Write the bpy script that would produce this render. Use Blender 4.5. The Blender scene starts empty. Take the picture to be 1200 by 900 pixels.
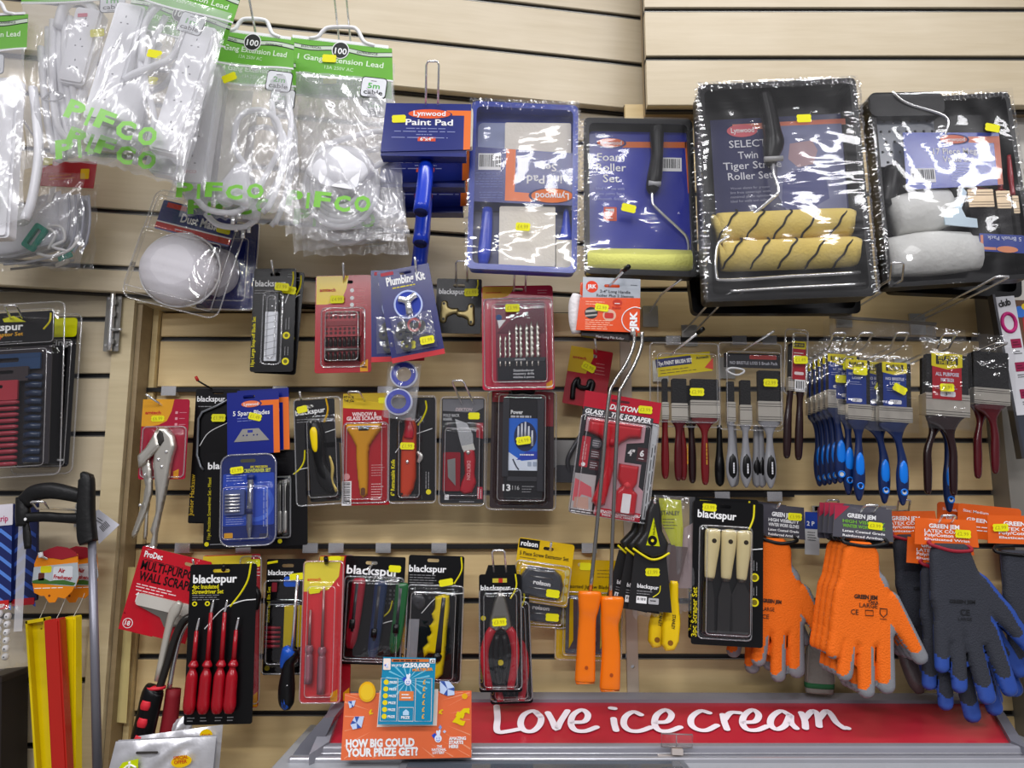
import bpy, math, random
import numpy as np
from mathutils import Vector, Matrix
random.seed(7)
SC = bpy.context.scene
COL = SC.collection
# ------------------------------------------------------------------ camera
CAMY, CAMZ, PITCH, F = -1.48, 1.40, math.radians(8.75), 900.0
cam = bpy.data.objects.new('camera', bpy.data.cameras.new('camera'))
COL.objects.link(cam)
cam.location = (0, CAMY, CAMZ)
cam.rotation_euler = (math.pi/2 + PITCH, 0, 0)
cam.data.sensor_width = 36
cam.data.lens = 36*F/1200
cam.data.clip_start = 0.02
SC.camera = cam
# ------------------------------------------------------------------ world, lights, exposure
SC.view_settings.view_transform = 'Standard'
SC.view_settings.look = 'None'
SC.view_settings.gamma = 1
SC.view_settings.use_curve_mapping = False
SC.view_settings.exposure = 0.0
world = bpy.data.worlds.new('shop_air'); SC.world = world
world.use_nodes = True
world.node_tree.nodes['Background'].inputs[0].default_value = (0.95, 0.93, 1.0, 1)
world.node_tree.nodes['Background'].inputs[1].default_value = 0.22
def tube_light(name, loc, sx, sy, power, color=(0.985, 0.975, 1.0), rx=0.0):
    l = bpy.data.lights.new(name, 'AREA'); l.shape = 'RECTANGLE'
    l.size, l.size_y, l.energy, l.color = sx, sy, power, color
    o = bpy.data.objects.new(name, l); COL.objects.link(o)
    o.location = loc; o.rotation_euler = (rx, 0, 0)
    return o
tube_light('ceiling_panel', (1.75, -1.90, 2.78), 1.15, 0.55, 36, rx=math.radians(-8))
tube_light('ceiling_panel', (0.16, -1.90, 2.78), 0.42, 0.55, 13, rx=math.radians(-8))
tube_light('ceiling_tube', (-1.3, -1.85, 2.78), 1.5, 0.26, 34, rx=math.radians(-8))
tube_light('ceiling_tube', (0.3, -0.62, 2.85), 1.9, 0.14, 16, rx=math.radians(0))
tube_light('ceiling_tube', (-0.6, -3.4, 2.80), 2.4, 0.2, 72, rx=math.radians(0))
# ------------------------------------------------------------------ projection helpers
CP, SP = math.cos(PITCH), math.sin(PITCH)
def W(px, py, Y):
    """world point seen at photo pixel (px,py) on the vertical plane y=Y"""
    x = (px-600)/F; y = (450-py)/F
    d = Vector((x, CP - y*SP, SP + y*CP))
    t = (Y-CAMY)/d.y
    return Vector((d.x*t, Y, CAMZ + d.z*t))
# ------------------------------------------------------------------ materials
MATS = {}
def lin(h):
    h = h.lstrip('#'); r = []
    for i in (0, 2, 4):
        c = int(h[i:i+2], 16)/255
        r.append(c/12.92 if c <= .04045 else ((c+.055)/1.055)**2.4)
    return (*r, 1)
def M(h, rough=.5, metal=0.0, bump=0.0, bscale=60, coat=0.0, var=.06, trans=0.0, spec=.35):
    if .34 < rough < .41 and not bump and metal < .3: rough -= .13
    key = (h, rough, metal, bump, bscale, coat, var, trans, spec)
    if key in MATS: return MATS[key]
    m = bpy.data.materials.new('paint_'+h.lstrip('#')); m.use_nodes = True
    nt = m.node_tree; b = nt.nodes['Principled BSDF']
    tc = nt.nodes.new('ShaderNodeTexCoord')
    n = nt.nodes.new('ShaderNodeTexNoise'); n.inputs['Scale'].default_value = 25; n.inputs['Detail'].default_value = 3
    nt.links.new(tc.outputs['Object'], n.inputs['Vector'])
    mr = nt.nodes.new('ShaderNodeMapRange'); mr.inputs['To Min'].default_value = 1-var; mr.inputs['To Max'].default_value = 1+var
    nt.links.new(n.outputs['Fac'], mr.inputs['Value'])
    mx = nt.nodes.new('ShaderNodeVectorMath'); mx.operation = 'SCALE'
    c = lin(h)[:3]; lu = sum(c)/3
    mx.inputs[0].default_value = tuple(max(.002, (lu+(v-lu)*1.04)*(.92 if lu < .6 else 1)) for v in c)
    nt.links.new(mr.outputs['Result'], mx.inputs['Scale'])
    nt.links.new(mx.outputs['Vector'], b.inputs['Base Color'])
    b.inputs['Roughness'].default_value = rough; b.inputs['Metallic'].default_value = metal
    b.inputs['Coat Weight'].default_value = coat; b.inputs['Specular IOR Level'].default_value = spec
    b.inputs['Coat Roughness'].default_value = .15
    if trans: b.inputs['Transmission Weight'].default_value = trans
    if bump:
        n2 = nt.nodes.new('ShaderNodeTexNoise'); n2.inputs['Scale'].default_value = bscale; n2.inputs['Detail'].default_value = 4
        nt.links.new(tc.outputs['Object'], n2.inputs['Vector'])
        bp = nt.nodes.new('ShaderNodeBump'); bp.inputs['Strength'].default_value = bump; bp.inputs['Distance'].default_value = .002
        nt.links.new(n2.outputs['Fac'], bp.inputs['Height']); nt.links.new(bp.outputs['Normal'], b.inputs['Normal'])
    MATS[key] = m
    return m
def film(name='clear', tint='FFFFFF', milky=.0, gloss=.10, bump=.3, bscale=18, rough=.08, stretch=(1, 1, 1), tr=.97, haze=0):
    key = ('film', name)
    if key in MATS: return MATS[key]
    m = bpy.data.materials.new('film_'+name); m.use_nodes = True; nt = m.node_tree
    nt.nodes.remove(nt.nodes['Principled BSDF']); out = nt.nodes['Material Output']
    t = nt.nodes.new('ShaderNodeBsdfTransparent'); c = lin(tint); t.inputs[0].default_value = (c[0]*tr, c[1]*tr, c[2]*tr, 1)
    g = nt.nodes.new('ShaderNodeBsdfGlossy'); g.inputs['Roughness'].default_value = rough
    g.inputs['Color'].default_value = (1, 1, 1, 1)
    d = nt.nodes.new('ShaderNodeBsdfDiffuse'); d.inputs[0].default_value = (.85, .85, .88, 1)
    tc = nt.nodes.new('ShaderNodeTexCoord'); mp = nt.nodes.new('ShaderNodeMapping'); mp.inputs['Scale'].default_value = stretch
    n = nt.nodes.new('ShaderNodeTexNoise'); n.inputs['Scale'].default_value = bscale; n.inputs['Detail'].default_value = 3; n.inputs['Distortion'].default_value = .6
    nt.links.new(tc.outputs['Object'], mp.inputs[0]); nt.links.new(mp.outputs[0], n.inputs['Vector'])
    bp = nt.nodes.new('ShaderNodeBump'); bp.inputs['Strength'].default_value = bump; bp.inputs['Distance'].default_value = .012
    nt.links.new(n.outputs['Fac'], bp.inputs['Height'])
    nt.links.new(bp.outputs['Normal'], g.inputs['Normal'])
    lw = nt.nodes.new('ShaderNodeLayerWeight'); lw.inputs['Blend'].default_value = .25
    nt.links.new(bp.outputs['Normal'], lw.inputs['Normal'])
    ma = nt.nodes.new('ShaderNodeMath'); ma.operation = 'MULTIPLY_ADD'; ma.inputs[1].default_value = .5; ma.inputs[2].default_value = gloss; ma.use_clamp = True
    nt.links.new(lw.outputs['Fresnel'], ma.inputs[0])
    mx0 = nt.nodes.new('ShaderNodeMixShader'); mx0.inputs[0].default_value = milky
    nt.links.new(t.outputs[0], mx0.inputs[1]); nt.links.new(d.outputs[0], mx0.inputs[2])
    mx = nt.nodes.new('ShaderNodeMixShader'); nt.links.new(ma.outputs[0], mx.inputs[0])
    gl = g
    if haze:
        g2 = nt.nodes.new('ShaderNodeBsdfGlossy'); g2.inputs['Roughness'].default_value = .34; g2.inputs['Color'].default_value = (1, 1, 1, 1)
        nt.links.new(bp.outputs['Normal'], g2.inputs['Normal'])
        gl = nt.nodes.new('ShaderNodeMixShader'); gl.inputs[0].default_value = haze; nt.links.new(g.outputs[0], gl.inputs[1]); nt.links.new(g2.outputs[0], gl.inputs[2])
    nt.links.new(mx0.outputs[0], mx.inputs[1]); nt.links.new(gl.outputs[0], mx.inputs[2])
    nt.links.new(mx.outputs[0], out.inputs[0])
    MATS[key] = m
    return m
def wood(name, c1, c2, scale=1.0):
    key = ('wood', name)
    if key in MATS: return MATS[key]
    m = bpy.data.materials.new('wood_'+name); m.use_nodes = True; nt = m.node_tree; b = nt.nodes['Principled BSDF']
    tc = nt.nodes.new('ShaderNodeTexCoord'); gi = nt.nodes.new('ShaderNodeObjectInfo')
    ad = nt.nodes.new('ShaderNodeVectorMath'); ad.operation = 'ADD'
    cb = nt.nodes.new('ShaderNodeCombineXYZ'); ml = nt.nodes.new('ShaderNodeMath'); ml.operation = 'MULTIPLY'; ml.inputs[1].default_value = 9
    nt.links.new(gi.outputs['Random'], ml.inputs[0]); nt.links.new(ml.outputs[0], cb.inputs[0]); nt.links.new(ml.outputs[0], cb.inputs[2])
    nt.links.new(tc.outputs['Object'], ad.inputs[0]); nt.links.new(cb.outputs[0], ad.inputs[1])
    mp = nt.nodes.new('ShaderNodeMapping'); mp.inputs['Scale'].default_value = (1.6*scale, 12, 22*scale)
    nt.links.new(ad.outputs[0], mp.inputs[0])
    n = nt.nodes.new('ShaderNodeTexNoise'); n.inputs['Scale'].default_value = 3; n.inputs['Detail'].default_value = 8; n.inputs['Roughness'].default_value = .62
    nt.links.new(mp.outputs[0], n.inputs['Vector'])
    n2 = nt.nodes.new('ShaderNodeTexNoise'); n2.inputs['Scale'].default_value = 5; n2.inputs['Detail'].default_value = 2
    nt.links.new(ad.outputs[0], n2.inputs['Vector'])
    mm = nt.nodes.new('ShaderNodeMix'); mm.inputs[0].default_value = .45
    nt.links.new(n.outputs['Fac'], mm.inputs[2]); nt.links.new(n2.outputs['Fac'], mm.inputs[3])
    cr = nt.nodes.new('ShaderNodeValToRGB'); cr.color_ramp.elements[0].position = .36; cr.color_ramp.elements[1].position = .64
    cr.color_ramp.elements[0].color = lin(c1); cr.color_ramp.elements[1].color = lin(c2)
    nt.links.new(mm.outputs[0], cr.inputs[0]); nt.links.new(cr.outputs[0], b.inputs['Base Color'])
    b.inputs['Roughness'].default_value = .42
    MATS[key] = m
    return m
CHROME = M('EDEDED', .2, .85, var=.1)
STEEL = M('CFCEC8', .32, .8, bump=.1)
BLK = M('0B0B0D', .32, var=.15, spec=.3)
BLKM = M('0F0E10', .4, var=.15, spec=.3)
WHT = M('EDEDEE', .45)
WTXT = M('F2F2F2', .5)
GTXT = M('9A9A9C', .5)
YTXT = M('E9DC1E', .5)
STK = M('F1EC12', .5)
NAVY = M('14207A', .4, coat=.3)
ORG = M('F07A36', .4)
RED = M('B3202C', .4, coat=.3)
YEL = M('F0D21A', .4)
RIMF = film('rim', gloss=.12, milky=.15, bump=.1, rough=.12)
CLEAR = film('clear', gloss=.045, bump=.25, bscale=30)
RIGID = film('rigid', gloss=.055, bump=.12, bscale=22, rough=.05)
LBAG = film('lead_bag', gloss=.07, bump=.9, bscale=14, rough=.14, milky=.27, stretch=(1.8, 1, .6))
WRAP = film('wrap', gloss=.05, bump=.75, bscale=9, rough=.06, stretch=(1, 1, 2.2))
BAG = film('bag', gloss=.07, bump=.9, bscale=16, rough=.12, milky=.05, stretch=(1.6, 1, .7))
# ------------------------------------------------------------------ object helpers
def link(name, verts, faces, mats, parent=None, smooth=False, fmat=None, loc=None):
    me = bpy.data.meshes.new(name); me.from_pydata([tuple(v) for v in verts], [], [tuple(f) for f in faces])
    if not isinstance(mats, (list, tuple)): mats = [mats]
    for m in mats: me.materials.append(m)
    if fmat is not None: me.polygons.foreach_set('material_index', fmat)
    if smooth: me.polygons.foreach_set('use_smooth', [True]*len(me.polygons))
    me.update()
    o = bpy.data.objects.new(name, me); COL.objects.link(o)
    if parent is not None: o.parent = parent
    if loc is not None: o.location = loc
    return o
def tag(o, label=None, cat=None, group=None, kind=None):
    if label: o['label'] = label
    if cat: o['category'] = cat
    if group: o['group'] = group
    if kind: o['kind'] = kind
    return o
def box_vf(x0, x1, y0, y1, z0, z1):
    v = [(x0, y0, z0), (x1, y0, z0), (x1, y1, z0), (x0, y1, z0), (x0, y0, z1), (x1, y0, z1), (x1, y1, z1), (x0, y1, z1)]
    f = [(0, 3, 2, 1), (4, 5, 6, 7), (0, 1, 5, 4), (1, 2, 6, 5), (2, 3, 7, 6), (3, 0, 4, 7)]
    return v, f
def catmull(pts, n=5):
    pts = [Vector(p) for p in pts]
    if len(pts) < 3: return pts
    out = []
    for i in range(len(pts)-1):
        p0 = pts[i-1] if i else pts[0]*2-pts[1]
        p1, p2 = pts[i], pts[i+1]
        p3 = pts[i+2] if i+2 < len(pts) else pts[-1]*2-pts[-2]
        for k in range(n):
            t = k/n
            out.append(.5*((2*p1)+(p2-p0)*t+(2*p0-5*p1+4*p2-p3)*t*t+(3*p1-p0-3*p2+p3)*t**3))
    out.append(pts[-1])
    return out
def tube_vf(pts, r, n=8, smooth=True, closed=False, seg=5):
    pts = catmull(pts, seg) if smooth else [Vector(p) for p in pts]
    if closed: pts = pts[:-1] if (pts[0]-pts[-1]).length < 1e-6 else pts
    m = len(pts); vs = []; fs = []
    up = Vector((0, 1, 0)); nrm = None
    for i, p in enumerate(pts):
        if closed: t = pts[(i+1) % m]-pts[i-1]
        else: t = pts[min(i+1, m-1)]-pts[max(i-1, 0)]
        t.normalize()
        if nrm is None:
            nrm = t.cross(up)
            if nrm.length < .1: nrm = t.cross(Vector((1, 0, 0)))
        nrm = (nrm - t*nrm.dot(t)).normalized(); bn = t.cross(nrm)
        rr = r[min(i, len(r)-1)] if isinstance(r, (list, tuple)) else r
        for k in range(n):
            a = 2*math.pi*k/n
            vs.append(p+nrm*math.cos(a)*rr+bn*math.sin(a)*rr)
    for i in range(m if closed else m-1):
        j = (i+1) % m
        for k in range(n):
            k2 = (k+1) % n
            fs.append((i*n+k, i*n+k2, j*n+k2, j*n+k))
    if not closed:
        fs.append(tuple(range(n))[::-1]); fs.append(tuple(range((m-1)*n, m*n)))
    return vs, fs
from mathutils.geometry import tessellate_polygon
def prism_vf(outer, holes, y0, y1):
    """outer/holes: lists of (X,Z); front face at y0 (nearer the viewer, smaller Y), back at y1"""
    loops = [outer]+list(holes or [])
    flat = [p for l in loops for p in l]; n = len(flat)
    tris = tessellate_polygon([[Vector((p[0], p[1], 0)) for p in l] for l in loops])
    vs = [(p[0], y0, p[1]) for p in flat]+[(p[0], y1, p[1]) for p in flat]
    fs = []
    for t in tris:
        a, b, c = t
        cr = (flat[b][0]-flat[a][0])*(flat[c][1]-flat[a][1])-(flat[b][1]-flat[a][1])*(flat[c][0]-flat[a][0])
        if cr < 0: b, c = c, b
        fs.append((a, b, c)); fs.append((a+n, c+n, b+n))
    k = 0
    for li, l in enumerate(loops):
        ar = sum(l[i][0]*l[(i+1) % len(l)][1]-l[(i+1) % len(l)][0]*l[i][1] for i in range(len(l)))
        for i in range(len(l)):
            i0, i1 = k+i, k+(i+1) % len(l)
            f = (i0, i0+n, i1+n, i1)
            if (ar > 0) != (li == 0): f = f[::-1]
            fs.append(f)
        k += len(l)
    return vs, fs
def rr(x0, y0, x1, y1, r=3, n=4):
    if x1 < x0: x0, x1 = x1, x0
    if y1 < y0: y0, y1 = y1, y0
    r = min(r, (x1-x0)/2-.01, (y1-y0)/2-.01)
    if r <= .05: return [(x0, y0), (x1, y0), (x1, y1), (x0, y1)]
    out = []
    for cx, cy, a0 in ((x1-r, y0+r, -90), (x1-r, y1-r, 0), (x0+r, y1-r, 90), (x0+r, y0+r, 180)):
        for k in range(n+1):
            a = math.radians(a0+90*k/n); out.append((cx+r*math.cos(a), cy+r*math.sin(a)))
    return out
def ell(cx, cy, rx, ry=None, n=20, rot=0):
    ry = rx if ry is None else ry; c, s = math.cos(math.radians(rot)), math.sin(math.radians(rot)); o = []
    for k in range(n):
        a = 2*math.pi*k/n; x, y = rx*math.cos(a), ry*math.sin(a)
        o.append((cx+x*c-y*s, cy+x*s+y*c))
    return o
def rot2(pts, cx, cy, deg):
    c, s = math.cos(math.radians(deg)), math.sin(math.radians(deg))
    return [(cx+(x-cx)*c-(y-cy)*s, cy+(x-cx)*s+(y-cy)*c) for x, y in pts]
_tc = {}
def text_mesh(s, bold, shear):
    k = (s, bold, shear)
    if k in _tc: return _tc[k]
    cu = bpy.data.curves.new('t', 'FONT'); cu.body = s; cu.size = 1; cu.resolution_u = 2; cu.offset = bold; cu.shear = shear
    o = bpy.data.objects.new('t', cu)
    me = o.to_mesh()
    vs = [tuple(v.co) for v in me.vertices]; fs = [tuple(p.vertices) for p in me.polygons]
    o.to_mesh_clear(); bpy.data.objects.remove(o); bpy.data.curves.remove(cu)
    _tc[k] = (vs, fs)
    return _tc[k]
SMALL = {'fine_print', 'barcode_bars', 'crimped_edge', 'texture_stud', 'ferrule_groove', 'lettering', 'bag_lettering', 'snap_line', 'rack_hole', 'dot_pattern', 'zigzag_print', 'light_ray', 'burst', 'print_dot', 'black_stripe', 'facet', 'printed_mark', 'printed_panel'}
class P:
    """a thing on the wall.  Coordinates are photo pixels at its hanging depth, un-tilted about its top point; depth d in mm towards the viewer"""
    def __init__(s, name, label, cat, top, bot, Y, group=None, tilt=None):
        a, b = W(*top, Y), W(*bot, Y)
        s.fx, s.fy = top; L = math.hypot(bot[0]-top[0], bot[1]-top[1])
        s.sz = (a-b).length/L
        mx, my = (top[0]+bot[0])/2, (top[1]+bot[1])/2
        s.sx = (W(mx+20, my, Y)-W(mx-20, my, Y)).length/40
        s.s = (s.sx+s.sz)/2
        s.root = bpy.data.objects.new(name, None); COL.objects.link(s.root)
        s.root.empty_display_size = .02
        s.root.location = a
        d = b-a; ang = math.atan2(d.x, -d.z)          # bottom to the right = positive
        s.root.rotation_euler = (0, -ang, 0)
        s.Y = Y
        tag(s.root, label, cat, group); s.acc = {}
    def L(s, x, y, d=0):
        return Vector(((x-s.fx)*s.sx, -d/1000, -(y-s.fy)*s.sz))
    def put(s, name, m, v, f):
        V, Fc = s.acc.setdefault((name, m), ([], [])); k = len(V)
        V.extend(v); Fc.extend([tuple(i+k for i in q) for q in f])
    def obj(s, name, v, f, m, smooth=False, fmat=None, parent=None):
        return link(name, v, f, m, parent or s.root, smooth, fmat)
    def prism(s, name, pts, d0, d1, m, holes=None, acc=False, parent=None, label=None):
        q = lambda l: [(p.x, p.z) for p in (s.L(a, b) for a, b in l)]
        v, f = prism_vf(q(pts), [q(h) for h in holes] if holes else None, -d1/1000, -d0/1000)
        if acc: s.put(name, m, v, f); return
        o = s.obj(name, v, f, m, parent=parent)
        if label: o['label'] = label
        return o
    def g(s, pts, m, d, name='printed_panel', th=.15):      # flat print
        s.prism(name, pts, d, d+th, m, acc=True)
    def card(s, x0, y0, x1, y1, m, r=3, th=1.2, d=0, hole=True, hx=None, hy=None, hw=7, name='card'):
        hx = (x0+x1)/2 if hx is None else hx; hy = y0+8 if hy is None else hy
        return s.prism(name, rr(x0, y0, x1, y1, r), d, d+th, m, holes=[rr(hx-hw, hy-2, hx+hw, hy+2, 1.9)] if hole else None)
    def text(s, t, x, y, Lp, h, m, d, ang=0, bold=.0, shear=0, name='lettering', flip=False):
        vs, fs = text_mesh(t, bold, shear)
        if not vs: return
        x0 = min(v[0] for v in vs); x1 = max(v[0] for v in vs)
        kx = Lp/max(x1-x0, 1e-6); ky = h/.70
        a = math.radians(ang); c, sn = math.cos(a), math.sin(a); out = []
        for v in vs:
            u, w = (v[0]-x0)*kx, v[1]*ky
            out.append(s.L(x+u*c-w*sn, y-(u*sn+w*c), d+.35))
        s.put(name, m, out, fs)
    def lines(s, x, y, w, n, dy, h, m, d, ang=0, name='fine_print'):
        rnd = random.Random(int(x*7+y*13))
        a = math.radians(ang)
        for i in range(n):
            u = 0; wl = w*(rnd.uniform(.7, 1))
            while u < wl:
                k = rnd.uniform(w*.08, w*.22)
                q = [(u, -h/2), (min(u+k, wl), -h/2), (min(u+k, wl), h/2), (u, h/2)]
                pts = [(x+a_*math.cos(a)+(b_+i*dy)*math.sin(a), y-a_*math.sin(a)+(b_+i*dy)*math.cos(a)) for a_, b_ in q]
                s.prism(name, pts, d, d+.3, m, acc=True); u += k+w*.03
    def barcode(s, x0, y0, x1, y1, d, vert=False):
        s.g([(x0, y0), (x1, y0), (x1, y1), (x0, y1)], WTXT, d, 'barcode_label')
        rnd = random.Random(int(x0)); e = 1.5
        a, b = (y0, y1) if vert else (x0, x1); u = a+e
        while u < b-e:
            k = rnd.choice((.5, .8, 1.2))
            q = [(x0+e, u), (x1-e, u), (x1-e, u+k), (x0+e, u+k)] if vert else [(u, y0+e), (u+k, y0+e), (u+k, y1-e-2), (u, y1-e-2)]
            s.g(q, M('202024'), d+.2, 'barcode_bars'); u += k+rnd.choice((.6, .9, 1.3))
    def sticker(s, x, y, d, ang=0, w=17, h=9, t=None):
        pts = [(-w/2+1.5, -h/2), (w/2-1.5, -h/2), (w/2, -h/2+2), (w/2-.7, 0), (w/2, h/2-2), (w/2-1.5, h/2), (-w/2+1.5, h/2), (-w/2, h/2-2), (-w/2+.7, 0), (-w/2, -h/2+2)]
        pts = [(x+a, y+b) for a, b in pts]
        pts = rot2(pts, x, y, -ang)
        o = s.prism('price_sticker', pts, d, d+.25, STK); o['label'] = 'small yellow price sticker'
        if t:
            s2 = s.acc; s.acc = {}
            c, sn = math.cos(math.radians(ang)), math.sin(math.radians(ang))
            bx, by = x-w*.36*c+2*sn, y+w*.36*sn+2*c
            s.text(t, bx, by, w*.7, 4.2, M('B5A820'), d+.1, ang)
            for (n_, m_), (v, f) in s.acc.items(): link('price_figures', v, f, m_, o)
            s.acc = s2
        return o
    def tube(s, name, pts, r, m, n=8, smooth=True, closed=False, parent=None, seg=5, acc=False):
        q = [s.L(*p) for p in pts]; rr_ = [x*s.s for x in r] if isinstance(r, (list, tuple)) else r*s.s
        v, f = tube_vf(q, rr_, n, smooth, closed, seg)
        if acc: s.put(name, m, v, f); return
        return s.obj(name, v, f, m, True, parent=parent)
    def limb(s, name, pts, m, n=12, d=0, sq=2.0, seg=4, parent=None, acc=False):
        """pts: (x, y, half_width px, half_depth px[, d mm]) swept with an elliptic section"""
        P_ = catmull([(p[0], p[1], (p[4] if len(p) > 4 else d)) for p in pts], seg)
        R_ = catmull([(p[2], p[3], 0) for p in pts], seg)
        vs, fs = [], []; k = len(P_)
        Q = [s.L(p.x, p.y, p.z) for p in P_]
        for i in range(k):
            t = (Q[min(i+1, k-1)]-Q[max(i-1, 0)]).normalized()
            side = Vector((t.z, 0, -t.x))
            if side.length < .1: side = Vector((1, 0, 0))
            side.normalize(); dep = t.cross(side)
            for j in range(n):
                a = 2*math.pi*j/n; c, sn = math.cos(a), math.sin(a)
                c = math.copysign(abs(c)**(2/sq), c); sn = math.copysign(abs(sn)**(2/sq), sn)
                vs.append(Q[i]+side*c*max(R_[i].x, .05)*s.s+dep*sn*max(R_[i].y, .05)*s.s)
        for i in range(k-1):
            for j in range(n):
                j2 = (j+1) % n; fs.append((i*n+j, (i+1)*n+j, (i+1)*n+j2, i*n+j2))
        fs.append(tuple(range(n))); fs.append(tuple(range((k-1)*n, k*n))[::-1])
        if acc: s.put(name, m, vs, fs); return
        return s.obj(name, vs, fs, m, True, parent=parent)
    def puff(s, name, sdf, bb, m, d=0, R=5, depth=6, step=2.0, back=.35, fmat=None, parent=None, flat=None):
        """inflated solid from a 2D signed distance function (px, negative inside)"""
        x0, y0, x1, y1 = bb; nx = int((x1-x0)/step)+1; ny = int((y1-y0)/step)+1
        X, Y = np.meshgrid(np.linspace(x0, x1, nx), np.linspace(y0, y1, ny))
        D = sdf(X, Y)
        # snap near-boundary grid points on to the outline
        e = .25; gx = (sdf(X+e, Y)-sdf(X-e, Y))/(2*e); gy = (sdf(X, Y+e)-sdf(X, Y-e))/(2*e)
        gl = np.maximum(np.hypot(gx, gy), .3)
        near = (D > -step*.35) & (D < step*.75)
        Xs = np.where(near, X-gx/gl**2*D, X); Ys = np.where(near, Y-gy/gl**2*D, Y)
        Dn = np.where(near, 0, D); ok = D < step*.75
        t = np.clip(-Dn/R, 0, 1); H = np.sqrt(1-(1-t)**2)
        idx = -np.ones((ny, nx), int); idxb = -np.ones((ny, nx), int); vs = []; fs = []; fm = []
        for j in range(ny):
            for i in range(nx):
                if ok[j, i]:
                    h = H[j, i]; idx[j, i] = len(vs); vs.append(s.L(Xs[j, i], Ys[j, i], d+depth*h))
                    if h > .01:
                        idxb[j, i] = len(vs); vs.append(s.L(Xs[j, i], Ys[j, i], d-depth*back*h))
                    else: idxb[j, i] = idx[j, i]
        for j in range(ny-1):
            for i in range(nx-1):
                q = [(j, i), (j, i+1), (j+1, i+1), (j+1, i)]
                q = [c for c in q if ok[c]]
                if len(q) < 3: continue
                if all(near[c] for c in q) and len(q) == 3 and False: continue
                cx = sum(X[c] for c in q)/len(q); cy = sum(Y[c] for c in q)/len(q)
                mi = fmat(cx, cy) if fmat else 0
                a = [idx[c] for c in q]; b = [idxb[c] for c in q]
                fs.append(tuple(a[::-1])); fm.append(mi)
                if a != b:
                    fs.append(tuple(b)); fm.append(fmat(cx, cy, True) if fmat else 0)
        return s.obj(name, vs, fs, m, True, fmat=fm, parent=parent)
    def poly_puff(s, name, pts, m, d=0, R=5, depth=6, step=2.0, back=.35, parent=None, fmat=None):
        f = poly_sdf(pts); xs = [p[0] for p in pts]; ys = [p[1] for p in pts]; e = step
        return s.puff(name, f, (min(xs)-e, min(ys)-e, max(xs)+e, max(ys)+e), m, d, R, depth, step, back, fmat, parent)
    def blister(s, x0, y0, x1, y1, d0, d1, bumps=None, m=None, r=5, name='blister', parent=None, step=3.0):
        """thermoformed clear shell: flange at d0, raised areas given as (x0,y0,x1,y1,depth)"""
        m = m or RIGID; bumps = bumps or [(x0+4, y0+4, x1-4, y1-4, d1)]
        nx = max(4, int((x1-x0)/step)); ny = max(4, int((y1-y0)/step)); vs = []; fs = []
        cx, cy = (x0+x1)/2, (y0+y1)/2
        def rd(x, y, b, k):
            qx = abs(x-(b[0]+b[2])/2)-((b[2]-b[0])/2-k); qy = abs(y-(b[1]+b[3])/2)-((b[3]-b[1])/2-k)
            return math.hypot(max(qx, 0), max(qy, 0))+min(max(qx, qy), 0)-k
        for j in range(ny+1):
            for i in range(nx+1):
                x = x0+(x1-x0)*i/nx; y = y0+(y1-y0)*j/ny
                e = rd(x, y, (x0, y0, x1, y1), r)
                if e > 0:
                    l = math.hypot(x-cx, y-cy); x -= (x-cx)/l*e; y -= (y-cy)/l*e
                h = d0
                for b in bumps:
                    t = min(max(-rd(x, y, b, 5)/3.5, 0), 1); t = t*t*(3-2*t)
                    h = max(h, d0+(b[4]-d0)*t)
                # rolled rim
                if e > -2.5: h += .8
                vs.append(s.L(x, y, h))
        for j in range(ny):
            for i in range(nx):
                a = j*(nx+1)+i; fs.append((a, a+nx+1, a+nx+2, a+1))
        o = s.obj(name, vs, fs, m, True, parent=parent)
        q = [s.L(a, b, d0+1.6) for a, b in rr(x0+.6, y0+.6, x1-.6, y1-.6, r)]
        v, f = tube_vf(q, .9*s.s, 6, False, True); link('blister_rim', v, f, RIMF, o, True)
        for b in bumps:
            if b[4]-d0 > 5:
                q = [s.L(a, c, d0+(b[4]-d0)*.93) for a, c in rr(b[0]+3, b[1]+3, b[2]-3, b[3]-3, 4)]
                v, f = tube_vf(q, .55*s.s, 5, False, True); link('blister_edge', v, f, RIMF, o, True)
        return o
    def sheet(s, name, corners, d, amp, m, nx=22, ny=30, puffd=0, seed=0, edge=0, parent=None, rag=0, drop=0):
        """loose film: quad TL,TR,BR,BL; wrinkled; puffd = bulge in mm"""
        rnd = random.Random(seed); ph = [(rnd.uniform(.5, 3.2), rnd.uniform(-2.6, 2.6), rnd.uniform(0, 6.3), rnd.uniform(.3, 1)) for _ in range(9)]
        vs, fs = [], []
        (ax, ay), (bx, by), (cx, cy), (dx, dy) = corners
        for j in range(ny+1):
            for i in range(nx+1):
                u, v = i/nx, j/ny
                x = (ax*(1-u)+bx*u)*(1-v)+(dx*(1-u)+cx*u)*v; y = (ay*(1-u)+by*u)*(1-v)+(dy*(1-u)+cy*u)*v
                w = sum(a*math.sin(2*math.pi*(f1*u+f2*v)*1.6+p) for f1, f2, p, a in ph)/3
                e = min(1, 6*min(u, 1-u, v, 1-v)+.05)
                if rag and v > .99: y += rnd.uniform(-rag, rag)
                if rag and (u < .01 or u > .99): x += math.sin(v*17+seed)*rag*.6
                h = d+puffd*(math.sin(math.pi*min(max(u, 0), 1))**.5*math.sin(math.pi*v)**.5 if 0 < u < 1 and 0 < v < 1 else 0)+amp*w*e-drop*v
                vs.append(s.L(x, y, h))
        for j in range(ny):
            for i in range(nx):
                a = j*(nx+1)+i; fs.append((a, a+nx+1, a+nx+2, a+1))
        return s.obj(name, vs, fs, m, True, parent=parent)
    def done(s):
        for (n_, m_), (v, f) in s.acc.items():
            o = link(n_, v, f, m_, s.root)
            if n_ in SMALL: o['kind'] = 'stuff'
        s.acc = {}
        return s
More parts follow.
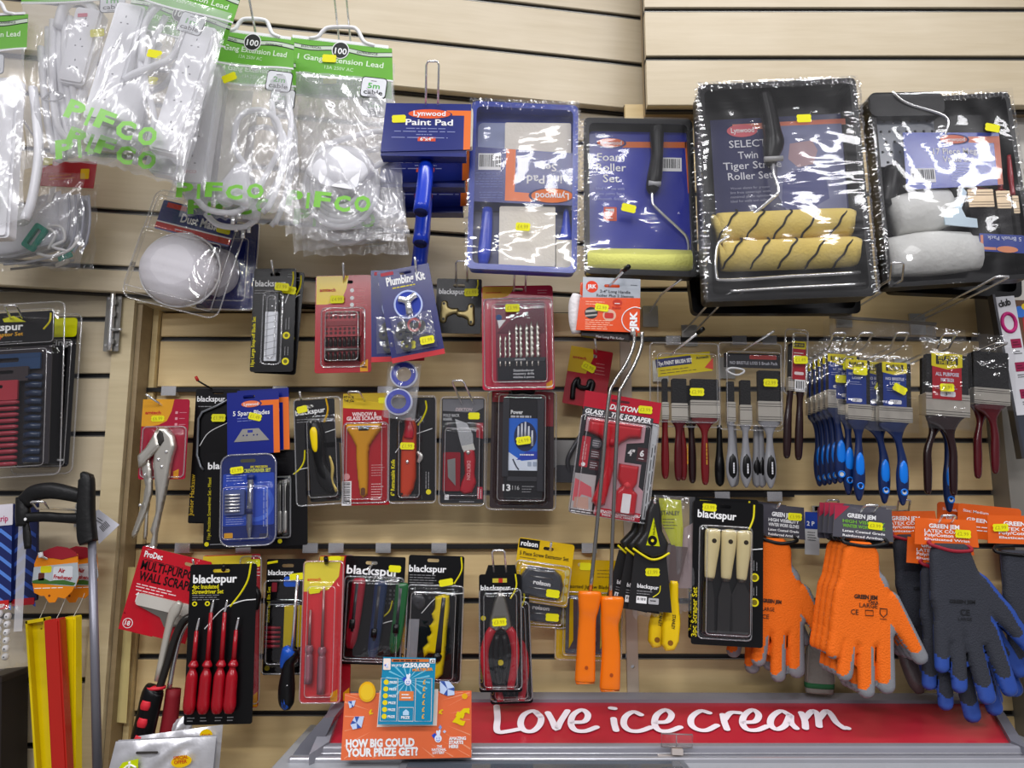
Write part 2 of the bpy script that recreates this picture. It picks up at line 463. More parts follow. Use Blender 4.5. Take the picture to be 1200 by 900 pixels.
    def copy(s, dx=0, dy=0, dz=0, rot=0, label=None, group=None):
        """another of the same, moved by world metres (dx, dy, dz)"""
        r = s.root.copy(); COL.objects.link(r)
        r.location = s.root.location+Vector((dx, dy, dz)); r.rotation_euler[1] += math.radians(rot)
        if label: r['label'] = label
        if group: r['group'] = group; s.root['group'] = group
        for ch in list(s.root.children):
            c = ch.copy(); COL.objects.link(c); c.parent = r
            for g_ in list(ch.children):
                e = g_.copy(); COL.objects.link(e); e.parent = c
        return r
def poly_sdf(pts):
    A = np.array(pts, float)
    def f(X, Y):
        d = np.full(np.shape(X), 1e9); ins = np.zeros(np.shape(X), bool); n = len(A)
        for i in range(n):
            a, b = A[i], A[(i+1) % n]; ex, ey = b-a; wx, wy = X-a[0], Y-a[1]
            t = np.clip((wx*ex+wy*ey)/max(ex*ex+ey*ey, 1e-9), 0, 1)
            d = np.minimum(d, np.hypot(wx-ex*t, wy-ey*t))
            c = ((a[1] <= Y) & (b[1] > Y)) | ((b[1] <= Y) & (a[1] > Y))
            with np.errstate(divide='ignore', invalid='ignore'):
                xi = a[0]+(Y-a[1])/(b[1]-a[1] if b[1] != a[1] else 1e-9)*ex
            ins ^= c & (X < xi)
        return np.where(ins, -d, d)
    return f
def caps_sdf(caps, k=3.0):
    """smooth union of tapered capsules (x0,y0,r0,x1,y1,r1[,hard])"""
    def f(X, Y):
        D = None
        for c in caps:
            x0, y0, r0, x1, y1, r1 = c[:6]; ex, ey = x1-x0, y1-y0
            t = np.clip(((X-x0)*ex+(Y-y0)*ey)/max(ex*ex+ey*ey, 1e-9), 0, 1)
            q = np.hypot(X-x0-ex*t, Y-y0-ey*t)-(r0+(r1-r0)*t)
            if D is None: D = q
            else:
                kk = c[6] if len(c) > 6 else k
                if kk <= 0: D = np.minimum(D, q)
                else:
                    h = np.clip(.5+.5*(q-D)/kk, 0, 1); D = q*(1-h)+D*h-kk*h*(1-h)
        return D
    return f
def hook(hx, hy, Yp, tx, ty, wallY=0.0, kind='wire', label='', out=.03, group=None, plate=True, black=False):
    """peg hook: passes the pack hole (hx,hy) at depth Yp, its tip is seen at (tx,ty)"""
    H = W(hx, hy, Yp); T = W(tx, ty, Yp-out); B = Vector((H.x, wallY-.003, H.z-.004))
    root = bpy.data.objects.new('peg_hook', None); COL.objects.link(root); root.empty_display_size = .02; root.location = B
    tag(root, label, 'hook', group)
    r = .0021
    if kind == 'wire':
        pts = [Vector((0, 0, 0)), H-B+Vector((0, .012, 0)), H-B, T-B]
        k = T-B; v, f = tube_vf(pts, r, 8, False)
        link('prong', v, f, CHROME, root, True)
        if black:
            dr = (T-H).normalized(); v, f = tube_vf([k-dr*.012, k+dr*.003], r*1.9, 8, False); link('rubber_tip', v, f, BLK, root, True)
    else:                                             # closed loop of two wires
        w = Vector((.0105, 0, 0))
        pts = [-w, H-B-w+Vector((0, .01, 0)), H-B-w, T-B-w-(T-H)*.08, T-B-w*.75, T-B+w*.75, T-B+w-(T-H)*.08, H-B+w, H-B+w+Vector((0, .01, 0)), w]
        v, f = tube_vf(pts, r*.9, 8, False); link('wire_loop', v, f, CHROME, root, True)
    if plate:
        v, f = box_vf(-.015, .015, -.004, .002, -.03, .012); link('back_plate', v, f, STEEL, root)
    return root
# ================================================================== the setting
WOOD_UP = wood('pale_maple', 'C8B898', 'D8CAAE'); WOOD_MAIN = wood('warm_maple', 'DCC088', 'EDD49E'); WOOD_POST = wood('post', 'C4B38C', 'D6C6A0')
SLOT = M('1A1A1C', .35, bump=.1); LIP = M('77756F', .35, .6)
def slatwall(name, xa, xb, edges, Y0, Y1, mat, th=.018, gap=.0095, vis_back=True, skip=()):
    """planks between slot heights `edges` (list of Z, descending); wall plane from (xa,Y0) to (xb,Y1)"""
    d = Vector((xb-xa, Y1-Y0, 0)); L = d.length; ang = math.atan2(d.y, d.x)
    top, bot = edges[0], edges[-1]
    v, f = box_vf(0, L, th*.8, th+.006, bot, top)
    root = link(name, v, f, M('2B2622', .6), None); root.location = (xa, Y0, 0); root.rotation_euler = (0, 0, ang)
    tag(root, kind='structure'); proto = {}
    for i in range(len(edges)-1):
        h = round(edges[i]-edges[i+1]-gap, 5)
        if h not in proto:
            b = .0015
            sec = [(0, th), (0, b), (b, 0), (h-b, 0), (h, b), (h, th)]       # z, y
            vs = []; fs = []
            for x in (0, L):
                vs += [(x, q[1], q[0]) for q in sec]
            for k in range(6):
                k2 = (k+1) % 6; fs.append((k, k+6, k2+6, k2))
            fs.append((0, 1, 2, 3, 4, 5)); fs.append((11, 10, 9, 8, 7, 6))
            me = bpy.data.meshes.new('plank'); me.from_pydata(vs, [], fs); me.materials.append(mat); proto[h] = me
        o = bpy.data.objects.new('plank', proto[h]); COL.objects.link(o); o.parent = root; o.location = (0, 0, edges[i+1]+gap/2)
        if i:
            if 'ins' not in proto:
                v, f = box_vf(0, L, .006, th, -gap*.5, gap*.5); v2, f2 = box_vf(0, L, .001, .008, -gap*.5, -gap*.28)
                me = bpy.data.meshes.new('slot_insert'); me.from_pydata(v+v2, [], f+[tuple(i_+8 for i_ in q) for q in f2]); me.materials.append(SLOT); me.materials.append(LIP)
                for k in range(6, 12): me.polygons[k].material_index = 1
                proto['ins'] = me
            o = bpy.data.objects.new('slot_insert', proto['ins']); COL.objects.link(o); o.parent = root; o.location = (0, 0, edges[i])
    return root
def zs(px, ys, Y): return [W(px, y, Y).z for y in ys]
# main recessed panel, facing the camera
ZM0 = W(600, 577.5, 0).z
XL, XM, XR = W(160, 600, 0).x, W(737, 600, 0).x, W(1172, 500, 0).x
main_edges = [ZM0+.1*k for k in (8, 7, 6, 5, 4, 3, 2, 1, 0, -1, -2, -3, -4, -5, -6, -7, -8)]
XLm = W(174, 600, 0).x
ZTOP = W(400, 364, 0).z
slatwall('wall_back', XLm, XM-.011, [ZTOP]+main_edges[5:], 0, 0, WOOD_MAIN)
slatwall('wall_back_right', XM+.011, XR, main_edges, 0, 0, WOOD_MAIN)
# slightly turned wall on the upper left: Y = YL(x)
XP = W(130, 340, -.09).x; TA = .15
X750 = W(750, 100, .04).x
def YL(x): return -.09+(x-XP)*TA
xl = -1.25
zedge = W(60, 338, YL(-.85)).z
ZL = W(138, 244, YL(W(138, 244, -.09).x)).z
up_edges = [ZL+.1108*k for k in (4, 3, 2, 1, 0, -1)]+[zedge]
o = slatwall('wall_left', xl, X750+.03, up_edges, YL(xl), YL(X750+.03), WOOD_UP)
o.rotation_euler[1] = .02; o.location.z += .004
YLOW = -.06
xpost = W(119, 560, YLOW).x
low_edges = [zedge+.012]+[W(60, 374, YLOW).z-.109*k for k in range(0, 11)]
slatwall('wall_left_lower', xl, xpost, low_edges, YLOW, YLOW, WOOD_UP)
# overlay boards above, 26 mm proud (left) and a deeper bulkhead (right)
def YLf(x): return YL(x)-.026
e0 = W(750, 131, YLf(X750)).z; e1 = W(750, 76, YLf(X750)).z
o = slatwall('wall_left_upper', xl, X750+.002, [e1+.33, e1+.22, e1+.11, e1, e0], YLf(xl), YLf(X750), WOOD_UP, th=.022)
o.rotation_euler[1] = .02; o.location.z += .02*(X750-xl)
YB = -.06
b0 = W(800, 126, YB).z; b1 = W(800, 68, YB).z
slatwall('wall_right_upper', W(757, 60, YB).x, 1.35, [b1+.318, b1+.212, b1+.106, b1, b0], YB, YB, WOOD_UP, th=.022)
v, f = box_vf(W(757, 60, YB).x+.002, 1.35, YB+.029, .0, b0+.004, b1+.3); tag(link('trim_1', v, f, wood('edge', '8C7657', '9C8768')), kind='structure')
def post(nm, xa, xb, ya, yb, z0, z1, m):
    v, f = box_vf(xa, xb, ya, yb, z0, z1); return tag(link(nm, v, f, m), kind='structure')
yp = YLOW-.006
xa = W(119, 560, yp).x; xb = W(142, 560, yp).x
zt = zedge-.004
post('trim_4', xa, xb, yp, .01, .3, zt, WOOD_POST)
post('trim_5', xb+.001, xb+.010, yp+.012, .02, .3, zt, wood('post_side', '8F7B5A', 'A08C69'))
xs = xb+.011
post('trim_3', xs, XLm-.002, -.012, .02, .3, ZTOP, wood('stile', 'D5BD86', 'E6D09B'))
# rail that closes the top of the recess on the left
vs = [(x, y, z) for z in (ZTOP, zedge+.004) for x, y in ((xs-.02, YL(xs)+.024), (.0, YL(0)+.03), (.0, .03), (xs-.02, .03))]
tag(link('trim_2', vs, [(3, 2, 1, 0), (4, 5, 6, 7), (0, 1, 5, 4), (1, 2, 6, 5), (2, 3, 7, 6), (3, 0, 4, 7)], WOOD_POST), kind='structure')
# metal strip between the two back panels, with holes
def strip():
    x0, x1 = XM-.0105, XM+.0105; zt, zb = W(737, 398, 0).z, W(737, 960, 0).z
    hs = []
    for y in (430, 520, 610, 700, 781, 862):
        z = W(737, y, 0).z
        hs.append([(XM+.0035*math.cos(a*math.pi/5), z+.0035*math.sin(a*math.pi/5)) for a in range(10)])
    v, f = prism_vf([(x0, zb), (x1, zb), (x1, zt), (x0, zt)], hs, -.003, .004)
    o = tag(link('trim_6', v, f, M('D9C9B6', .5)), kind='structure')
strip()
# right hand end: racking upright, pale wall beyond
xr = XR+.004
post('trim_7', xr-.03, xr+.012, -.05, .02, .3, W(1155, 330, -.05).z, M('8A877F', .5, .2))
v, f = box_vf(xr+.014, 1.6, -.012, .03, .3, b0+.01); tag(link('wall_right', v, f, M('CFCBC2', .6)), kind='structure')
for z in (W(1190, 545, 0).z, ):
    v, f = box_vf(xr+.014, 1.6, -.016, -.012, z-.004, z+.004); tag(link('trim_8', v, f, SLOT), kind='structure')
v, f = box_vf(-2.6, 2.6, -4.2, .3, -.05, 0); tag(link('floor', v, f, M('77736C', .5, bump=.2)), kind='structure')
# dark floor-level furniture edge at far left
# ---- sliding door bolt on the post
def bolt():
    Yb = yp-.006
    p = P('door_bolt', 'grey metal sliding bolt screwed to the wooden post', 'bolt', (133, 342), (128, 413), Yb)
    g = M('8E8C88', .35, .9)
    p.prism('bolt_plate', rr(126, 344, 144, 412, 1), 0, 1.5, g)
    p.limb('bolt_bar', [(135, 338, 3, 3), (135, 375, 3, 3), (135, 412, 3, 3)], CHROME, d=6)
    for y in (352, 366, 398): p.prism('guide_loop', rr(130, y, 140, y+7, 2), 1.5, 9, g)
    p.tube('bolt_knob', [(136, 388, 8), (146, 388, 10), (149, 388, 10)], 1.8, CHROME, smooth=False)
    for x, y in ((129, 350), (142, 350), (129, 405), (142, 405)): p.prism('screw', ell(x, y, 1.5, n=10), 1.5, 2.4, CHROME)
    p.done()
bolt()
# rails behind the rows, held by chrome clips
def rail(x0, x1, y, clips, label):
    a, b = W(x0, y, -.012), W(x1, y, -.012)
    root = bpy.data.objects.new('hook_rail', None); COL.objects.link(root); root.location = a; tag(root, label, 'rail')
    v, f = box_vf(0, b.x-a.x, -.004, .004, -.004, .004); link('rail_bar', v, f, M('3B3A3A', .3, .7), root)
    for cx in clips:
        c = W(cx, y, -.012).x-a.x
        v, f = box_vf(c-.014, c+.014, -.009, .009, -.012, .006); link('rail_clip', v, f, CHROME, root)
rail(168, 458, 457, (200, 330, 452), 'thin black rail along the second slot above the locking pliers')
rail(160, 700, 640, (216, 287, 365, 395, 450, 515, 690), 'long black rail with chrome clips above the screwdriver packs')
rail(752, 940, 398, (788, 865, 900), 'thin black rail with chrome clips above the hanging paint brushes')
rail(762, 930, 580, (845, 906), 'thin black rail with chrome clips above the three scraper set')
# ================================================================== upper row: extension leads
GREEN = M('74B84A', .4, coat=.3); CABLE = M('F4F4F8', .4, coat=.2); PLAST = M('F4F4F8', .4, coat=.2)
def socket_bar(p, x0, y0, x1, y1, w, d, n=4, name='socket_bar'):
    ln = math.hypot(x1-x0, y1-y0); ux, uy = (x1-x0)/ln, (y1-y0)/ln; nx_, ny_ = -uy, ux
    def q(a, b): return (x0+ux*a+nx_*b, y0+uy*a+ny_*b)
    o = p.prism(name, [q(*t) for t in rr(0, -w/2, ln, w/2, 4)], d, d+18, PLAST)
    o2 = p.prism('bar_top', [q(*t) for t in rr(2, -w/2+2.5, ln-2, w/2-2.5, 3)], d+18, d+22, PLAST, parent=o)
    for k in range(n):
        a = ln*(k+.7)/(n+.6)
        for b, c, h1, h2 in ((-4, 0, 2.3, 1.1), (4, -4, 1.1, 2.0), (4, 4, 1.1, 2.0)):
            p.prism('socket_hole', [q(a+b-h1/2, c-h2/2), q(a+b+h1/2, c-h2/2), q(a+b+h1/2, c+h2/2), q(a+b-h1/2, c+h2/2)], d+22, d+22.3, M('55565A'), acc=True)
    return o
def lead_header(p, x0, x1, yl, yr, h, title, d=30, txt='2m', box=None, sub=True, xoff=0):
    """green printed band with handle; yl/yr the height of its top edge at either end"""
    k = (yr-yl)/(x1-x0); Y = lambda x: yl+k*(x-x0); A = -math.degrees(math.atan(k)); w = x1-x0
    wave = lambda x: 2.2*math.sin((x-x0)/w*5)
    n = 14
    xsn = [x0+w*i/n for i in range(n+1)]
    p.prism('green_header', [(x, Y(x)) for x in xsn]+[(x, Y(x)+h+wave(x)) for x in xsn[::-1]], d, d+1, GREEN)
    p.prism('header_edge', [(x, Y(x)+h+wave(x)-.2) for x in xsn]+[(x, Y(x)+h+wave(x)+1.6) for x in xsn[::-1]], d, d+1.3, WHT)
    cx = (x0+x1)/2
    p.g([(x, Y(x)+6+1.5*math.sin(x*.09)) for x in xsn]+[(x, Y(x)+12+1.5*math.sin(x*.09)) for x in xsn[::-1]], M('232B22'), d+1, 'ribbon_edge')
    p.g([(x, Y(x)+7+1.5*math.sin(x*.09)) for x in xsn]+[(x, Y(x)+11+1.5*math.sin(x*.09)) for x in xsn[::-1]], M('C9D6C4'), d+1.3, 'ribbon')
    p.g(ell(cx, Y(cx)+9.5, 10.2, 10.2, 22), WTXT, d+1.6, 'emblem_ring'); p.g(ell(cx, Y(cx)+9.5, 9.2, 9.2, 22), M('1C201E'), d+1.9, 'emblem')
    p.text('100', cx-7, Y(cx)+13, 14, 7, WTXT, d+2, A, .02)
    p.text('ELECTRICAL', x0+w*.12, Y(x0+w*.12)+10.6, w*.2, 2.4, BLK, d+1.6, A); p.text('EXPERIENCE', x0+w*.66, Y(x0+w*.66)+10.6, w*.2, 2.4, BLK, d+1.6, A)
    p.text(title, x0+w*.08, Y(x0+w*.08)+h*.62, w*.84, 6.3, M('DDEFD4'), d+1, A, .015)
    p.text('13A 250V AC', x0+w*.34, Y(x0+w*.34)+h*.83, w*.28, 4, M('CFE8C3'), d+1, A)
    # white carrying handle
    hpts = [(cx-.30*w, Y(cx-.3*w)-1, d), (cx-.22*w, Y(cx-.22*w)-4, d), (cx-.17*w, Y(cx)-15, d), (cx-.10*w, Y(cx)-19, d), (cx+.1*w, Y(cx)-18, d), (cx+.17*w, Y(cx)-14, d), (cx+.23*w, Y(cx+.2*w)-4, d), (cx+.33*w, Y(cx+.33*w)-1, d)]
    p.tube('handle', hpts, 2.3, WHT)
    p.prism('header_spine', [(x0+4, Y(x0+4)-3), (x1-4, Y(x1-4)-3), (x1-4, Y(x1-4)+1), (x0+4, Y(x0+4)+1)], d-1, d+1, WHT)
    if box:
        bx, by = box; o = rot2(rr(bx-15, by-12, bx+15, by+12, 4), bx, by, -A); i = rot2(rr(bx-14, by-11, bx+14, by+11, 3.5), bx, by, -A)
        p.g(o, BLK, d+6, 'label_border'); p.g(i, M('E4E6EA'), d+6.3, 'cable_label')
        a = math.radians(A); R = lambda u, v: (bx+u*math.cos(a)+v*math.sin(a), by-u*math.sin(a)+v*math.cos(a))
        p.text(txt, *R(-7, 1), 14, 6, M('53B648'), d+6.4, A, .02); p.text('cable', *R(-11, 8), 22, 5.2, BLK, d+6.4, A, .012)
        p.lines(*R(-4, -7.5), 8, 1, 2, .7, M('444444'), d+6.4, A); p.lines(*R(-6, 10), 12, 1, 2, .7, M('444444'), d+6.4, A)
PIF = M('82CC48', .45, coat=.2)
def letters(p, s, x0, y0, x1, y1, h, d):
    ang = -math.degrees(math.atan2(y1-y0, x1-x0)); T = math.hypot(x1-x0, y1-y0)
    ws = [.38 if c == 'I' else 1.0 for c in s]; tot = sum(ws); t = 0
    for i, c in enumerate(s):
        k = [0, 1.5, -1, 2, 0][i % 5]; u = t/tot
        p.text(c, x0+(x1-x0)*u, y0+(y1-y0)*u+k, T/tot*(.16 if c == 'I' else .82), h, PIF, d, ang+k, .045, name='bag_lettering'); t += ws[i]
# 5 m lead
p = P('extension_lead_pack', 'clear bag with round one-socket extension lead and green header reading 5m cable', 'extension lead', (403, 50), (408, 288), -.175, 'green headed extension lead bags')
lead_header(p, 343, 463, 52, 72, 40, '1 Gang Extension Lead', txt='5m', box=(441, 119))
for k in range(5):
    r = 40-k*4.2; p.tube('cable_loop', [(397+r*1.05*math.cos(a*math.pi/9+k), 222+r*1.12*math.sin(a*math.pi/9+k), 4+k*3.2) for a in range(19)], 3.3, CABLE, closed=False)
p.tube('cable_loop', [(362, 196, 8), (380, 178, 14), (410, 168, 14), (445, 161, 8), (462, 172, 4), (455, 190, 4), (430, 205, 6)], 3.3, CABLE)
o = p.limb('socket_head', [(375, 224, 20, 10), (386, 214, 27, 13), (402, 209, 29, 14), (418, 214, 25, 13), (428, 222, 14, 10)], PLAST, d=22, sq=3)
p.prism('socket_face', rot2(rr(378, 196, 424, 232, 8), 401, 214, 12), 30, 41, PLAST)
for x, y, w, h in ((396, 205, 6, 2), (388, 217, 2, 5), (408, 221, 2, 5)): p.g([(x, y), (x+w, y), (x+w, y+h), (x, y+h)], M('77777C'), 41, 'socket_hole')
p.sheet('bag_film', [(344, 90), (463, 108), (472, 272), (336, 280)], 30, 5, LBAG, 26, 34, 12, 3, rag=2)
p.sheet('bag_film', [(346, 60), (461, 76), (468, 284), (342, 276)], -6, 2, LBAG, 16, 20, 0, 8, rag=2)
letters(p, 'PIFCO', 340, 249, 438, 262, 16, 44)
p.sticker(390, 81, 33, -6)
p.lines(420, 268, 30, 4, 4, .8, M('8A8A8A'), 32)
p.done()
q5 = p; p.copy(-.012, .05, -.012, -2, 'second round socket lead bag, its crumpled bottom showing below the 5m cable bag')
# second 5 m bag behind, lower film edge showing
# 2 m lead with socket bar
p = P('extension_lead_pack', 'clear bag with white four-socket strip and green header reading 2m cable', 'extension lead', (305, 46), (296, 285), -.235, 'green headed extension lead bags')
lead_header(p, 255, 352, 46, 60, 36, '4 Gang Extension Lead', txt='2m', box=(337, 111))
socket_bar(p, 250, 84, 236, 224, 36, 6)
p.text('PIFCO', 229, 213, 16, 3.4, M('E58A98'), 30, 0)
p.prism('card_insert', [(270, 108), (300, 110), (288, 220), (262, 216)], 2, 4, M('D9D4C6'))
p.tube('cable_loop', [(300, 205, 6), (284, 180, 16), (288, 148, 20), (310, 138, 20), (332, 150, 18), (336, 178, 14), (322, 205, 8), (308, 230, 6)], 3.4, CABLE)
p.tube('cable_loop', [(322, 122, 4), (328, 150, 10), (340, 170, 12), (336, 210, 8), (326, 240, 6), (316, 252, 4)], 3.4, CABLE)
p.tube('cable_loop', [(340, 115, 2), (346, 150, 6), (342, 190, 8), (330, 230, 8), (322, 250, 8)], 3.2, CABLE)
p.tube('cable_loop', [(240, 236, 10), (256, 250, 14), (284, 254, 14), (300, 246, 12)], 3.6, CABLE)
p.limb('plug', [(292, 200, 6, 5), (290, 214, 12, 9), (286, 232, 20, 12), (283, 244, 18, 12)], PLAST, d=14, sq=3.2)
for x, y in ((277, 250), (292, 252), (285, 258)): p.limb('plug_pin', [(x, y, 2, 1.4), (x, y+9, 2, 1.4)], CHROME, d=14, sq=5)
p.sheet('bag_film', [(257, 84), (352, 97), (356, 262), (214, 240)], 34, 5, LBAG, 26, 34, 8, 11, rag=3)
letters(p, 'PIFCO', 228, 243, 330, 246, 15, 45)
p.sticker(281, 108, 42, 22)
p.done(); p.copy(-.012, .05, -.006, -2, 'second four-socket bag hanging behind the 2m cable bag')
# 1 m lead, hanging askew in front
p = P('extension_lead_pack', 'tilted front bag with white socket strip and green header reading 1m cable', 'extension lead', (234, -4), (174, 184), -.335, 'green headed extension lead bags')
lead_header(p, 168, 294, -14, -4, 36, '4 Gang Extension Lead', txt='1m', box=(250, 44))
socket_bar(p, 262, 42, 262, 192, 34, 14)
socket_bar(p, 168, 30, 172, 170, 34, 2, name='socket_bar')
p.tube('cable_loop', [(196, 90, 10), (190, 50, 18), (202, 22, 20), (222, 18, 20), (236, 40, 18), (232, 78, 16), (212, 96, 16), (196, 108, 18), (186, 118, 18)], 3.6, CABLE)
p.tube('cable_loop', [(186, 14, 4), (184, 50, 6), (196, 96, 8), (214, 140, 8), (216, 180, 8)], 3.4, CABLE)
p.tube('cable_loop', [(204, 30, 4), (200, 70, 6), (206, 110, 8), (230, 150, 8), (232, 182, 6)], 3.4, CABLE)
p.limb('plug', [(206, 118, 8, 5), (202, 134, 15, 9), (200, 156, 20, 12), (200, 168, 18, 11)], PLAST, d=16, sq=3.2)
p.sheet('bag_film', [(168, 14), (293, 24), (292, 204), (150, 190)], 40, 5, LBAG, 28, 38, 10, 21, rag=2)
letters(p, 'PIFCO', 152, 182, 264, 196, 19, 56)
p.sticker(226, 92, 50, 2); 
p.done(); p.copy(-.03, .045, -.016, -2, 'second tilted lead bag whose green letters peep out below the 1m bag')
# lead behind it, bundle of loops
p = P('extension_lead_pack', 'bag stuffed with bundled white cable, behind the tilted front bag', 'extension lead', (128, -16), (118, 200), -.235, 'green headed extension lead bags')
lead_header(p, 38, 214, -26, -30, 40, '4 Gang Extension Lead', txt='1m', box=(146, 20))
for i, (a, b, c) in enumerate(((60, 34, 78), (66, 40, 84), (74, 22, 92), (82, 18, 98), (56, 60, 74), (90, 26, 88), (70, 30, 104))):
    p.tube('cable_loop', [(a, b, 4+i*2), (a+4, 70+i*3, 8+i*2), (a+14, 130+i*4, 8+i*2), (c+4, 190-i*2, 6+i)], 3.9, CABLE)
p.tube('cable_loop', [(76, 40, 16), (84, 16, 20), (100, 8, 20), (118, 20, 18), (122, 50, 14), (112, 96, 12), (100, 140, 12)], 5.5, CABLE)
socket_bar(p, 118, 24, 100, 110, 32, 12, 3)
p.prism('brand_mark', rr(106, 31, 117, 35, .5), 34, 35, M('D8385E'))
p.tube('cable_tie', [(66, 124, 22), (78, 117, 26), (90, 121, 22), (80, 128, 26), (66, 124, 22)], 1.0, M('B8B8BA'))
p.sheet('bag_film', [(40, 14), (214, 10), (226, 196), (56, 204)], 34, 5, LBAG, 30, 34, 10, 31, rag=3)
letters(p, 'PIFCO', 96, 200, 206, 190, 19, 50)
p.sticker(130, 55, 36, 4)
p.done()
# far left lead
p = P('extension_lead_pack', 'leftmost bag at the picture edge with white socket strip and green header', 'extension lead', (2, 26), (-12, 276), -.26, 'green headed extension lead bags')
lead_header(p, -50, 47, 32, 32, 42, '4 Gang Extension Lead', txt='3m', box=(10, 92))
socket_bar(p, 16, 104, 14, 286, 44, 8)
p.tube('cable_loop', [(46, 110, 6), (54, 150, 10), (58, 190, 10), (52, 240, 8), (44, 262, 6)], 5, CABLE)
p.sheet('bag_film', [(-50, 74), (48, 74), (56, 268), (-45, 290)], 36, 4, LBAG, 20, 30, 6, 41, rag=2)
letters(p, 'PIFCO', -76, 262, 30, 256, 24, 46)
p.done()
# ================================================================== respirator masks bag
p = P('face_mask_pack', 'clear bag of folded white respirator masks under a red card header', 'mask', (74, 186), (62, 322), -.16)
p.prism('card_header', [(42, 190), (115, 190), (113, 222), (42, 218)], 0, 2, RED)
p.lines(60, 208, 34, 2, 4, .9, M('E08A3A'), 2, 5)
p.sticker(55, 190, 3, 2); p.prism('price_sticker', rr(97, 199, 107, 211, 1), 2, 2.4, M('F0C21E'))
MK = M('E4E5EC', .8, bump=.4, bscale=160)
for i in range(4):
    dx = i*9
    p.poly_puff('folded_mask', [(10+dx, 308-i*4), (14+dx, 284), (34+dx, 252), (60+dx, 236), (84+dx, 230), (86+dx, 262), (92+dx*.8, 288), (60+dx, 302-i*3), (34+dx, 310-i*3)], MK if i < 3 else M('B9BAC2', .8), d=22-i*6, R=9, depth=9, step=3)
p.prism('nose_strip', [(75, 230), (82, 228), (78, 248), (73, 246)], 32, 33, WHT)
p.puff('breathing_valve', caps_sdf([(44, 262, 12, 46, 262, 12)]), (28, 246, 62, 280), M('E4E6E6', .4), d=30, R=8, depth=7, step=2.5)
TEAL = M('1FA38C', .4)
p.prism('valve_clip', rot2(rr(56, 272, 72, 302, 3), 64, 287, 32), 32, 38, TEAL, holes=[rot2(rr(61, 277, 67, 297, 1), 64, 287, 32)])
p.tube('elastic_strap', [(80, 300, 34), (88, 284, 38), (78, 276, 38), (94, 276, 38), (98, 290, 36), (86, 298, 38), (100, 302, 34)], 1.6, WHT)
p.tube('elastic_strap', [(66, 304, 30), (84, 308, 34), (104, 300, 32), (112, 286, 30)], 1.6, WHT)
for i in range(3): p.prism('valve_clip', rot2(rr(88-i*4, 296+i*7, 104-i*4, 301+i*7, 1), 95, 300, -24), 14+i*4, 18+i*4, TEAL if i < 2 else M('8C8578'))
for i in range(4): p.tube('mask_edge', [(96+i*6, 236, 30-i*5), (100+i*6, 262, 32-i*5), (98+i*6, 286, 30-i*5), (90+i*6, 300, 26-i*5)], 1.5, M('B4B5C0', .7), 6)
for i in range(4): p.tube('mask_edge', [(12+i*6, 306+i*4, 30-i*6), (40+i*5, 304+i*4, 32-i*6), (70+i*5, 296+i*5, 32-i*6), (92+i*3, 290+i*6, 28-i*6)], 1.4, M('8E8C88' if i % 2 else 'C4C5CC', .7), 6)
p.sheet('bag_film', [(40, 214), (116, 216), (124, 322), (2, 318)], 44, 6, BAG, 28, 26, 8, 51, rag=4)
p.sheet('bag_film', [(40, 214), (116, 216), (120, 318), (4, 316)], -4, 2, BAG, 10, 12, 0, 52, rag=3)
p.done()
# ================================================================== dust masks
def dust(label, top, bot, Y):
    p = P('dust_mask_pack', label, 'mask', top, bot, Y, 'moulded dust mask packs'); x, y = top
    p.prism('backing_card', rr(x-46, y+12, x+46, y+48, 2), 1, 2.5, M('232B78', .4, coat=.2))
    p.g([(x-46, y+39), (x+46, y+39), (x+46, y+46), (x-46, y+46)], M('D23A34'), 2.5); p.g([(x-46, y+37.4), (x+46, y+37.4), (x+46, y+39), (x-46, y+39)], WTXT, 2.6)
    p.text('Dust Masks', x-19, y+33, 50, 10, WTXT, 2.6, 0, .03)
    p.g([(x-40, y+14), (x-16, y+14), (x-16, y+20), (x-40, y+20)], M('D23A34'), 2.6); p.lines(x-22, y+43, 30, 1, 3, 1, WTXT, 2.6)
    p.sticker(x+34, y+30, 3.5, 0)
    rib = lambda X, Y_: 0
    f = lambda X, Y_: (np.hypot((X-x)/47, (Y_-(y+88))/43)-1)*40+4*np.maximum(0, -(Y_-(y+88))/38)*np.abs((X-x)/49)
    o = p.puff('moulded_mask', f, (x-54, y+42, x+54, y+132), M('E6E3E8', .75, bump=.25, bscale=120), d=3, R=42, depth=42, step=2.5, back=0)
    me = o.data
    for v in me.vertices:                     # shallow stiffening ridges across the cup
        if v.co.y < -.012:
            z = v.co.z/p.sz; v.co.y -= .0004*math.sin(z*.55)*min(1, (-v.co.y-.012)/.01)
    p.tube('mask_rim', [(x+47*math.cos(a*math.pi/9), y+88+43*math.sin(a*math.pi/9), 4) for a in range(18)], 1.3, WHT, closed=True)
    p.blister(x-59, y, x+59, y+134, 0, 30, [(x-54, y+6, x+54, y+130, 12), (x-50, y+50, x+50, y+126, 38)], r=12)
    p.done(); return p
p = dust('moulded white dust mask in a tilted clear blister with navy card', (240, 234), (200, 354), -.15)
p = P('dust_mask_pack', 'navy backed dust mask pack mostly hidden behind the tilted front blister', 'mask', (266, 262), (258, 362), -.09)
p.prism('backing_card', rr(238, 262, 304, 362, 2), 0, 1.2, M('232B68', .35, coat=.4)); p.limb('moulded_mask', [(250, 296, 10, 8), (256, 310, 26, 14), (256, 330, 28, 14), (252, 346, 12, 8)], M('D8D5DC', .75), 16, 4)
p.blister(236, 260, 306, 364, 1.5, 14, [(242, 280, 300, 358, 18)], m=CLEAR); p.done()
hook(232, 250, -.15, 201, 208, wallY=-.09, label='wire hook carrying the dust mask blisters', out=.05)
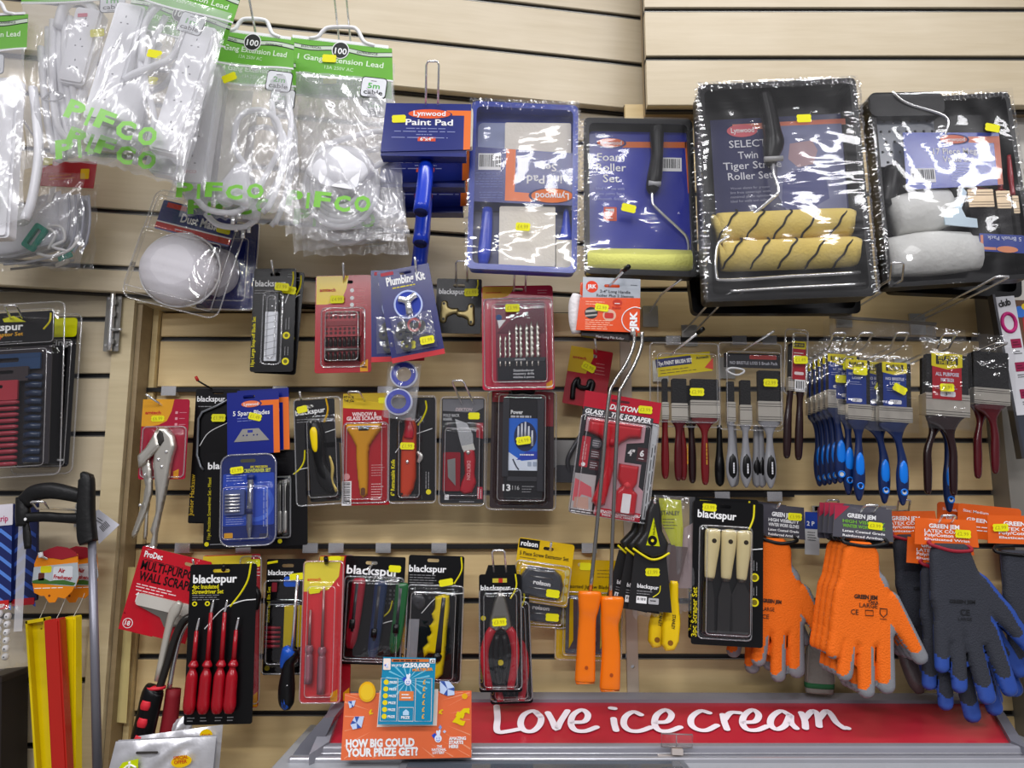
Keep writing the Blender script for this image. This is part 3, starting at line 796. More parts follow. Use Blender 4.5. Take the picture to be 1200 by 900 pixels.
# ================================================================== paint pads
def paint_pad(label, Y, top, bot):
    p = P('paint_pad', label, 'paint pad', top, bot, Y, 'paint pads with tube handles'); x, y = top
    nb = M('1B2878', .4, coat=.2)
    p.prism('card_sleeve', [(x-50, y), (x+51, y), (x+51, y+54), (x-54, y+58)], 0, 2, nb)
    p.prism('sleeve_fold', [(x-54, y+46), (x+46, y+46), (x+46, y+62), (x-54, y+62)], -26, 0, nb)
    p.prism('foam_pad', rr(x-46, y+4, x+53, y+50, 2), -16, -1, M('E9E2CC', .9, bump=.5, bscale=200))
    p.g([(x+22, y+8), (x+51, y+8), (x+51, y+54), (x+43, y+54.5), (x+43, y+14), (x+22, y+14)], ORG, 2)
    p.g(ell(x+3, y+13, 26, 6, 24), M('151C5C'), 2.1); p.g(ell(x+2, y+12.5, 25, 5.4, 24), M('F0602A'), 2.3)
    p.text('Lynwood', x-17, y+15, 38, 6, WTXT, 2.6, 0, .02); p.text('Paint Pad', x-26, y+26, 56, 7, WTXT, 2.2, 0, .02)
    for i, w in enumerate((50, 78, 26, 84)): p.lines(x-w/2, y+30+i*3.6, w, 1, 3, .9, M('8E96C8'), 2)
    p.g([(x-11, y+40), (x+10, y+40), (x+10, y+45), (x-11, y+45)], M('E0502A'), 2.1); p.text('6"x4"', x-8, y+44.4, 15, 3.8, WTXT, 2.3, 0, .02)
    p.sticker(x-34, y+19, 2.6, 3)
    p.tube('pad_handle', [(x-2, y+64, -24), (x-2, y+90, -10), (x-4, y+128, 4)], [8, 8.5, 9, 9, 9, 9, 9, 9, 9, 9, 9], M('1D3FC4', .3, coat=.5), 14)
    p.tube('handle_mouth', [(x-4, y+127.5, 4), (x-4.2, y+129.5, 5)], 7.4, M('0C1850'), 14, smooth=False)
    p.done(); return p
paint_pad('front blue paint pad with orange trimmed sleeve and tubular handle', -.24, (502, 122), (497, 268))
for k, (lb, Y, tp) in enumerate((('second paint pad, shaded, below the front sleeve', -.17, (500, 158)), ('rearmost paint pad of the three, above the plumbing kit', -.10, (498, 188)))):
    paint_pad(lb, Y, tp, (tp[0]-3, tp[1]+130))
hook(506, 124, -.24, 507, 72, wallY=-.02, kind='loop', label='tall wire loop hook above the paint pads', out=.06)

hook(301, 47, -.235, 283, -50, wallY=-.05, label='wire hook running up out of the picture through the 2m cable bag', out=.14)
hook(404, 47, -.175, 394, -50, wallY=-.03, kind='loop', label='double wire hook running up out of the picture through the 5m cable bag', out=.14)
hook(54, 182, -.12, 27, 140, wallY=-.09, label='bare wire hook right of the leftmost lead bag', out=.09)
# ================================================================== roller trays
def tray(p, pts, m, depth, rim=6, back=2, inner=None):
    """hollow tray: rim walls and a floor; pts = four corners TL TR BR BL"""
    cx = sum(a for a, b in pts)/4; cy = sum(b for a, b in pts)/4
    def inset(k): 
        o = []
        for a, b in pts:
            o.append((a+(k if a < cx else -k), b+(k if b < cy else -k)))
        return o
    def rnd(q, r=7):
        o = []
        for i in range(4):
            P0, P1, P2 = Vector(q[i-1]), Vector(q[i]), Vector(q[(i+1) % 4]); a = P1+(P0-P1).normalized()*r; b = P1+(P2-P1).normalized()*r
            for t in (0, .25, .5, .75, 1): v = a*(1-t)**2+P1*2*t*(1-t)+b*t*t; o.append((v.x, v.y))
        return o
    p.prism('tray_floor', rnd(inset(1.5)), 0, back, m)
    p.prism('tray_wall', rnd(inset(1.5)), back, depth-2, m, holes=[rnd(inset(4))])
    p.prism('tray_rim', rnd(pts), depth-2, depth, m, holes=[rnd(inset(rim))])
    return inset
def crimp(p, x0, y0, x1, y1, n, d, m=None, w=5):
    """pleated heat-shrunk edge of the wrap"""
    rnd = random.Random(int(x0+y1)); vs = []; fs = []
    nx_, ny_ = -(y1-y0), (x1-x0); l = math.hypot(nx_, ny_); nx_ /= l; ny_ /= l
    for i in range(n+1):
        t = i/n; x = x0+(x1-x0)*t; y = y0+(y1-y0)*t; h = (i % 2)*1.8+rnd.uniform(-.5, .5); ww = w*rnd.uniform(.5, 1.2)
        for k, (o, dd) in enumerate(((-.5, 0), (0, h+1.2), (.6, h), (1, .4))): vs.append(p.L(x+nx_*o*ww, y+ny_*o*ww, d+dd))
    for i in range(n):
        for k in range(3): a = i*4+k; fs.append((a, a+4, a+5, a+1))
    p.put('crimped_edge', m or WRAP, vs, fs)
WRAPS = film('shrink', gloss=.06, bump=.3, bscale=6, rough=.06, stretch=(.7, 1, 3.0), haze=.3)
WRAPL = film('shrink_light', gloss=.05, bump=.17, bscale=6, rough=.06, stretch=(.8, 1, 2.4), haze=.3)
# ---- paint pad set
p = P('paint_pad_set', 'shrink wrapped blue tray set with white paint pads and upside down label', 'paint set', (614, 128), (612, 324), -.16)
BT = M('2440B0', .3, coat=.4)
tray(p, [(553, 130), (677, 134), (675, 326), (551, 322)], BT, 34)
p.prism('tray_well', rr(560, 146, 670, 190, 6), 2, 3, M('A9B4DC', .4))
p.prism('white_pad', rr(592, 152, 669, 190, 2), 4, 24, M('E6E0D6', .9, bump=.4, bscale=200))
nb = M('1D2A80', .4, coat=.3)
p.prism('label_band', [(552, 183), (677, 190), (676, 250), (551, 246)], 30, 32, nb)
p.g([(594, 185.5), (605, 186), (604, 235), (625, 236.5), (624, 246), (593, 245)], ORG, 32)
p.g(ell(646, 239, 26, 9, 24), M('131A58'), 32.2); p.g(ell(647, 239, 24, 8, 24), M('F07A28'), 32.5)
p.text('Lynwood', 666, 236.4, 38, 7.5, WTXT, 32.8, 180, .02)
p.text('Paint Pad', 672, 216, 54, 9.5, WTXT, 32.3, 180, .015); p.text('Set', 652, 203, 18, 8, WTXT, 32.3, 180, .015)
p.barcode(562, 191, 588, 210, 32.2)
for i in range(6): p.lines(590, 214+i*3.1, 32, 1, 3, .8, M('7682BE'), 32, 180)
for i in range(3): p.lines(590, 236+i*3, 32, 1, 3, .8, M('7682BE'), 32, 180)
p.prism('compartment', rr(556, 250, 671, 318, 5), 2, 3, M('16246E', .4))
p.limb('pad_handle', [(573, 250, 6, 6), (572, 275, 7, 7), (570, 300, 7.5, 7), (569, 314, 5, 5)], M('1F46D0', .25, coat=.5), d=14)
p.prism('foam_pad', rr(587, 250, 651, 317, 2), 6, 26, M('E9E3D6', .9, bump=.4, bscale=200))
p.limb('pad_handle', [(664, 250, 3, 4), (664, 268, 5, 5), (664, 286, 9, 6)], M('1F46D0', .25, coat=.5), d=14)
p.prism('foam_pad', rr(652, 287, 675, 320, 1.5), 8, 24, M('D8D2C4', .9, bump=.4, bscale=200))
p.sheet('shrink_film', [(550, 128), (679, 132), (677, 328), (549, 324)], 36, 1.0, WRAPL, 40, 60, 3, 61)
crimp(p, 551, 130, 678, 134, 60, 34, w=9); crimp(p, 678, 140, 676, 324, 80, 34); crimp(p, 552, 240, 551, 300, 20, 34)
p.sticker(614, 276, 39, -3, t='£4.99')
p.done()
# ---- foam roller set
p = P('foam_roller_set', 'foam roller set with blue card and yellow roller in black tray', 'paint set', (745, 150), (746, 328), -.15)
tray(p, [(681, 150), (807, 150), (811, 330), (683, 328)], BLK, 36)
card = M('2430A4', .35, coat=.4)
p.prism('printed_card', rr(689, 159, 808, 299, 3), 12, 13.5, card)
p.g([(728, 171), (803, 170), (803, 177), (728, 178)], ORG, 13.5); p.g([(801, 170), (808, 170), (808, 230), (804, 230)], ORG, 13.5)
p.g(ell(715, 173, 17.5, 6, 22), M('1A1F70'), 13.8); p.g(ell(714, 172.5, 16, 5.2, 22), M('F07040'), 14); p.text('Lynwood', 702, 175, 25, 5, WTXT, 14.2, 0, .015)
for t, x, w, y in (('Foam', 698, 32, 194), ('Roller', 697, 35, 206), ('Set', 705, 19, 219)): p.text(t, x, y, w, 9, WTXT, 13.8, 0, .01)
for i, t in enumerate(('Ideal for use with', 'gloss paints for a', 'smooth finish')): p.text(t, 697, 228+i*6, 33, 3.2, M('A9B0E4'), 13.8)
p.g(rr(706, 248, 721, 264, 1), M('E05A34'), 13.8); p.text('7"', 708, 258, 10, 7.5, WTXT, 14.1, 0, .03); p.lines(708, 261, 9, 1, 2, .9, WTXT, 14.1)
p.barcode(773, 189, 797, 205, 13.9)
p.limb('roller_grip', [(768, 153, 7, 7), (767, 165, 8, 8), (767, 190, 7, 7), (764, 215, 8.5, 8), (761, 228, 7, 6), (760, 233, 4, 4)], BLK, d=24)
p.limb('grip_collar', [(756, 224, 3, 3), (770, 225, 3, 3)], M('C8C8C8', .3), d=31)
p.tube('wire_frame', [(761, 230, 24), (761, 243, 24), (765, 250, 24), (792, 274, 22), (801, 284, 20), (803, 300, 16), (803, 314, 12)], 1.7, CHROME)
p.limb('foam_roller', [(686, 312, 15, 15), (745, 312, 15.5, 15), (804, 312, 15, 15)], M('E3E382', .95, bump=.5, bscale=260), n=20, d=18, seg=2)
p.sheet('shrink_film', [(680, 149), (808, 149), (812, 331), (682, 329)], 38, 1.0, WRAPL, 40, 60, 4, 71)
crimp(p, 681, 152, 683, 326, 80, 36, w=4); crimp(p, 809, 160, 811, 328, 60, 36)
p.sticker(732, 256, 43, -12)
p.done()
hook(728, 316, -.205, 736, 313, wallY=0, label='black tipped hook in front of the yellow foam roller', out=.035, black=True, plate=False)
# ---- tiger stripe set
p = P('striped_roller_set', 'large black tray with two yellow striped rollers under glossy wrap', 'paint set', (899, 112), (913, 358), -.20)
A = 3
tray(p, [(808, 116), (991, 108), (996, 356), (808, 362)], BLK, 48, rim=7)
pc = M('3A3C62', .35, coat=.4)
p.prism('printed_card', [(826, 148), (980, 140), (982, 262), (828, 262)], 16, 17.5, pc)
p.g([(852, 153), (985, 146), (985, 153), (852, 160)], M('E88A70'), 17.5)
p.g([(905, 155), (980, 152), (980, 258), (912, 258), (900, 235)], M('8286A8'), 17.6); 
p.g([(918, 176), (944, 172), (950, 184), (944, 200), (926, 204), (915, 194)], M('B79AA0'), 17.8); p.g([(908, 212), (936, 204), (958, 216), (960, 240), (930, 256), (904, 250)], M('5A5E90'), 17.8)
p.g(ell(863, 160.5, 18, 7.5, 24, -2), M('E0707A'), 17.8); p.text('Lynwood', 850, 163.5, 27, 6, WTXT, 18.1, A, .015)
for t, x, w, y in (('SELECT', 847, 44, 181), ('Twin', 857, 23, 194), ('Tiger Stripe', 839, 68, 207), ('Roller Set', 844, 52, 219)): p.text(t, x, y, w, 8.5, M('D9D9E2'), 17.9, A, .008)
for i, t in enumerate(('Woven sleeve for greater', 'lint free coverage with', 'minimal paint splatter', 'Ideal for walls and ceilings')): p.text(t, 846, 230+i*5, 46, 2.8, M('A8AAC0'), 17.8, A)
p.limb('roller_grip', [(888, 117, 8, 8), (892, 140, 9, 9), (895, 165, 10, 10), (896, 180, 12, 10), (892, 196, 8, 8), (892, 204, 6, 6)], BLKM, d=30)
p.limb('grip_collar', [(882, 201, 3, 3), (903, 200, 3, 3)], M('B8B8B8', .3), d=40)
p.tube('wire_frame', [(893, 204, 34), (893, 218, 36), (897, 236, 36), (888, 246, 36), (836, 288, 36), (824, 300, 36), (822, 330, 34), (832, 336, 34), (905, 332, 34), (984, 328, 34)], 2.2, CHROME, seg=6)
p.tube('wire_frame', [(838, 348, 30), (905, 344, 30), (990, 340, 30)], 2.2, CHROME)
RY = M('EBD27C', .95, bump=.8, bscale=220)
for yy, xo, dd in ((273, 0, 22), (306, 3, 26)):
    r = p.limb('striped_roller', [(828+xo, yy+2, 15, 14), (834+xo, yy+2, 17, 16), (900+xo, yy, 17.5, 16), (972+xo, yy-3, 17, 16), (980+xo, yy-3, 14, 14)], RY, n=22, d=dd, seg=3)
    for k in range(5):
        xs_ = 838+xo+k*31
        pts = []
        for a in range(-5, 6):
            th = a*math.pi/12; pts.append((xs_+12*math.sin(th*1.1)*-1+math.sin(a*1.7)*1.1, yy+17.6*math.sin(th), dd+(16.3*math.cos(th))*p.s*1000*1.02))
        p.tube('black_stripe', pts, 1.15, M('2A2620', .9), 6, seg=2, acc=True)
p.sheet('shrink_film', [(806, 114), (993, 106), (998, 357), (806, 363)], 50, 1.6, WRAPS, 60, 80, 8, 81)
crimp(p, 808, 117, 991, 109, 70, 48, w=7); crimp(p, 993, 112, 998, 354, 130, 48, w=7); crimp(p, 808, 120, 808, 360, 100, 48, w=5)
p.sticker(925, 160, 60, 2)
p.done()
# ---- mega value set
p = P('decorating_set', 'black tray decorating set with blue label and small brushes, far right', 'paint set', (1085, 122), (1108, 340), -.15)
tray(p, [(1006, 130), (1168, 122), (1174, 336), (1006, 344)], BLK, 40, rim=5)
p.prism('tray_hump', rr(1002, 122, 1090, 150, 10), 10, 44, BLK)
gt = p.prism('grey_tray', rr(1008, 142, 1082, 204, 3), 14, 26, M('6E7480', .35, coat=.3))
for j in range(5):
    for i in range(7): p.limb('texture_stud', [(1014+i*10+(j % 2)*5, 150+j*12, 1.4, 1), (1014+i*10+(j % 2)*5+.5, 152+j*12, 1.4, 1)], M('2C2E34'), d=27, n=6, seg=1, acc=True)
p.tube('wire_frame', [(1030, 122, 46), (1046, 136, 46), (1088, 152, 46), (1088, 170, 44), (1078, 186, 38), (1060, 200, 34)], 1.7, CHROME)
fl = M('DEDEDA', .95, bump=1, bscale=90)
p.limb('fluffy_roller', [(1024, 262, 22, 16), (1060, 256, 26, 18), (1090, 250, 22, 14)], fl, d=24); p.limb('fluffy_roller', [(1014, 308, 22, 16), (1060, 304, 26, 18), (1116, 302, 22, 14)], fl, d=24)
p.limb('roller_grip', [(1030, 205, 9, 8), (1024, 228, 10, 9), (1018, 248, 8, 7)], BLK, d=24)
p.prism('label_card', [(1038, 170), (1148, 172), (1146, 232), (1036, 236)], 44, 45.5, M('2440B0', .35, coat=.4))
p.g([(1112, 176), (1148, 176), (1146, 232), (1140, 232), (1141, 184), (1112, 183)], M('EE9A84'), 45.5)
p.g(ell(1096, 179, 17, 6, 24, 2), M('1A2260'), 45.8); p.g(ell(1095, 179, 15.5, 5, 24, 2), M('EE8A70'), 46.1); p.text('Lynwood', 1083, 181.5, 25, 4.8, WTXT, 46.4, 0, .015)
p.text('17 Piece Mega', 1070, 196, 54, 6.8, WTXT, 45.9, 0, .015); p.text('Value Set', 1080, 205, 36, 6.8, WTXT, 45.9, 0, .015)
for i, w in enumerate((24, 28, 34, 30, 22, 18, 20)): p.lines(1098-w/2, 209+i*2.9, w, 1, 3, .8, M('C0C8F0'), 45.8)
p.barcode(1042, 212, 1070, 228, 45.9)
p.prism('plastic_scraper', [(1074, 254), (1088, 252), (1096, 244), (1100, 234), (1104, 240), (1096, 258), (1100, 268), (1112, 270), (1112, 280), (1076, 276)], 42, 45, M('CFE2EE', .3))
def small_brush(x0, x1, y0, up=40, d=36):
    cx = (x0+x1)/2
    p.limb('brush_handle', [(cx+1, y0-up, 2, 2), (cx, y0-up*.5, 3, 3), (cx, y0-up*.25, 2.5, 2.5), (cx, y0-2, (x1-x0)*.42, 3)], M('A31F2B', .3, coat=.5), d=d)
    p.prism('ferrule', rr(x0, y0, x1, y0+20, 1), d-4, d+6, M('B9A68C', .35, .9))
    for k in (3, 6, 14, 17): p.g([(x0, y0+k), (x1, y0+k), (x1, y0+k+.9), (x0, y0+k+.9)], M('6E6254', .4, .8), d+6.1, 'ferrule_groove')
    p.prism('bristles', rr(x0+1, y0+20, x1-1, y0+52, 1), d-3, d+5, M('1C1A1C', .8, bump=1, bscale=400))
small_brush(1106, 1135, 236, 14); small_brush(1138, 1154, 238, 12); small_brush(1156, 1163, 244, 48)
p.prism('inner_label', rot2(rr(1112, 288, 1162, 308, 1), 1137, 298, 4), 44, 45, M('26409C', .4, coat=.3))
p.g(rot2([(1113, 290), (1116, 290), (1116, 303), (1130, 303), (1130, 306), (1113, 306)], 1137, 298, 4), M('E89A7C'), 45); p.g(ell(1142, 305, 12, 3.6, 20, 4), M('EE9A70'), 45.3)
p.text('5 Brush Pack', 1159, 292, 38, 4.4, M('D5DAF0'), 45.4, 176, .01)
p.sheet('shrink_film', [(1003, 126), (1169, 120), (1176, 338), (1004, 346)], 48, 2, WRAPL, 60, 70, 8, 91)
crimp(p, 1006, 130, 1006, 340, 90, 40, w=6); crimp(p, 1090, 126, 1166, 124, 30, 40, w=6); crimp(p, 1170, 128, 1174, 334, 60, 40, w=5)
p.sticker(1136, 170, 58, -12)
p.done()
hook(1050, 328, -.215, 1052, 308, kind='loop', label='loop hook under the decorating set beside the striped rollers', out=.05)
hook(1150, 338, -.215, 1176, 324, kind='loop', label='long loop hook at the lower right corner of the decorating set', out=.06)
hook(838, 356, -.2, 866, 342, kind='loop', label='loop hook under the striped roller tray', out=.03)
hook(775, 345, -.12, 806, 321, label='dark hook with steel plate between foam roller and striped roller trays', out=.05, black=True)
# the trays' backs stand proud below the front: second stock behind
p = P('roller_tray', 'plain black tray edge hanging behind the striped roller set', 'paint set', (900, 330), (902, 368), -.09)
tray(p, [(800, 300), (1000, 300), (998, 372), (806, 372)], BLK, 30, rim=6); p.done()
p = P('roller_tray', 'black tray edge behind the decorating set, above the brushes', 'paint set', (1100, 300), (1102, 348), -.06)
tray(p, [(1030, 280), (1185, 280), (1183, 350), (1034, 350)], BLK, 30, rim=6); p.done()
p = P('acrylic_shelf', 'clear acrylic tray edge above the blue handled brushes', 'shelf', (1030, 374), (1030, 400), -.04)
p.prism('acrylic_front', rr(972, 376, 1096, 396, 1), 0, 3, RIGID); p.prism('acrylic_side', rr(972, 376, 976, 402, 1), -30, 0, RIGID); p.prism('acrylic_side', rr(1092, 376, 1096, 402, 1), -30, 0, RIGID)
p.prism('acrylic_lip', rr(972, 374, 1096, 377, 1), -2, 5, M('9A958C', .2)); p.done()
# ================================================================== carded tools
AMY = M('F0CF2A', .4, coat=.3); AMR = M('B8232F', .4, coat=.35); AMO = M('F0A81E', .4)
def blackspur(p, x, y, w, h, d, ang=0, arc=None, sub=True, m=WTXT):
    p.text('blackspur', x, y, w, h, m, d, ang, .02)
    if arc:
        ax, ay, aw, ah = arc          # yellow sweep, white sweep
        p.tube('yellow_sweep', [(ax, ay, d), (ax+aw*.08, ay+ah*.35, d), (ax-aw*.1, ay+ah*.7, d), (ax-aw*.5, ay+ah, d)], .9, YTXT, 5, acc=True)
        p.tube('white_sweep', [(ax-aw, ay+ah*1.55, d), (ax-aw*.5, ay+ah*1.1, d), (ax+aw*.15, ay+ah*.95, d)], .45, WTXT, 5, acc=True)
def amtech_corner(p, x0, y0, x1, y1, d, m=AMY, brand=True):
    """pale yellow corner with a curved lower edge and the maker's red word"""
    w, h = x1-x0, y1-y0
    p.g([(x0, y0), (x1, y0), (x0+w*.93, y0+h*.45), (x0+w*.8, y0+h*.8), (x0+w*.55, y0+h*.95), (x0+w*.3, y0+h), (x0, y0+h)], m, d)
    if brand: p.text('amtech', x0+w*.1, y0+h*.55, w*.5, h*.12, M('C8302A'), d+.2, 0, .03)
# ---- snap-off blades
Y1 = -.10
def snap_blades():
    p = P('blade_pack', 'black card with white snap-off blades in a tall narrow window', 'blade pack', (323, 315), (318, 436), Y1, 'snap-off blade packs')
    x0 = 298
    p.card(x0, 315, x0+50, 436, BLKM, 3, hx=323, hy=322, hw=6)
    blackspur(p, x0+2, 336, 36, 7, 1.3, arc=(344, 319, 8, 24))
    for i in range(2): p.lines(x0+2, 341+i*3, 24, 1, 3, .8, GTXT, 1.3)
    p.lines(338, 322, 6, 2, 3, .7, GTXT, 1.3)
    p.text('10pc Large Snap-off Blade Set', x0+4.5, 430, 58, 4, YTXT, 1.3, 90, .015)
    p.prism('blade_case_top', rr(x0+17, 346, x0+31, 367, 1), 1.2, 9, M('3A3B3E', .3))
    b = p.prism('blade_stack', [(x0+17, 367), (x0+31, 367), (x0+31, 424), (x0+17, 424)], 1.2, 8, M('C9CBD0', .3, .3))
    for i in range(7): y = 370+i*7.6; p.g([(x0+17, y+3), (x0+31, y), (x0+31, y+.7), (x0+17, y+3.7)], M('8D9096'), 8, 'snap_line')
    for y, t in ((394, ''), (424, '')): p.g(ell(x0+41, y, 4.2), YTXT, 1.3, 'round_icon'); p.g(ell(x0+41, y, 2.2, 2.2), M('6D6812'), 1.5, 'icon_mark'); p.lines(x0+40, y-7, 14, 2, 3.5, .7, GTXT, 1.3, 90)
    p.blister(x0+12, 342, x0+36, 428, 1.4, 12)
    p.sticker(x0+36, 339, 14, -6, t='£1.99')
    p.done(); return p
p = snap_blades()
q = p.copy(.012, .012, -.002, 3, 'second black snap-off blade card, swung out behind the front one')
hook(321, 323, Y1, 318, 305, label='thin wire hook above the snap-off blade cards', out=.03)
# ---- bit set
p = P('screwdriver_bit_set', 'red card with rows of small dark bits under clear blister', 'tool pack', (403, 322), (402, 437), Y1)
p.card(370, 323, 436, 437, AMR, 3, hx=404, hy=331, hw=10); amtech_corner(p, 371, 323.5, 409, 357, 1.25)
for y in (341, 350, 358):
    p.g(ell(413, y, 2.4), WTXT, 1.3, 'round_icon'); p.lines(418, y-1.5, 14, 2, 3, .7, M('E59A9A'), 1.3)
RD = M('8E1622', .4); rk = p.prism('bit_rack', rr(381, 365, 425, 396, 1.5), 1.2, 8, M('A81D2A', .35, coat=.3))
for y in (368.5, 373.5, 387, 391.8):
    for i in range(8): p.g(ell(384.5+i*5.3, y, 1.9, n=10), M('560A12'), 8, 'rack_hole')
p.prism('rack_bar', rr(382, 378, 424, 383.5, .5), 8, 9.5, RD)
rk2 = p.prism('bit_rack', rr(381, 397, 425, 427, 1.5), 1.2, 6, M('8A1420', .35))
bm = M('3A3230', .3, .8)
for y in (402, 419):
    for i in range(8):
        o = p.limb('bit', [(384.5+i*5.3, y-5, 1.3, 1.3), (384.5+i*5.3, y-1, 2.2, 2.2), (384.5+i*5.3, y+5, 2.2, 2.2)], bm, 8, 9, seg=1)
p.limb('bit_holder', [(383, 411, 2, 2), (398, 411, 2, 2), (399, 411, 1.2, 1.2), (423, 411, 1.2, 1.2)], STEEL, 8, 9, seg=1)
p.g([(423, 426), (432, 422), (432, 436), (423, 436)], AMO, 1.3); p.lines(425, 431, 6, 1, 2, 2, M('6A3A10'), 1.6)
p.blister(377, 361, 429, 431, 1.4, 16); p.sticker(396, 352, 5, 0, t='£4.99')
p.done()
hook(403, 331, Y1, 402, 308, label='thin wire hook above the red bit set card', out=.03)
# ---- plumbing kit
p = P('plumbing_kit', 'navy plumbing kit card tilted outward with bag of dark washers', 'tool pack', (472, 314), (491, 421), -.17, 'plumbing kit cards'); x, y = 472, 314
nb = M('1A2068', .4, coat=.2)
p.card(x-31, y, x+31, y+108, nb, 1, hx=x+2, hy=y+6); p.g([(x-31, y+102), (x+31, y+102), (x+31, y+108), (x-31, y+108)], M('C8323A'), 1.3)
p.text('Plumbing Kit', x-22, y+18, 46, 9.5, WTXT, 1.4, 0, .035); p.lines(x-16, y+22, 32, 1, 2, 1.2, YTXT, 1.4); p.g([(x-27, y+2), (x-12, y+2), (x-12, y+6), (x-27, y+6)], M('B43A48'), 1.4)
p.prism('blue_ring', ell(x-1, y+44, 17, 17, 26), 1.2, 2.2, M('B9C6EE'), holes=[ell(x-1, y+44, 15, 15, 26)]); p.g(ell(x-1, y+44, 15, 15, 26), M('1E3AA8'), 1.3)
p.limb('tap_head', [(x-11, y+36, 4, 3), (x-6, y+38, 4, 3), (x-1, y+40, 5, 4), (x+5, y+37, 4, 3), (x+10, y+35, 4, 3)], CHROME, d=5); p.limb('tap_stem', [(x-1, y+42, 4, 4), (x-1, y+56, 4.5, 4)], CHROME, d=5)
rnd = random.Random(4)
for i in range(11):
    wx, wy = x-18+rnd.random()*34, y+66+rnd.random()*28
    p.prism('washer', ell(wx, wy, 6, 6, 14), 4+i*.5, 6+i*.5, M('3A3C40', .6), holes=[ell(wx, wy, 2.2, 2.2, 8)])
p.prism('red_washer', ell(x+2, y+70, 8, 8, 18), 9, 10.5, M('B0343C', .5), holes=[ell(x+2, y+70, 5.5, 5.5, 14)])
p.sheet('bag_film', [(x-24, y+56), (x+24, y+56), (x+24, y+99), (x-24, y+99)], 8, 2, BAG, 18, 18, 5, 101)
p.sticker(x+14, y+91, 16, 0, t='£1.99'); p.done()
p.copy(-.012, .012, .0, 9, 'second plumbing kit card, hanging straight behind the front one')
hook(488, 320, -.17, 486, 301, label='hook hidden between the blue pad handle and the plumbing kit', out=.02)
# ---- PTFE tape pack
p = P('thread_tape_pack', 'clear strip with two blue and white rolls of thread tape', 'tape', (474, 424), (470, 492), -.13)
for k, (cx, cy) in enumerate(((475, 440), (471, 472))):
    p.prism('tape_roll', ell(cx, cy, 16, 15.5, 30), 0, 11, M('DDE2F4', .4), holes=[ell(cx, cy, 9, 8.6, 24)])
    p.prism('blue_spool', ell(cx, cy, 14.2, 13.7, 30), 11, 13, M('2A3CC0', .3, coat=.4), holes=[ell(cx, cy, 9, 8.6, 24)])
p.sheet('clear_wrap', [(457, 424), (494, 426), (490, 493), (453, 490)], 15, 1, BAG, 12, 20, 2, 111)
p.sheet('clear_back', [(457, 424), (494, 426), (490, 493), (453, 490)], -2, .5, film('pvc', gloss=.03, milky=.22, bump=.1), 4, 6, 0, 112)
p.done()
# ---- radiator keys
p = P('radiator_key_pack', 'black card with two brass radiator keys beside the paint pad set', 'tool pack', (538, 327), (536, 391), -.07)
p.card(512, 327, 565, 391, BLKM, 2); blackspur(p, 515, 345, 30, 6, 1.3, arc=(560, 328, 6, 14)); BR = M('A39468', .35, .8, bump=.1)
for cx, cy, s_ in ((525, 366, 1), (550, 369, -1)):
    p.prism('brass_key', ell(cx-2*s_, cy, 5.5, 5, 12)+[], 2, 5, BR, holes=[ell(cx-2*s_, cy, 1.5, 1.5, 8)]) if False else None
    p.puff('brass_key', caps_sdf([(cx-3*s_, cy-9, 4.2, cx-4*s_, cy+9, 4.2), (cx, cy, 5, cx, cy, 5), (cx, cy, 4, cx+11*s_, cy-1, 3.4)]), (cx-18, cy-16, cx+18, cy+16), BR, d=3, R=2, depth=3, step=1.3)
    for dy in (-9, 9): p.g(ell(cx-3.5*s_, cy+dy, 1.6, 1.6, 8), BLK, 6.2, 'key_hole')
p.sticker(553, 343, 3, 2, t='£1.99'); p.done()
hook(541, 331, -.07, 541, 306, kind='loop', label='loop hook above the radiator key card', out=.03)
# ---- drill set
p = P('drill_bit_set', 'pink and red blister with eight silver drill bits fanned upward', 'tool pack', (606, 335), (608, 458), -.12)
PR = M('C8324A', .35, coat=.4)
p.card(564, 335, 648, 457, PR, 4, hx=606, hy=340); amtech_corner(p, 565, 336, 602, 350, 1.3, M('D8A23A')); p.lines(630, 341, 14, 2, 3, .7, M('E8A0A8'), 1.3)
p.prism('wallet_back', rr(580, 354, 638, 447, 2), 1.2, 4, M('7A2038', .35, coat=.3)); p.prism('wallet_flap', [(581, 392), (600, 374), (637, 358), (637, 392)], 4, 5, M('5F1A2E', .35))
p.prism('holder', rr(582, 421, 638, 447, 1), 4, 12, M('1E1F26', .35)); p.prism('holder_lip', [(582, 421), (638, 421), (636, 425), (584, 425)], 12, 13, M('2C2E36', .3))
for t, y in (('Steinbohrer', 437), ('masonry drills', 440.7), ('mèches à pierre', 444.6)): p.text(t, 600, y, 24, 2.6, M('D6D6DA'), 12, 0, .01)
p.text('amtech', 602, 424.2, 12, 2.4, M('D6D6DA'), 13, 0, .02)
SB = M('DDDAD2', .25, .85)
for i, (bx, ty, w) in enumerate(((585, 396, 1.4), (591, 397, 1.4), (596, 390, 1.7), (604, 383, 2.1), (609, 384, 2.1), (616, 383, 2.5), (622, 380, 2.7), (629, 380, 2.7))):
    pts = [(bx, 421, w*.7, w*.7)]
    n = int((421-ty)/3)
    for k in range(n): pts.append((bx+(.5 if k % 2 else -.5), 420-k*3, w*(1 if k % 2 else .6), w))
    pts.append((bx, ty-2, .3, .3))
    p.limb('drill_bit', pts, SB, 7, 8, seg=2)
    p.limb('bit_shank', [(bx, 425, 1, 1), (bx, 431, 1, 1)], SB, 6, 13, seg=1)
p.g(ell(584, 373, 3.5, 3.5), M('24508C'), 4.5); p.g([(582, 376), (592, 376), (584, 386)], WTXT, 4.5)
p.g([(638, 450), (645, 446), (645, 456), (638, 456)], AMO, 1.3)
p.blister(566, 350, 647, 455, 1.5, 14, [(573, 356, 642, 452, 15)])
p.sticker(600, 364, 17, 0, t='£3.99'); p.done()
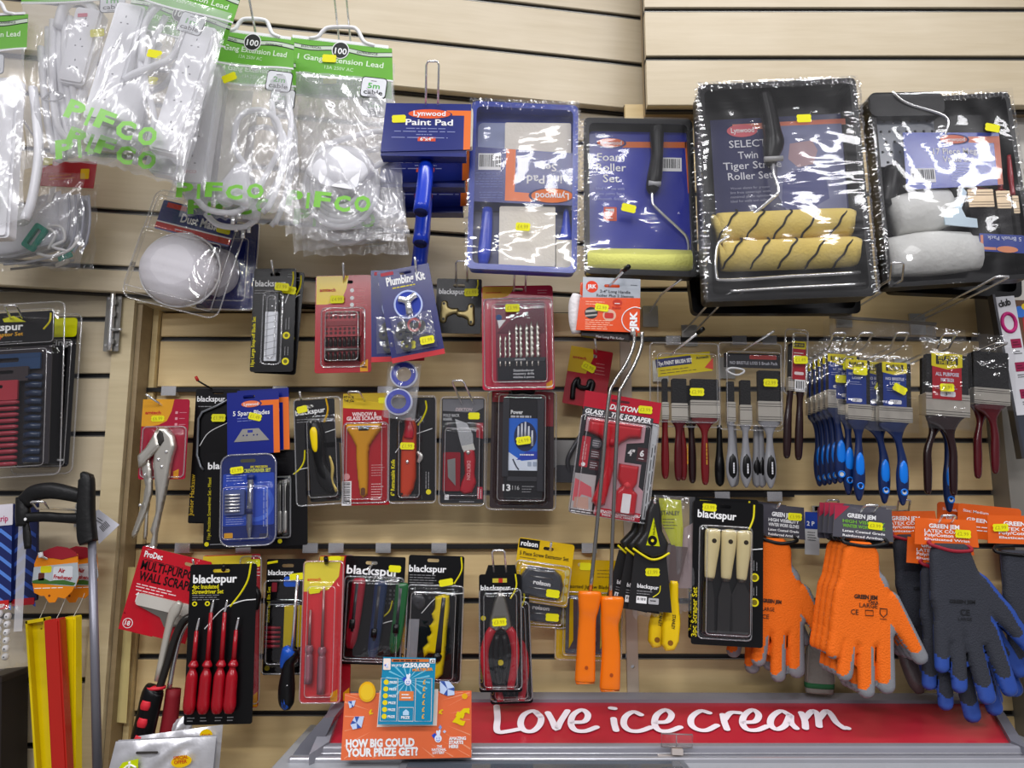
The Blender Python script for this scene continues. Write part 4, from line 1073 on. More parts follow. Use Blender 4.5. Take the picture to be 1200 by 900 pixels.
hook(609, 341, -.12, 610, 309, kind='loop', label='loop hook above the pink drill bit blister', out=.035)
# ---- clamp card
p = P('clamp_pack', 'tilted red and yellow card with small black clamp above grey plug', 'tool pack', (693, 409), (682, 479), -.05); x, y = 693, 409
p.card(x-24, y, x+26, y+68, M('A81E2C', .4, coat=.3), 2); p.g([(x-24, y), (x+2, y), (x+4, y+10), (x-2, y+30), (x-24, y+30)], M('D2B02A'), 1.3); p.text('amtech', x-20, y+14, 16, 3.4, M('B4382A'), 1.5, 0, .03)
p.lines(x+8, y+16, 14, 4, 4, .7, M('D88A8A'), 1.3)
p.tube('clamp_jaw', [(x-13, y+62, 4), (x-14, y+46, 4), (x-10, y+38, 4), (x-8, y+46, 4), (x+2, y+46, 4), (x+4, y+38, 4), (x+8, y+42, 4), (x+5, y+58, 4)], 3, BLK)
p.sticker(x, y+22, 3, -18, t='£2.99'); p.done()
hook(699, 413, -.05, 697, 396, label='hook above the red clamp card', out=.03)
# ---- grey plug adaptor behind
p = P('plug_adaptor', 'grey plug and cord behind the tile scraper pack', 'plug', (665, 512), (665, 575), -.01)
GP = M('4A4A4E', .4); p.prism('adaptor_box', rr(646, 517, 695, 549, 2), 0, 22, M('8C8A88', .5)); p.prism('adaptor_face', rr(650, 546, 682, 566, 3), 0, 26, GP)
p.tube('cord', [(668, 560, 20), (664, 540, 28), (674, 520, 26), (684, 500, 16), (684, 470, 6), (680, 455, 3)], 2.6, GP); p.done()
# ================================================================== row two
Y2 = -.085
# ---- locking pliers
p = P('locking_pliers', 'large chrome locking pliers on a red and yellow card', 'pliers', (195, 467), (189, 562), Y2)
p.card(168, 468, 223, 562, M('B01E3A', .4, coat=.3), 3, hx=195, hy=475); amtech_corner(p, 168, 468, 205, 500, 1.3, M('E4A22A'))
for y in (484, 491, 498): p.g(rr(207, y-1.5, 210, y+1.5, .5), M('E0A0A8'), 1.3); p.lines(212, y, 9, 1, 2, .7, M('D890A0'), 1.3)
p.g([(209, 553), (215, 550), (215, 561), (209, 561)], AMO, 1.3)
c = lambda l: [(150+a/4.09+(b/4.09-30)*.01, 430+b/4.09) for a, b in l]
CH = M('D8D4CA', .3, .85, bump=.06)
p.poly_puff('fixed_handle', c([(165, 290), (205, 293), (240, 330), (254, 385), (240, 440), (218, 600), (200, 700), (186, 790), (186, 850), (165, 866), (148, 855), (162, 800), (150, 780), (172, 690), (166, 600), (146, 470), (150, 420), (175, 380), (152, 330)]), CH, 6, 4, 9, 1.5)
p.poly_puff('moving_jaw', c([(162, 296), (140, 340), (112, 390), (75, 430), (84, 490), (112, 470), (150, 425), (185, 385), (176, 350)]), CH, 12, 4, 6, 1.5)
p.poly_puff('lever', c([(80, 440), (92, 510), (110, 570), (103, 640), (58, 795), (64, 818), (84, 800), (126, 690), (148, 600), (142, 500), (126, 440)]), CH, 3, 3, 6, 1.5)
p.poly_puff('release_lever', c([(120, 640), (112, 720), (110, 815), (122, 825), (130, 800), (128, 700), (134, 650)]), CH, 0, 2, 4, 1.5)
p.poly_puff('jaw_gap', c([(178, 305), (158, 340), (160, 378), (185, 385), (205, 360), (196, 320)]), M('2E2A26', .5), 14, 2, 2.5, 1.5)
for a, b in ((215, 412), (180, 448), (197, 482), (92, 450), (120, 520), (106, 660)): x_, y_ = c([(a, b)])[0]; p.limb('rivet', [(x_, y_-2, .6, .6), (x_, y_-1, 1.8, 1.2), (x_, y_+1, 1.8, 1.2), (x_, y_+2, .6, .6)], CHROME, 8, 16, seg=1)
p.limb('adjusting_knob', [(186, 637, 3, 3), (188, 641, 5, 4), (196, 641, 5, 4)], CHROME, d=10); p.tube('card_rivet', [(199, 580, 12), (197, 600, 11), (195, 622, 10)], .8, STEEL)
p.blister(170, 500, 222, 560, 1.5, 6, [(176, 505, 218, 556, 6)]); p.sticker(187, 491, 2, 0, w=16, h=7, t='£6.99'); p.done()
hook(190, 475, Y2, 171, 462, label='bent wire hook carrying the locking pliers', out=.03)
# ---- junior hacksaw
def saw():
    p = P('junior_hacksaw_pack', 'tall black junior hacksaw card with grey bow frame printed along it', 'saw', (256, 455), (247, 612), -.06, 'junior hacksaw cards'); x = 256
    p.card(x-26, 456, x+26, 612, BLKM, 2, hx=x, hy=460); p.text('blackspur', x-24, 471, 33, 6.5, WTXT, 1.3, 0, .02)
    p.text('Junior Hacksaw', x-21, 605, 48, 5, M('C8A628'), 1.3, 90, .01)
    p.tube('saw_frame', [(x+24, 463, 6), (x+2, 476, 6), (x-16, 484, 6), (x-20, 492, 6), (x-19, 535, 6), (x-14, 548, 6), (x-10, 552, 6)], 1.5, M('8E9298', .3, .7), smooth=False)
    p.tube('white_sweep', [(x-18, 524, 1.4), (x-8, 508, 1.4), (x+14, 496, 1.4)], .5, WTXT, 5, acc=True)
    p.lines(x-22, 477, 20, 1, 3, .8, GTXT, 1.3)
    p.sticker(x+4, 491, 8, 0, t='£1.99'); p.done(); return p
p = saw(); p.copy(-.002, .012, -.003, .8, 'second junior hacksaw card, its edge showing left of the front one')
p = P('hook_tip', 'black wire with red rubber tip above the hacksaw cards', 'hook', (249, 456), (249, 460), -.075)
p.tube('prong', [(249, 456, 0), (240, 450, 10), (236, 447, 16)], 1, BLK, smooth=False); p.tube('rubber_tip', [(236, 447, 16), (234, 442, 18)], 1.8, M('C0322C'), smooth=False); p.done()
# ---- spare blades
p = P('spare_blade_pack', 'navy and orange five spare blades card with trapezoid blade print', 'blade pack', (296, 459), (297, 532), -.105, 'spare blade cards')
p.card(266, 459, 327, 532, M('182684', .4, coat=.2), 1, hx=292, hy=465); p.g([(305, 470), (327, 470), (327, 532), (320, 532), (320, 476), (305, 476)], ORG, 1.3)
p.g(ell(295, 473.5, 12, 4.4, 22), M('17206A'), 1.5); p.g(ell(294, 473.5, 11, 3.8, 22), M('EE7A4A'), 1.7); p.text('Lynwood', 286, 475.4, 17, 3.6, WTXT, 1.9, 0, .015)
p.text('5 Spare Blades', 273, 486.5, 43, 5.4, WTXT, 1.4, 0, .012); p.lines(278, 490, 30, 2, 3, .7, M('7E8AD0'), 1.4)
p.prism('blade', [(284, 502.5), (303, 502.5), (315, 517), (274, 517)], 1.3, 2, M('A9A6A0', .35, .8), holes=[ell(285+k*0+off, 510, 1, 1, 8) for k, off in ((0, 0), (0, 4), (0, 12), (0, 16))])
p.g([(290, 504), (296, 504), (296, 507), (290, 507)], M('20309A'), 2); p.sticker(299, 489, 2.5, -16, w=16, h=8, t='£1.49'); p.done()
p.copy(.014, .012, .006, 0, 'second spare blades card offset to the right behind the front one')
# ---- black precision set
p = P('precision_screwdriver_set', 'wide black precision screwdriver card behind the blue blister', 'tool pack', (300, 529), (299, 641), -.085)
p.card(240, 529, 361, 641, BLKM, 2, hole=False); p.text('blackspur', 244, 548, 48, 8, WTXT, 1.3, 0, .02)
p.text('11pc Precision Screwdriver Set - Mixed', 248, 630, 72, 3.8, M('C9BB22'), 1.3, 90, .012)
p.g(ell(244, 635.5, 2.6), YTXT, 1.4); p.g(ell(329, 635.5, 2.6), YTXT, 1.4); p.lines(248, 636, 80, 1, 2, .8, GTXT, 1.3)
p.tube('yellow_sweep', [(358, 530, 1.6), (357, 543, 1.6), (352, 552, 1.6), (345, 558, 1.6)], .9, YTXT, 5, acc=True); p.tube('white_sweep', [(344, 558, 1.6), (352, 553, 1.6), (362, 551, 1.6)], .4, WTXT, 5, acc=True)
p.blister(322, 560, 342, 632, 1.5, 14, r=3)
for xx in (330, 336):
    p.limb('small_driver', [(xx, 570, .8, .8), (xx, 600, .8, .8), (xx, 602, 2.2, 2.2), (xx, 626, 2.2, 2)], STEEL, 8, 7)
p.done()
# ---- blue 5pc blister
p = P('precision_driver_pack', 'rounded blue blister with silver pen screwdriver and yellow heading', 'tool pack', (292, 531), (291, 641), -.125)
p.prism('printed_card', rr(259, 532, 325, 640, 12), 0, 1.2, M('14286E', .35, coat=.4)); p.g(rr(262, 555, 322, 616, 2), M('2A4CB8', .4), 1.3)
p.g(ell(300, 590, 22, 22, 28), M('3F66D0'), 1.4, 'blue_ring'); p.g(ell(300, 590, 17, 17, 28), M('2A4CB8'), 1.5, 'blue_ring')
p.prism('hang_slot', rr(282, 538, 300, 542, 2), 1.2, 1.6, M('4A4A2C')); p.text('5PC PRECISION', 294, 549, 20, 2.6, YTXT, 1.6, 0, .02); p.text('SCREWDRIVER SET', 284, 554, 34, 4, M('C9CF5A'), 1.6, 0, .03)
p.prism('bit_box', rr(265, 574, 289, 603, 1.5), 1.5, 9, M('4C5A90', .3))
for i in range(6): p.limb('small_bit', [(267, 580+i*3.8, 1.2, 1), (274, 580+i*3.8, 1.5, 1.3), (284, 580+i*3.8, 1.2, 1)], CHROME, 6, 11, seg=1)
p.limb('pen_body', [(296, 557, 3, 3), (296, 566, 4, 4), (296, 586, 4, 4), (295.5, 596, 4.2, 4), (295, 615, 4, 4), (295, 622, 3, 3), (295, 630, 1.6, 1.6)], M('B9BCC8', .22, 1.0), 12, 8)
p.limb('pen_cap', [(296, 557, 4.4, 4), (296, 563, 4.4, 4)], M('20306E', .3), 12, 9, seg=1); p.limb('pen_grip', [(295, 597, 4.5, 4.4), (295, 603, 4.5, 4.4)], M('1A2458', .4), 12, 8, seg=1); p.limb('pocket_clip', [(297, 568, 1.5, 1), (297, 590, 1.5, 1)], CHROME, 6, 15, seg=1)
p.g(rr(264, 624, 274, 630, .8), M('E0A22A'), 1.4); p.g(rr(305, 626, 316, 631, .8), M('20244A'), 1.4); p.lines(266, 606, 22, 4, 2.6, .7, M('AEB8E4'), 1.4); p.lines(310, 618, 44, 2, 3, .7, M('AEB8E4'), 1.5, 90)
for i in range(3): p.lines(266, 557+i*3, 24, 1, 2, .8, M('B8C2EA'), 1.5)
p.blister(259, 532, 325, 640, 1.8, 15, [(262, 568, 320, 634, 15)], r=12); p.sticker(279, 551, 6, 5, w=16, h=8, t='£1.99'); p.done()
# ---- hook knife set
p = P('scraper_pack', 'black blister card with yellow oval on a dark scraper handle', 'tool pack', (372, 466), (376, 590), Y2)
p.card(344, 468, 392, 526, BLKM, 2, hx=360); p.prism('card_lower', rr(360, 520, 396, 588, 3), 0, 1.2, BLKM)
p.text('blackspur', 346, 486, 35, 6, WTXT, 1.3, 4, .015); p.lines(347, 491, 24, 2, 3, .7, GTXT, 1.3)
p.tube('yellow_sweep', [(382, 467, 1.6), (384, 482, 1.6), (379, 496, 1.6)], 1, M('D8A818'), 5, acc=True); p.tube('white_sweep', [(380, 508, 1.6), (392, 505, 1.6)], .5, WTXT, 5, acc=True)
p.limb('scraper_handle', [(368, 495, 6, 4), (370, 506, 8, 6), (372, 525, 8, 6), (374, 545, 7, 5), (380, 562, 10, 4), (390, 575, 8, 3)], BLK, d=10)
p.limb('yellow_grip', [(369, 502, 2, 1), (369, 508, 4.5, 2), (370, 525, 3.5, 2), (371, 531, 1.5, 1)], YEL, d=18)
p.limb('hook_blade', [(386, 536, 1, .5), (389, 550, 2, .6), (388, 565, 1.4, .6), (393, 578, 2, .6)], M('D8C070', .3, .6), d=14)
p.blister(344, 466, 400, 592, 1.6, 14, [(358, 490, 397, 586, 16)]); p.sticker(354, 479, 3, 10, w=13, h=8); p.done()
hook(353, 469, Y2, 351, 459, label='hook above the dark scraper blister', out=.02)
# ---- window scraper
p = P('window_scraper', 'mustard yellow plastic window scraper on a red card', 'scraper', (429, 459), (428, 593), Y2)
p.card(402, 461, 457, 592, M('B01C26', .4, coat=.3), 1, hx=426, hy=472); p.g([(402, 466), (457, 474), (457, 482), (402, 478)], M('E0BE26'), 1.3); p.g([(402, 461), (457, 461), (457, 474), (402, 466)], M('C8A81E'), 1.35)
p.text('FIT FOR', 403, 467, 12, 3, BLK, 1.7, 0, .02); p.text('THE JOB', 403, 471, 12, 3, BLK, 1.7, 0, .02)
p.text('WINDOW &', 413, 488, 29, 4.4, M('F0D8D8'), 1.4, 0, .03); p.text('GLASS SCRAPER', 406.5, 493, 42, 4.4, M('F0D8D8'), 1.4, 0, .03)
MU = M('D79A22', .35, coat=.4)
p.poly_puff('scraper_body', [(406, 497), (448, 497), (448, 504), (443, 510), (434, 524), (433, 536), (433, 560), (432, 580), (427, 584), (423, 580), (420, 560), (418, 536), (418, 524), (412, 512), (406, 504)], MU, 2, 4, 8, 1.5)
p.prism('blade_window', [(420, 500), (436, 500), (433, 506), (422, 506)], 8.5, 10, M('B9C4C8', .2, .9)); p.g(rr(425, 572, 430, 581, 2), M('6A3A0C'), 10.4)
p.barcode(402, 564, 413, 592, 1.4, True); p.g(ell(407, 559, 4, 4), M('E8A0A0'), 1.4)
p.lines(436, 546, 16, 5, 3, .8, M('E09A9A'), 1.4); p.lines(436, 568, 14, 8, 3, .8, M('E8C0C0'), 1.4); p.blister(403, 495.5, 456, 590, 1.5, 9, [(405, 498, 452, 588, 12)]); p.sticker(450, 470, 2, 0, w=13, h=7); p.done()
hook(421, 470, Y2, 414, 459, kind='loop', label='loop hook above the window scraper card', out=.03)
# ---- retractable knife
p = P('retractable_knife', 'orange red retractable knife on a black card below the tape rolls', 'knife', (483, 463), (482, 590), Y2)
p.card(457, 466, 511, 587, BLKM, 2, hole=False); p.tube('yellow_sweep', [(499, 470, 1.6), (500, 480, 1.6), (495, 492, 1.6), (490, 499, 1.6)], 1, YTXT, 5, acc=True); p.tube('white_sweep', [(464, 531, 1.6), (478, 514, 1.6), (507, 503, 1.6)], .45, WTXT, 5, acc=True)
p.text('6" Retractable Knife', 463.5, 581, 42, 4.4, YTXT, 1.4, 90, .015)
p.poly_puff('knife_body', [(476, 494), (486, 492), (489, 500), (489, 560), (486, 574), (480, 583), (472, 583), (470, 576), (470, 545), (471, 520)], M('C8401E', .3, coat=.5), 3, 5, 9, 1.5, fmat=None)
p.limb('knife_nose', [(479, 491, 4, 3), (481, 505, 6, 5), (480, 515, 6, 5)], M('B02A38', .3, coat=.4), d=9); p.limb('slider', [(490, 530, 1.5, 1.5), (494, 536, 3, 2), (491, 543, 2, 1.5)], STEEL, d=6)
for y in (507, 542): p.limb('screw', [(479, y-2, 1, .8), (479, y, 2, 1), (479, y+2, 1, .8)], CHROME, 8, 14, seg=1)
p.g(ell(473, 579, 1.2), BLK, 12.2); p.g(ell(503, 577, 3), YTXT, 1.4); p.lines(500, 573, 26, 2, 3, .7, GTXT, 1.4, 90)
p.blister(456, 464, 512, 590, 1.6, 12, [(466, 490, 496, 586, 14)]); p.sticker(479, 524, 15, -2, w=17, h=8, t='£1.99'); p.done()
# ---- folding knife
p = P('folding_knife', 'red folding lock knife with silver blade and spare blade box', 'knife', (543, 464), (541, 594), Y2)
p.card(518, 467, 568, 590, M('26262A', .35, coat=.5), 2, hx=546, hy=474); p.g([(519, 468), (567, 468), (567, 478), (556, 484), (519, 482)], M('77777C', .3), 1.3)
p.text('DEKTON', 534, 482, 20, 3.6, M('C8B8BA'), 1.6, 0, .02, .3); p.text('FOLD BACK', 520, 489, 19, 3.4, M('BABABC'), 1.5, 0, .015); p.text('KNIFE', 520, 493.5, 10, 3.2, M('BABABC'), 1.5, 0, .015)
p.prism('knife_blade', [(534, 492), (548, 497), (555, 510), (556, 524), (543, 528), (539, 514)], 6, 8, M('C8CACC', .25, .8)); p.prism('blade_carrier', [(542, 524), (556, 521), (558, 528), (545, 531)], 7, 10, STEEL)
p.poly_puff('knife_handle', [(544, 528), (557, 526), (559, 540), (558, 556), (560, 566), (555, 578), (546, 580), (540, 576), (542, 566), (546, 556), (545, 545)], M('B3202E', .3, coat=.4), 4, 3.5, 7, 1.4)
p.text('DEKTON', 549, 541, 22, 4, M('E8A8A8'), 11.3, -90, .02); p.limb('pivot', [(550, 529, 1, .8), (550, 531, 3, 1.5), (550, 534, 1, .8)], STEEL, 10, 11, seg=1)
p.prism('spare_blade_box', rr(521, 531, 541, 576, 2), 2, 8, M('8E1826', .35, coat=.3)); p.prism('spare_blade', [(526, 540), (535, 538), (536, 570), (527, 560)], 8, 9, M('9A9A98', .3, .9))
p.g([(559, 496), (567, 496), (567, 515), (559, 513)], M('9C2230'), 1.4); p.g(rr(561, 571, 567, 585, .5), M('C8324A'), 1.4); p.lines(562, 584, 12, 2, 3, .8, WTXT, 1.6, 90); p.g(rr(523, 580, 528, 586, .4), WTXT, 1.4); p.lines(540, 588, 18, 1, 2, 1, GTXT, 1.4)
p.blister(516, 465, 570, 593, 1.6, 13, [(520, 500, 566, 584, 14)]); p.sticker(556, 488, 3, 0, w=14, h=8); p.done()
hook(549, 475, Y2, 536, 446, kind='loop', label='loop hook above the folding knife card', out=.04)
# ---- 13 piece drill set
p = P('boxed_drill_set', 'black drill case with bright blue label in a wide clear blister', 'tool pack', (613, 456), (611, 600), -.07)
p.card(576, 458, 650, 596, M('3A2A2C', .4), 3, hole=False); p.g([(577, 459), (596, 459), (596, 472), (577, 472)], M('B02433'), 1.3); p.g([(620, 459), (649, 459), (649, 500), (628, 500)], M('9A2230'), 1.3)
p.prism('drill_case', rr(592, 466, 636, 586, 4), 1.2, 30, M('1C1C20', .35)); p.limb('case_handle', [(600, 463, 5, 4), (613, 458, 5, 4), (626, 463, 5, 4)], BLK, d=20)
p.prism('case_latch', rr(590, 470, 597, 560, 1), 20, 34, M('2C2C32', .3)); p.prism('case_latch', rr(630, 470, 638, 576, 1), 20, 34, M('2C2C32', .3))
p.text('Dexter', 599, 487, 15, 4.4, WTXT, 30, 0, .03) if False else p.text('Power', 599, 488, 14, 4.6, WTXT, 30, 0, .03); p.lines(599, 491, 30, 1, 2, 2.4, M('C8C8CC'), 30)
p.prism('blue_label', rr(597, 493, 630, 553, 1), 30, 31, M('2F6FD8', .35, coat=.4)); p.g([(597, 532), (612, 542), (630, 540), (630, 553), (597, 553)], M('DCE4F0'), 31.1)
p.g(ell(616, 514, 13, 17, 26), M('14224E'), 31.2); p.g([(618, 531), (630, 531), (630, 540), (606, 541)], M('1E3FB4'), 31.3); p.lines(610, 535, 18, 1, 2, 1.6, WTXT, 31.6)
for i, (a, b) in enumerate(((608, 502), (612, 499), (616, 497), (620, 502), (624, 507))): p.limb('printed_drill', [(a, b, 1, .3), (a, b+18, 1.6, .3)], M('D8DCE4'), 6, 31.8, seg=1)
p.tube('printed_bit', [(602, 540, 31.6), (606, 548, 31.6), (609, 552, 31.6)], .8, M('2A3246'), 5)
for x_ in (619, 625): p.g(rr(x_, 543, x_+4.5, 548, .5), M('A8B4C8'), 31.5)
p.text('13', 591, 576, 9, 7, WTXT, 30.2, 0, .03); p.text('116', 602, 575, 8, 5, M('C8C8C8'), 30.2); p.lines(613, 571, 14, 3, 3, .8, GTXT, 30.2)
for y in (567,): p.prism('case_foot', rr(596, 560, 634, 565, 1), 30, 33, M('2C2C32'))
p.blister(571, 458, 653, 598, 1.8, 34, [(582, 463, 642, 590, 37)], r=6); p.sticker(614, 519, 39, 8, w=17, h=9, t='£4.99'); p.done()
# ---- mini roller sleeves and the two long rollers
Y3 = -.20
p = P('mini_roller', 'long mini roller with chrome rod and orange handle under an orange sleeve pack', 'paint roller', (714, 326), (703, 802), Y3, None)
L0 = lambda x, y: (x+(y-326)*.0225, y)
G_ = M('AEB4BC', .35, coat=.3); OR_ = M('E8521E', .4, coat=.3); HO = M('F47A20', .35, coat=.3)
p.prism('pack_back', rr(680, 328, 752, 394, 1), -24, -22, OR_)
p.limb('roller_sleeve', [(676, 346, 6, 6), (674, 358, 8, 8), (675, 380, 8, 8), (677, 394, 6, 6)], M('E8E4E4', .95, bump=1, bscale=120), d=-14); p.limb('roller_sleeve', [(680, 372, 15, 6), (716, 372, 16, 7), (748, 372, 15, 6)], M('E8E4E4', .95, bump=1, bscale=120), d=-13)
p.prism('grey_header', rr(682, 326, 752, 353, .5), 0, 1.5, G_, holes=[rr(708, 334, 727, 338, 1.8)]); p.prism('orange_sleeve', [(679, 352), (752, 350), (752, 393), (675, 393)], 0, 2, OR_)
p.g(ell(693, 338, 7.5, 7.5, 22), M('E8421E'), 1.5); p.text('JRK', 687.5, 340.5, 11, 5, WTXT, 1.8, 3, .03)
p.text('2-4" Long Handle', 703, 345, 37, 3.6, M('2A2E34'), 1.6, 0, .015); p.text('Roller Plus 2 Sleeves', 699, 350, 45, 3.2, M('2A2E34'), 1.6, 0, .015); p.lines(740, 334, 9, 1, 2, .8, M('5A6068'), 1.6)
p.lines(686, 357, 26, 2, 3, .7, M('F8C8A8'), 2); p.g(ell(693, 371, 8, 7.4, 22), M('2A2A2C'), 2); p.g([(686, 368), (700, 366), (700, 369), (686, 371)], M('B8B0A8'), 2.3); p.g([(686, 374), (700, 372), (700, 374), (686, 376)], M('B8B0A8'), 2.3)
p.g(ell(715, 373, 8, 7.4, 22), M('E4B8A0'), 2); p.g(rr(709, 370, 720, 377, 2), M('C8302A'), 2.3); p.g(ell(724.5, 357, 6, 4.4, 18), M('C8341A'), 2); p.lines(721, 358, 8, 1, 2, 1, WTXT, 2.3); p.lines(718, 363.5, 11, 1, 2, 2.6, M('C8341A'), 2.2)
for i in range(5): p.lines(686, 380+i*2.6, 36, 1, 2, .7, M('F8C8A8'), 2)
p.tube('logo_arc', [(753, 363, 2.3), (744, 362, 2.3), (734, 368, 2.3), (730, 378, 2.3), (734, 388, 2.3), (742, 393, 2.3)], .7, WTXT, 5); p.text('JRK', 748, 391, 24, 8, WTXT, 2.3, 90, .05)
p.prism('lower_pack', [(681, 392), (745, 392), (742, 402), (683, 398)], -20, -6, M('2C2628', .4)); p.text('Mini Long Pile Roller', 700, 400, 34, 3, M('D8D0D0'), -5.5, -3)
def rod(pts, hx0, hy0, hx1, hy1, dd):
    p.tube('chrome_rod', [(a, b, dd+k*0) for k, (a, b) in enumerate(pts)], 2.3, M('B4B2AE', .22, 1.0), 10, seg=6)
    t = [(hx0, hy0, 12, 8), (hx0, hy0+3, 13.5, 9), (hx0-.3, hy0+10, 13, 9), (hx0-1, hy0+20, 11.5, 9), (hx0-2, hy0+32, 10, 8), (hx1+.5, hy1-40, 10.5, 8), (hx1, hy1-4, 11.5, 9), (hx1, hy1, 11, 8)]
    p.limb('orange_handle', t, HO, 16, dd, sq=3, seg=5); p.g(ell(hx1+.5, hy1-16, 2, 2.2, 12), M('A8480E'), dd+9*p.s*1000+.1, 'hang_hole')
rod([L0(752, 394), L0(751, 412), L0(742, 436), L0(729, 460), L0(724, 480), L0(718, 600), L0(714, 706)], 724.5, 704, 724, 804, 12)
p.sticker(705.5, 364, 3, -6, t='£2.99'); p.done()
p = P('mini_roller', 'left hand mini roller rod with orange handle, nearer the yellow blade packs', 'paint roller', (714, 326), (703, 802), Y3-.012)
rod([L0(744, 392), L0(743, 410), L0(734, 432), L0(720, 455), L0(713, 478), L0(704, 580), L0(692, 702)], 700, 700, 697, 799, 0); p.limb('frame_end', [(744, 388, 3, 3), (744, 396, 3, 3)], STEEL, d=0); p.done()
hook(714, 335, Y3, 736, 313, label='long black tipped hook holding the orange roller sleeve pack', out=.05, black=True)
# ---- tile scraper
p = P('tile_scraper_pack', 'red headed glass and tile scraper blister behind the chrome rods', 'scraper', (731, 464), (712, 612), -.15); x, y = 731, 464
DK = M('C02638', .35, coat=.4)
p.prism('printed_card', [(x-46, y), (x+45, y+2), (x+45, y+144), (x-46, y+144)], 0, 1.2, M('26262A', .4, coat=.3)); p.g([(x-46, y), (x+45, y+2), (x+45, y+27), (x-46, y+22)], DK, 1.3)
p.g(rr(x-14, y+6, x+8, y+9, 1.5), M('5A1420'), 1.5); p.text('DEKTON', x-15, y+18, 34, 6, WTXT, 1.6, 0, .03, .3); p.g([(x-45, y+19), (x+38, y+22), (x+38, y+29), (x-45, y+27)], M('3A3A3E'), 1.6)
p.text('GLASS & TILE SCRAPER', x-43, y+26.5, 78, 5.4, WTXT, 1.9, -1, .03, .25)
WB = M('D4C8CC', .35)
p.prism('blister_tray', [(x-40, y+31), (x+30, y+31), (x+30, y+52), (x+10, y+56), (x+10, y+78), (x+30, y+78), (x+30, y+104), (x+36, y+108), (x+36, y+142), (x-18, y+142), (x-12, y+60), (x-24, y+50), (x-40, y+48)], 1.3, 4, M('C8A0A8', .35))
SR = M('C8202C', .3, coat=.5)
p.poly_puff('scraper_head', [(x-37, y+34), (x+26, y+34), (x+26, y+48), (x+12, y+50), (x+2, y+58), (x-1, y+70), (x-1, y+90), (x-6, y+130), (x-16, y+134), (x-22, y+128), (x-14, y+90), (x-14, y+66), (x-20, y+54), (x-37, y+49)], SR, 4, 4, 11, 1.8)
p.limb('blade_strip', [(x-36, y+35, 1, 1), (x-5, y+35, 1.4, 1), (x+25, y+35, 1, 1)], M('E8606A', .2), d=14); p.limb('thumb_groove', [(x-8, y+54, 3, 2), (x-8, y+62, 3, 2)], M('A01824'), d=17)
p.poly_puff('spare_blade_holder', [(x+4, y+80), (x+28, y+80), (x+28, y+100), (x+24, y+108), (x+30, y+112), (x+30, y+138), (x+4, y+138), (x+4, y+112), (x+10, y+106), (x+4, y+98)], SR, 4, 3, 9, 1.8)
p.prism('white_blades', rr(x+12, y+114, x+22, y+136, 1), 12, 14, WHT); p.limb('holder_knob', [(x+12, y+104, 1, 1), (x+16, y+104, 4, 3), (x+20, y+104, 1, 1)], M('E84A50'), d=12)
p.g(rr(x-42, y+54, x-32, y+90, 1), M('C02638'), 1.4); p.lines(x-39, y+82, 26, 2, 3, .8, M('F0B0B0'), 1.7, 90); p.g(ell(x-37, y+87, 2.4), WTXT, 1.7)
for k in range(3): p.g(rr(x-30, y+55+k*13, x-19, y+66+k*13, 4 if k == 0 else 1), M('5C5C62') if k == 0 else M('4A1E26'), 1.4); p.lines(x-29, y+58+k*13, 9, 3, 2.6, .8, M('D0D0D4'), 1.7)
p.text('4"', x+13, y+69, 8, 7, WTXT, 1.7, 0, .04); p.g(rr(x+24, y+58, x+36, y+74, .5), M('4A1420'), 1.4); p.text('6', x+27, y+68, 5, 7, WTXT, 1.7, 0, .04); p.lines(x+26, y+71, 8, 1, 2, .9, WTXT, 1.7)
p.g([(x-45, y+98), (x-20, y+98), (x-20, y+140), (x-45, y+140)], M('B8B4B4'), 1.4); p.g([(x-44, y+104), (x-24, y+112), (x-22, y+124), (x-34, y+122), (x-40, y+132), (x-44, y+130)], M('D4606A'), 1.6); p.g([(x-42, y+126), (x-26, y+124), (x-24, y+138), (x-42, y+138)], M('C8A090'), 1.7)
p.lines(x-44, y+142, 26, 1, 2, 1.4, WTXT, 1.5); p.g([(x-16, y+134), (x+36, y+134), (x+36, y+144), (x-16, y+144)], DK, 4.2); p.text('REPLACEMENT BLADES STORED', x-12, y+138.6, 46, 2.6, WTXT, 4.5, 0, .02); p.text('INSIDE PLASTIC HANDLE', x-8, y+142.6, 38, 2.6, WTXT, 4.5, 0, .02)
p.g([(x+38, y+28), (x+45, y+28), (x+45, y+140), (x+38, y+140)], M('C8CACC'), 1.4); p.lines(x+41, y+138, 100, 2, 3, .8, BLK, 1.7, 90)
p.blister(x-47, y+28, x+46, y+145, 1.8, 16, [(x-42, y+30, x+38, y+142, 18)], r=5); p.sticker(x+27, y+13, 3, 3, t='£3.99'); p.done()
# ================================================================== row three
# ---- wall scraper
PD = M('C8202E', .4, coat=.3)
p = P('wall_scraper_pack', 'large red multi-purpose wall scraper card hanging tilted at left', 'scraper', (212, 652), (196, 748), -.10); x, y = 212, 652
PXY = lambda l: rot2(l, x, y, 0)
p.root.rotation_euler = (0, math.radians(13), 0)
p.card(x-47, y-2, x+38, y+80, PD, 2, hx=x+14, hy=y+7)
p.text('ProDec', x-42, y+10, 22, 7, WTXT, 1.3, 2, .03); p.text('MULTI-PURPOSE', x-42, y+25, 74, 10.5, BLK, 1.3, 1, .025); p.text('WALL SCRAPER', x-41, y+38, 71, 10.5, BLK, 1.3, 1, .025)
p.lines(x-41, y+13, 60, 1, 2, .8, M('4A0A10'), 1.3); p.lines(x-41, y+43, 54, 2, 3.2, 1.1, M('F4D8D8'), 1.3); p.lines(x-40, y+50, 36, 1, 3.2, 1.1, M('F4D8D8'), 1.3)
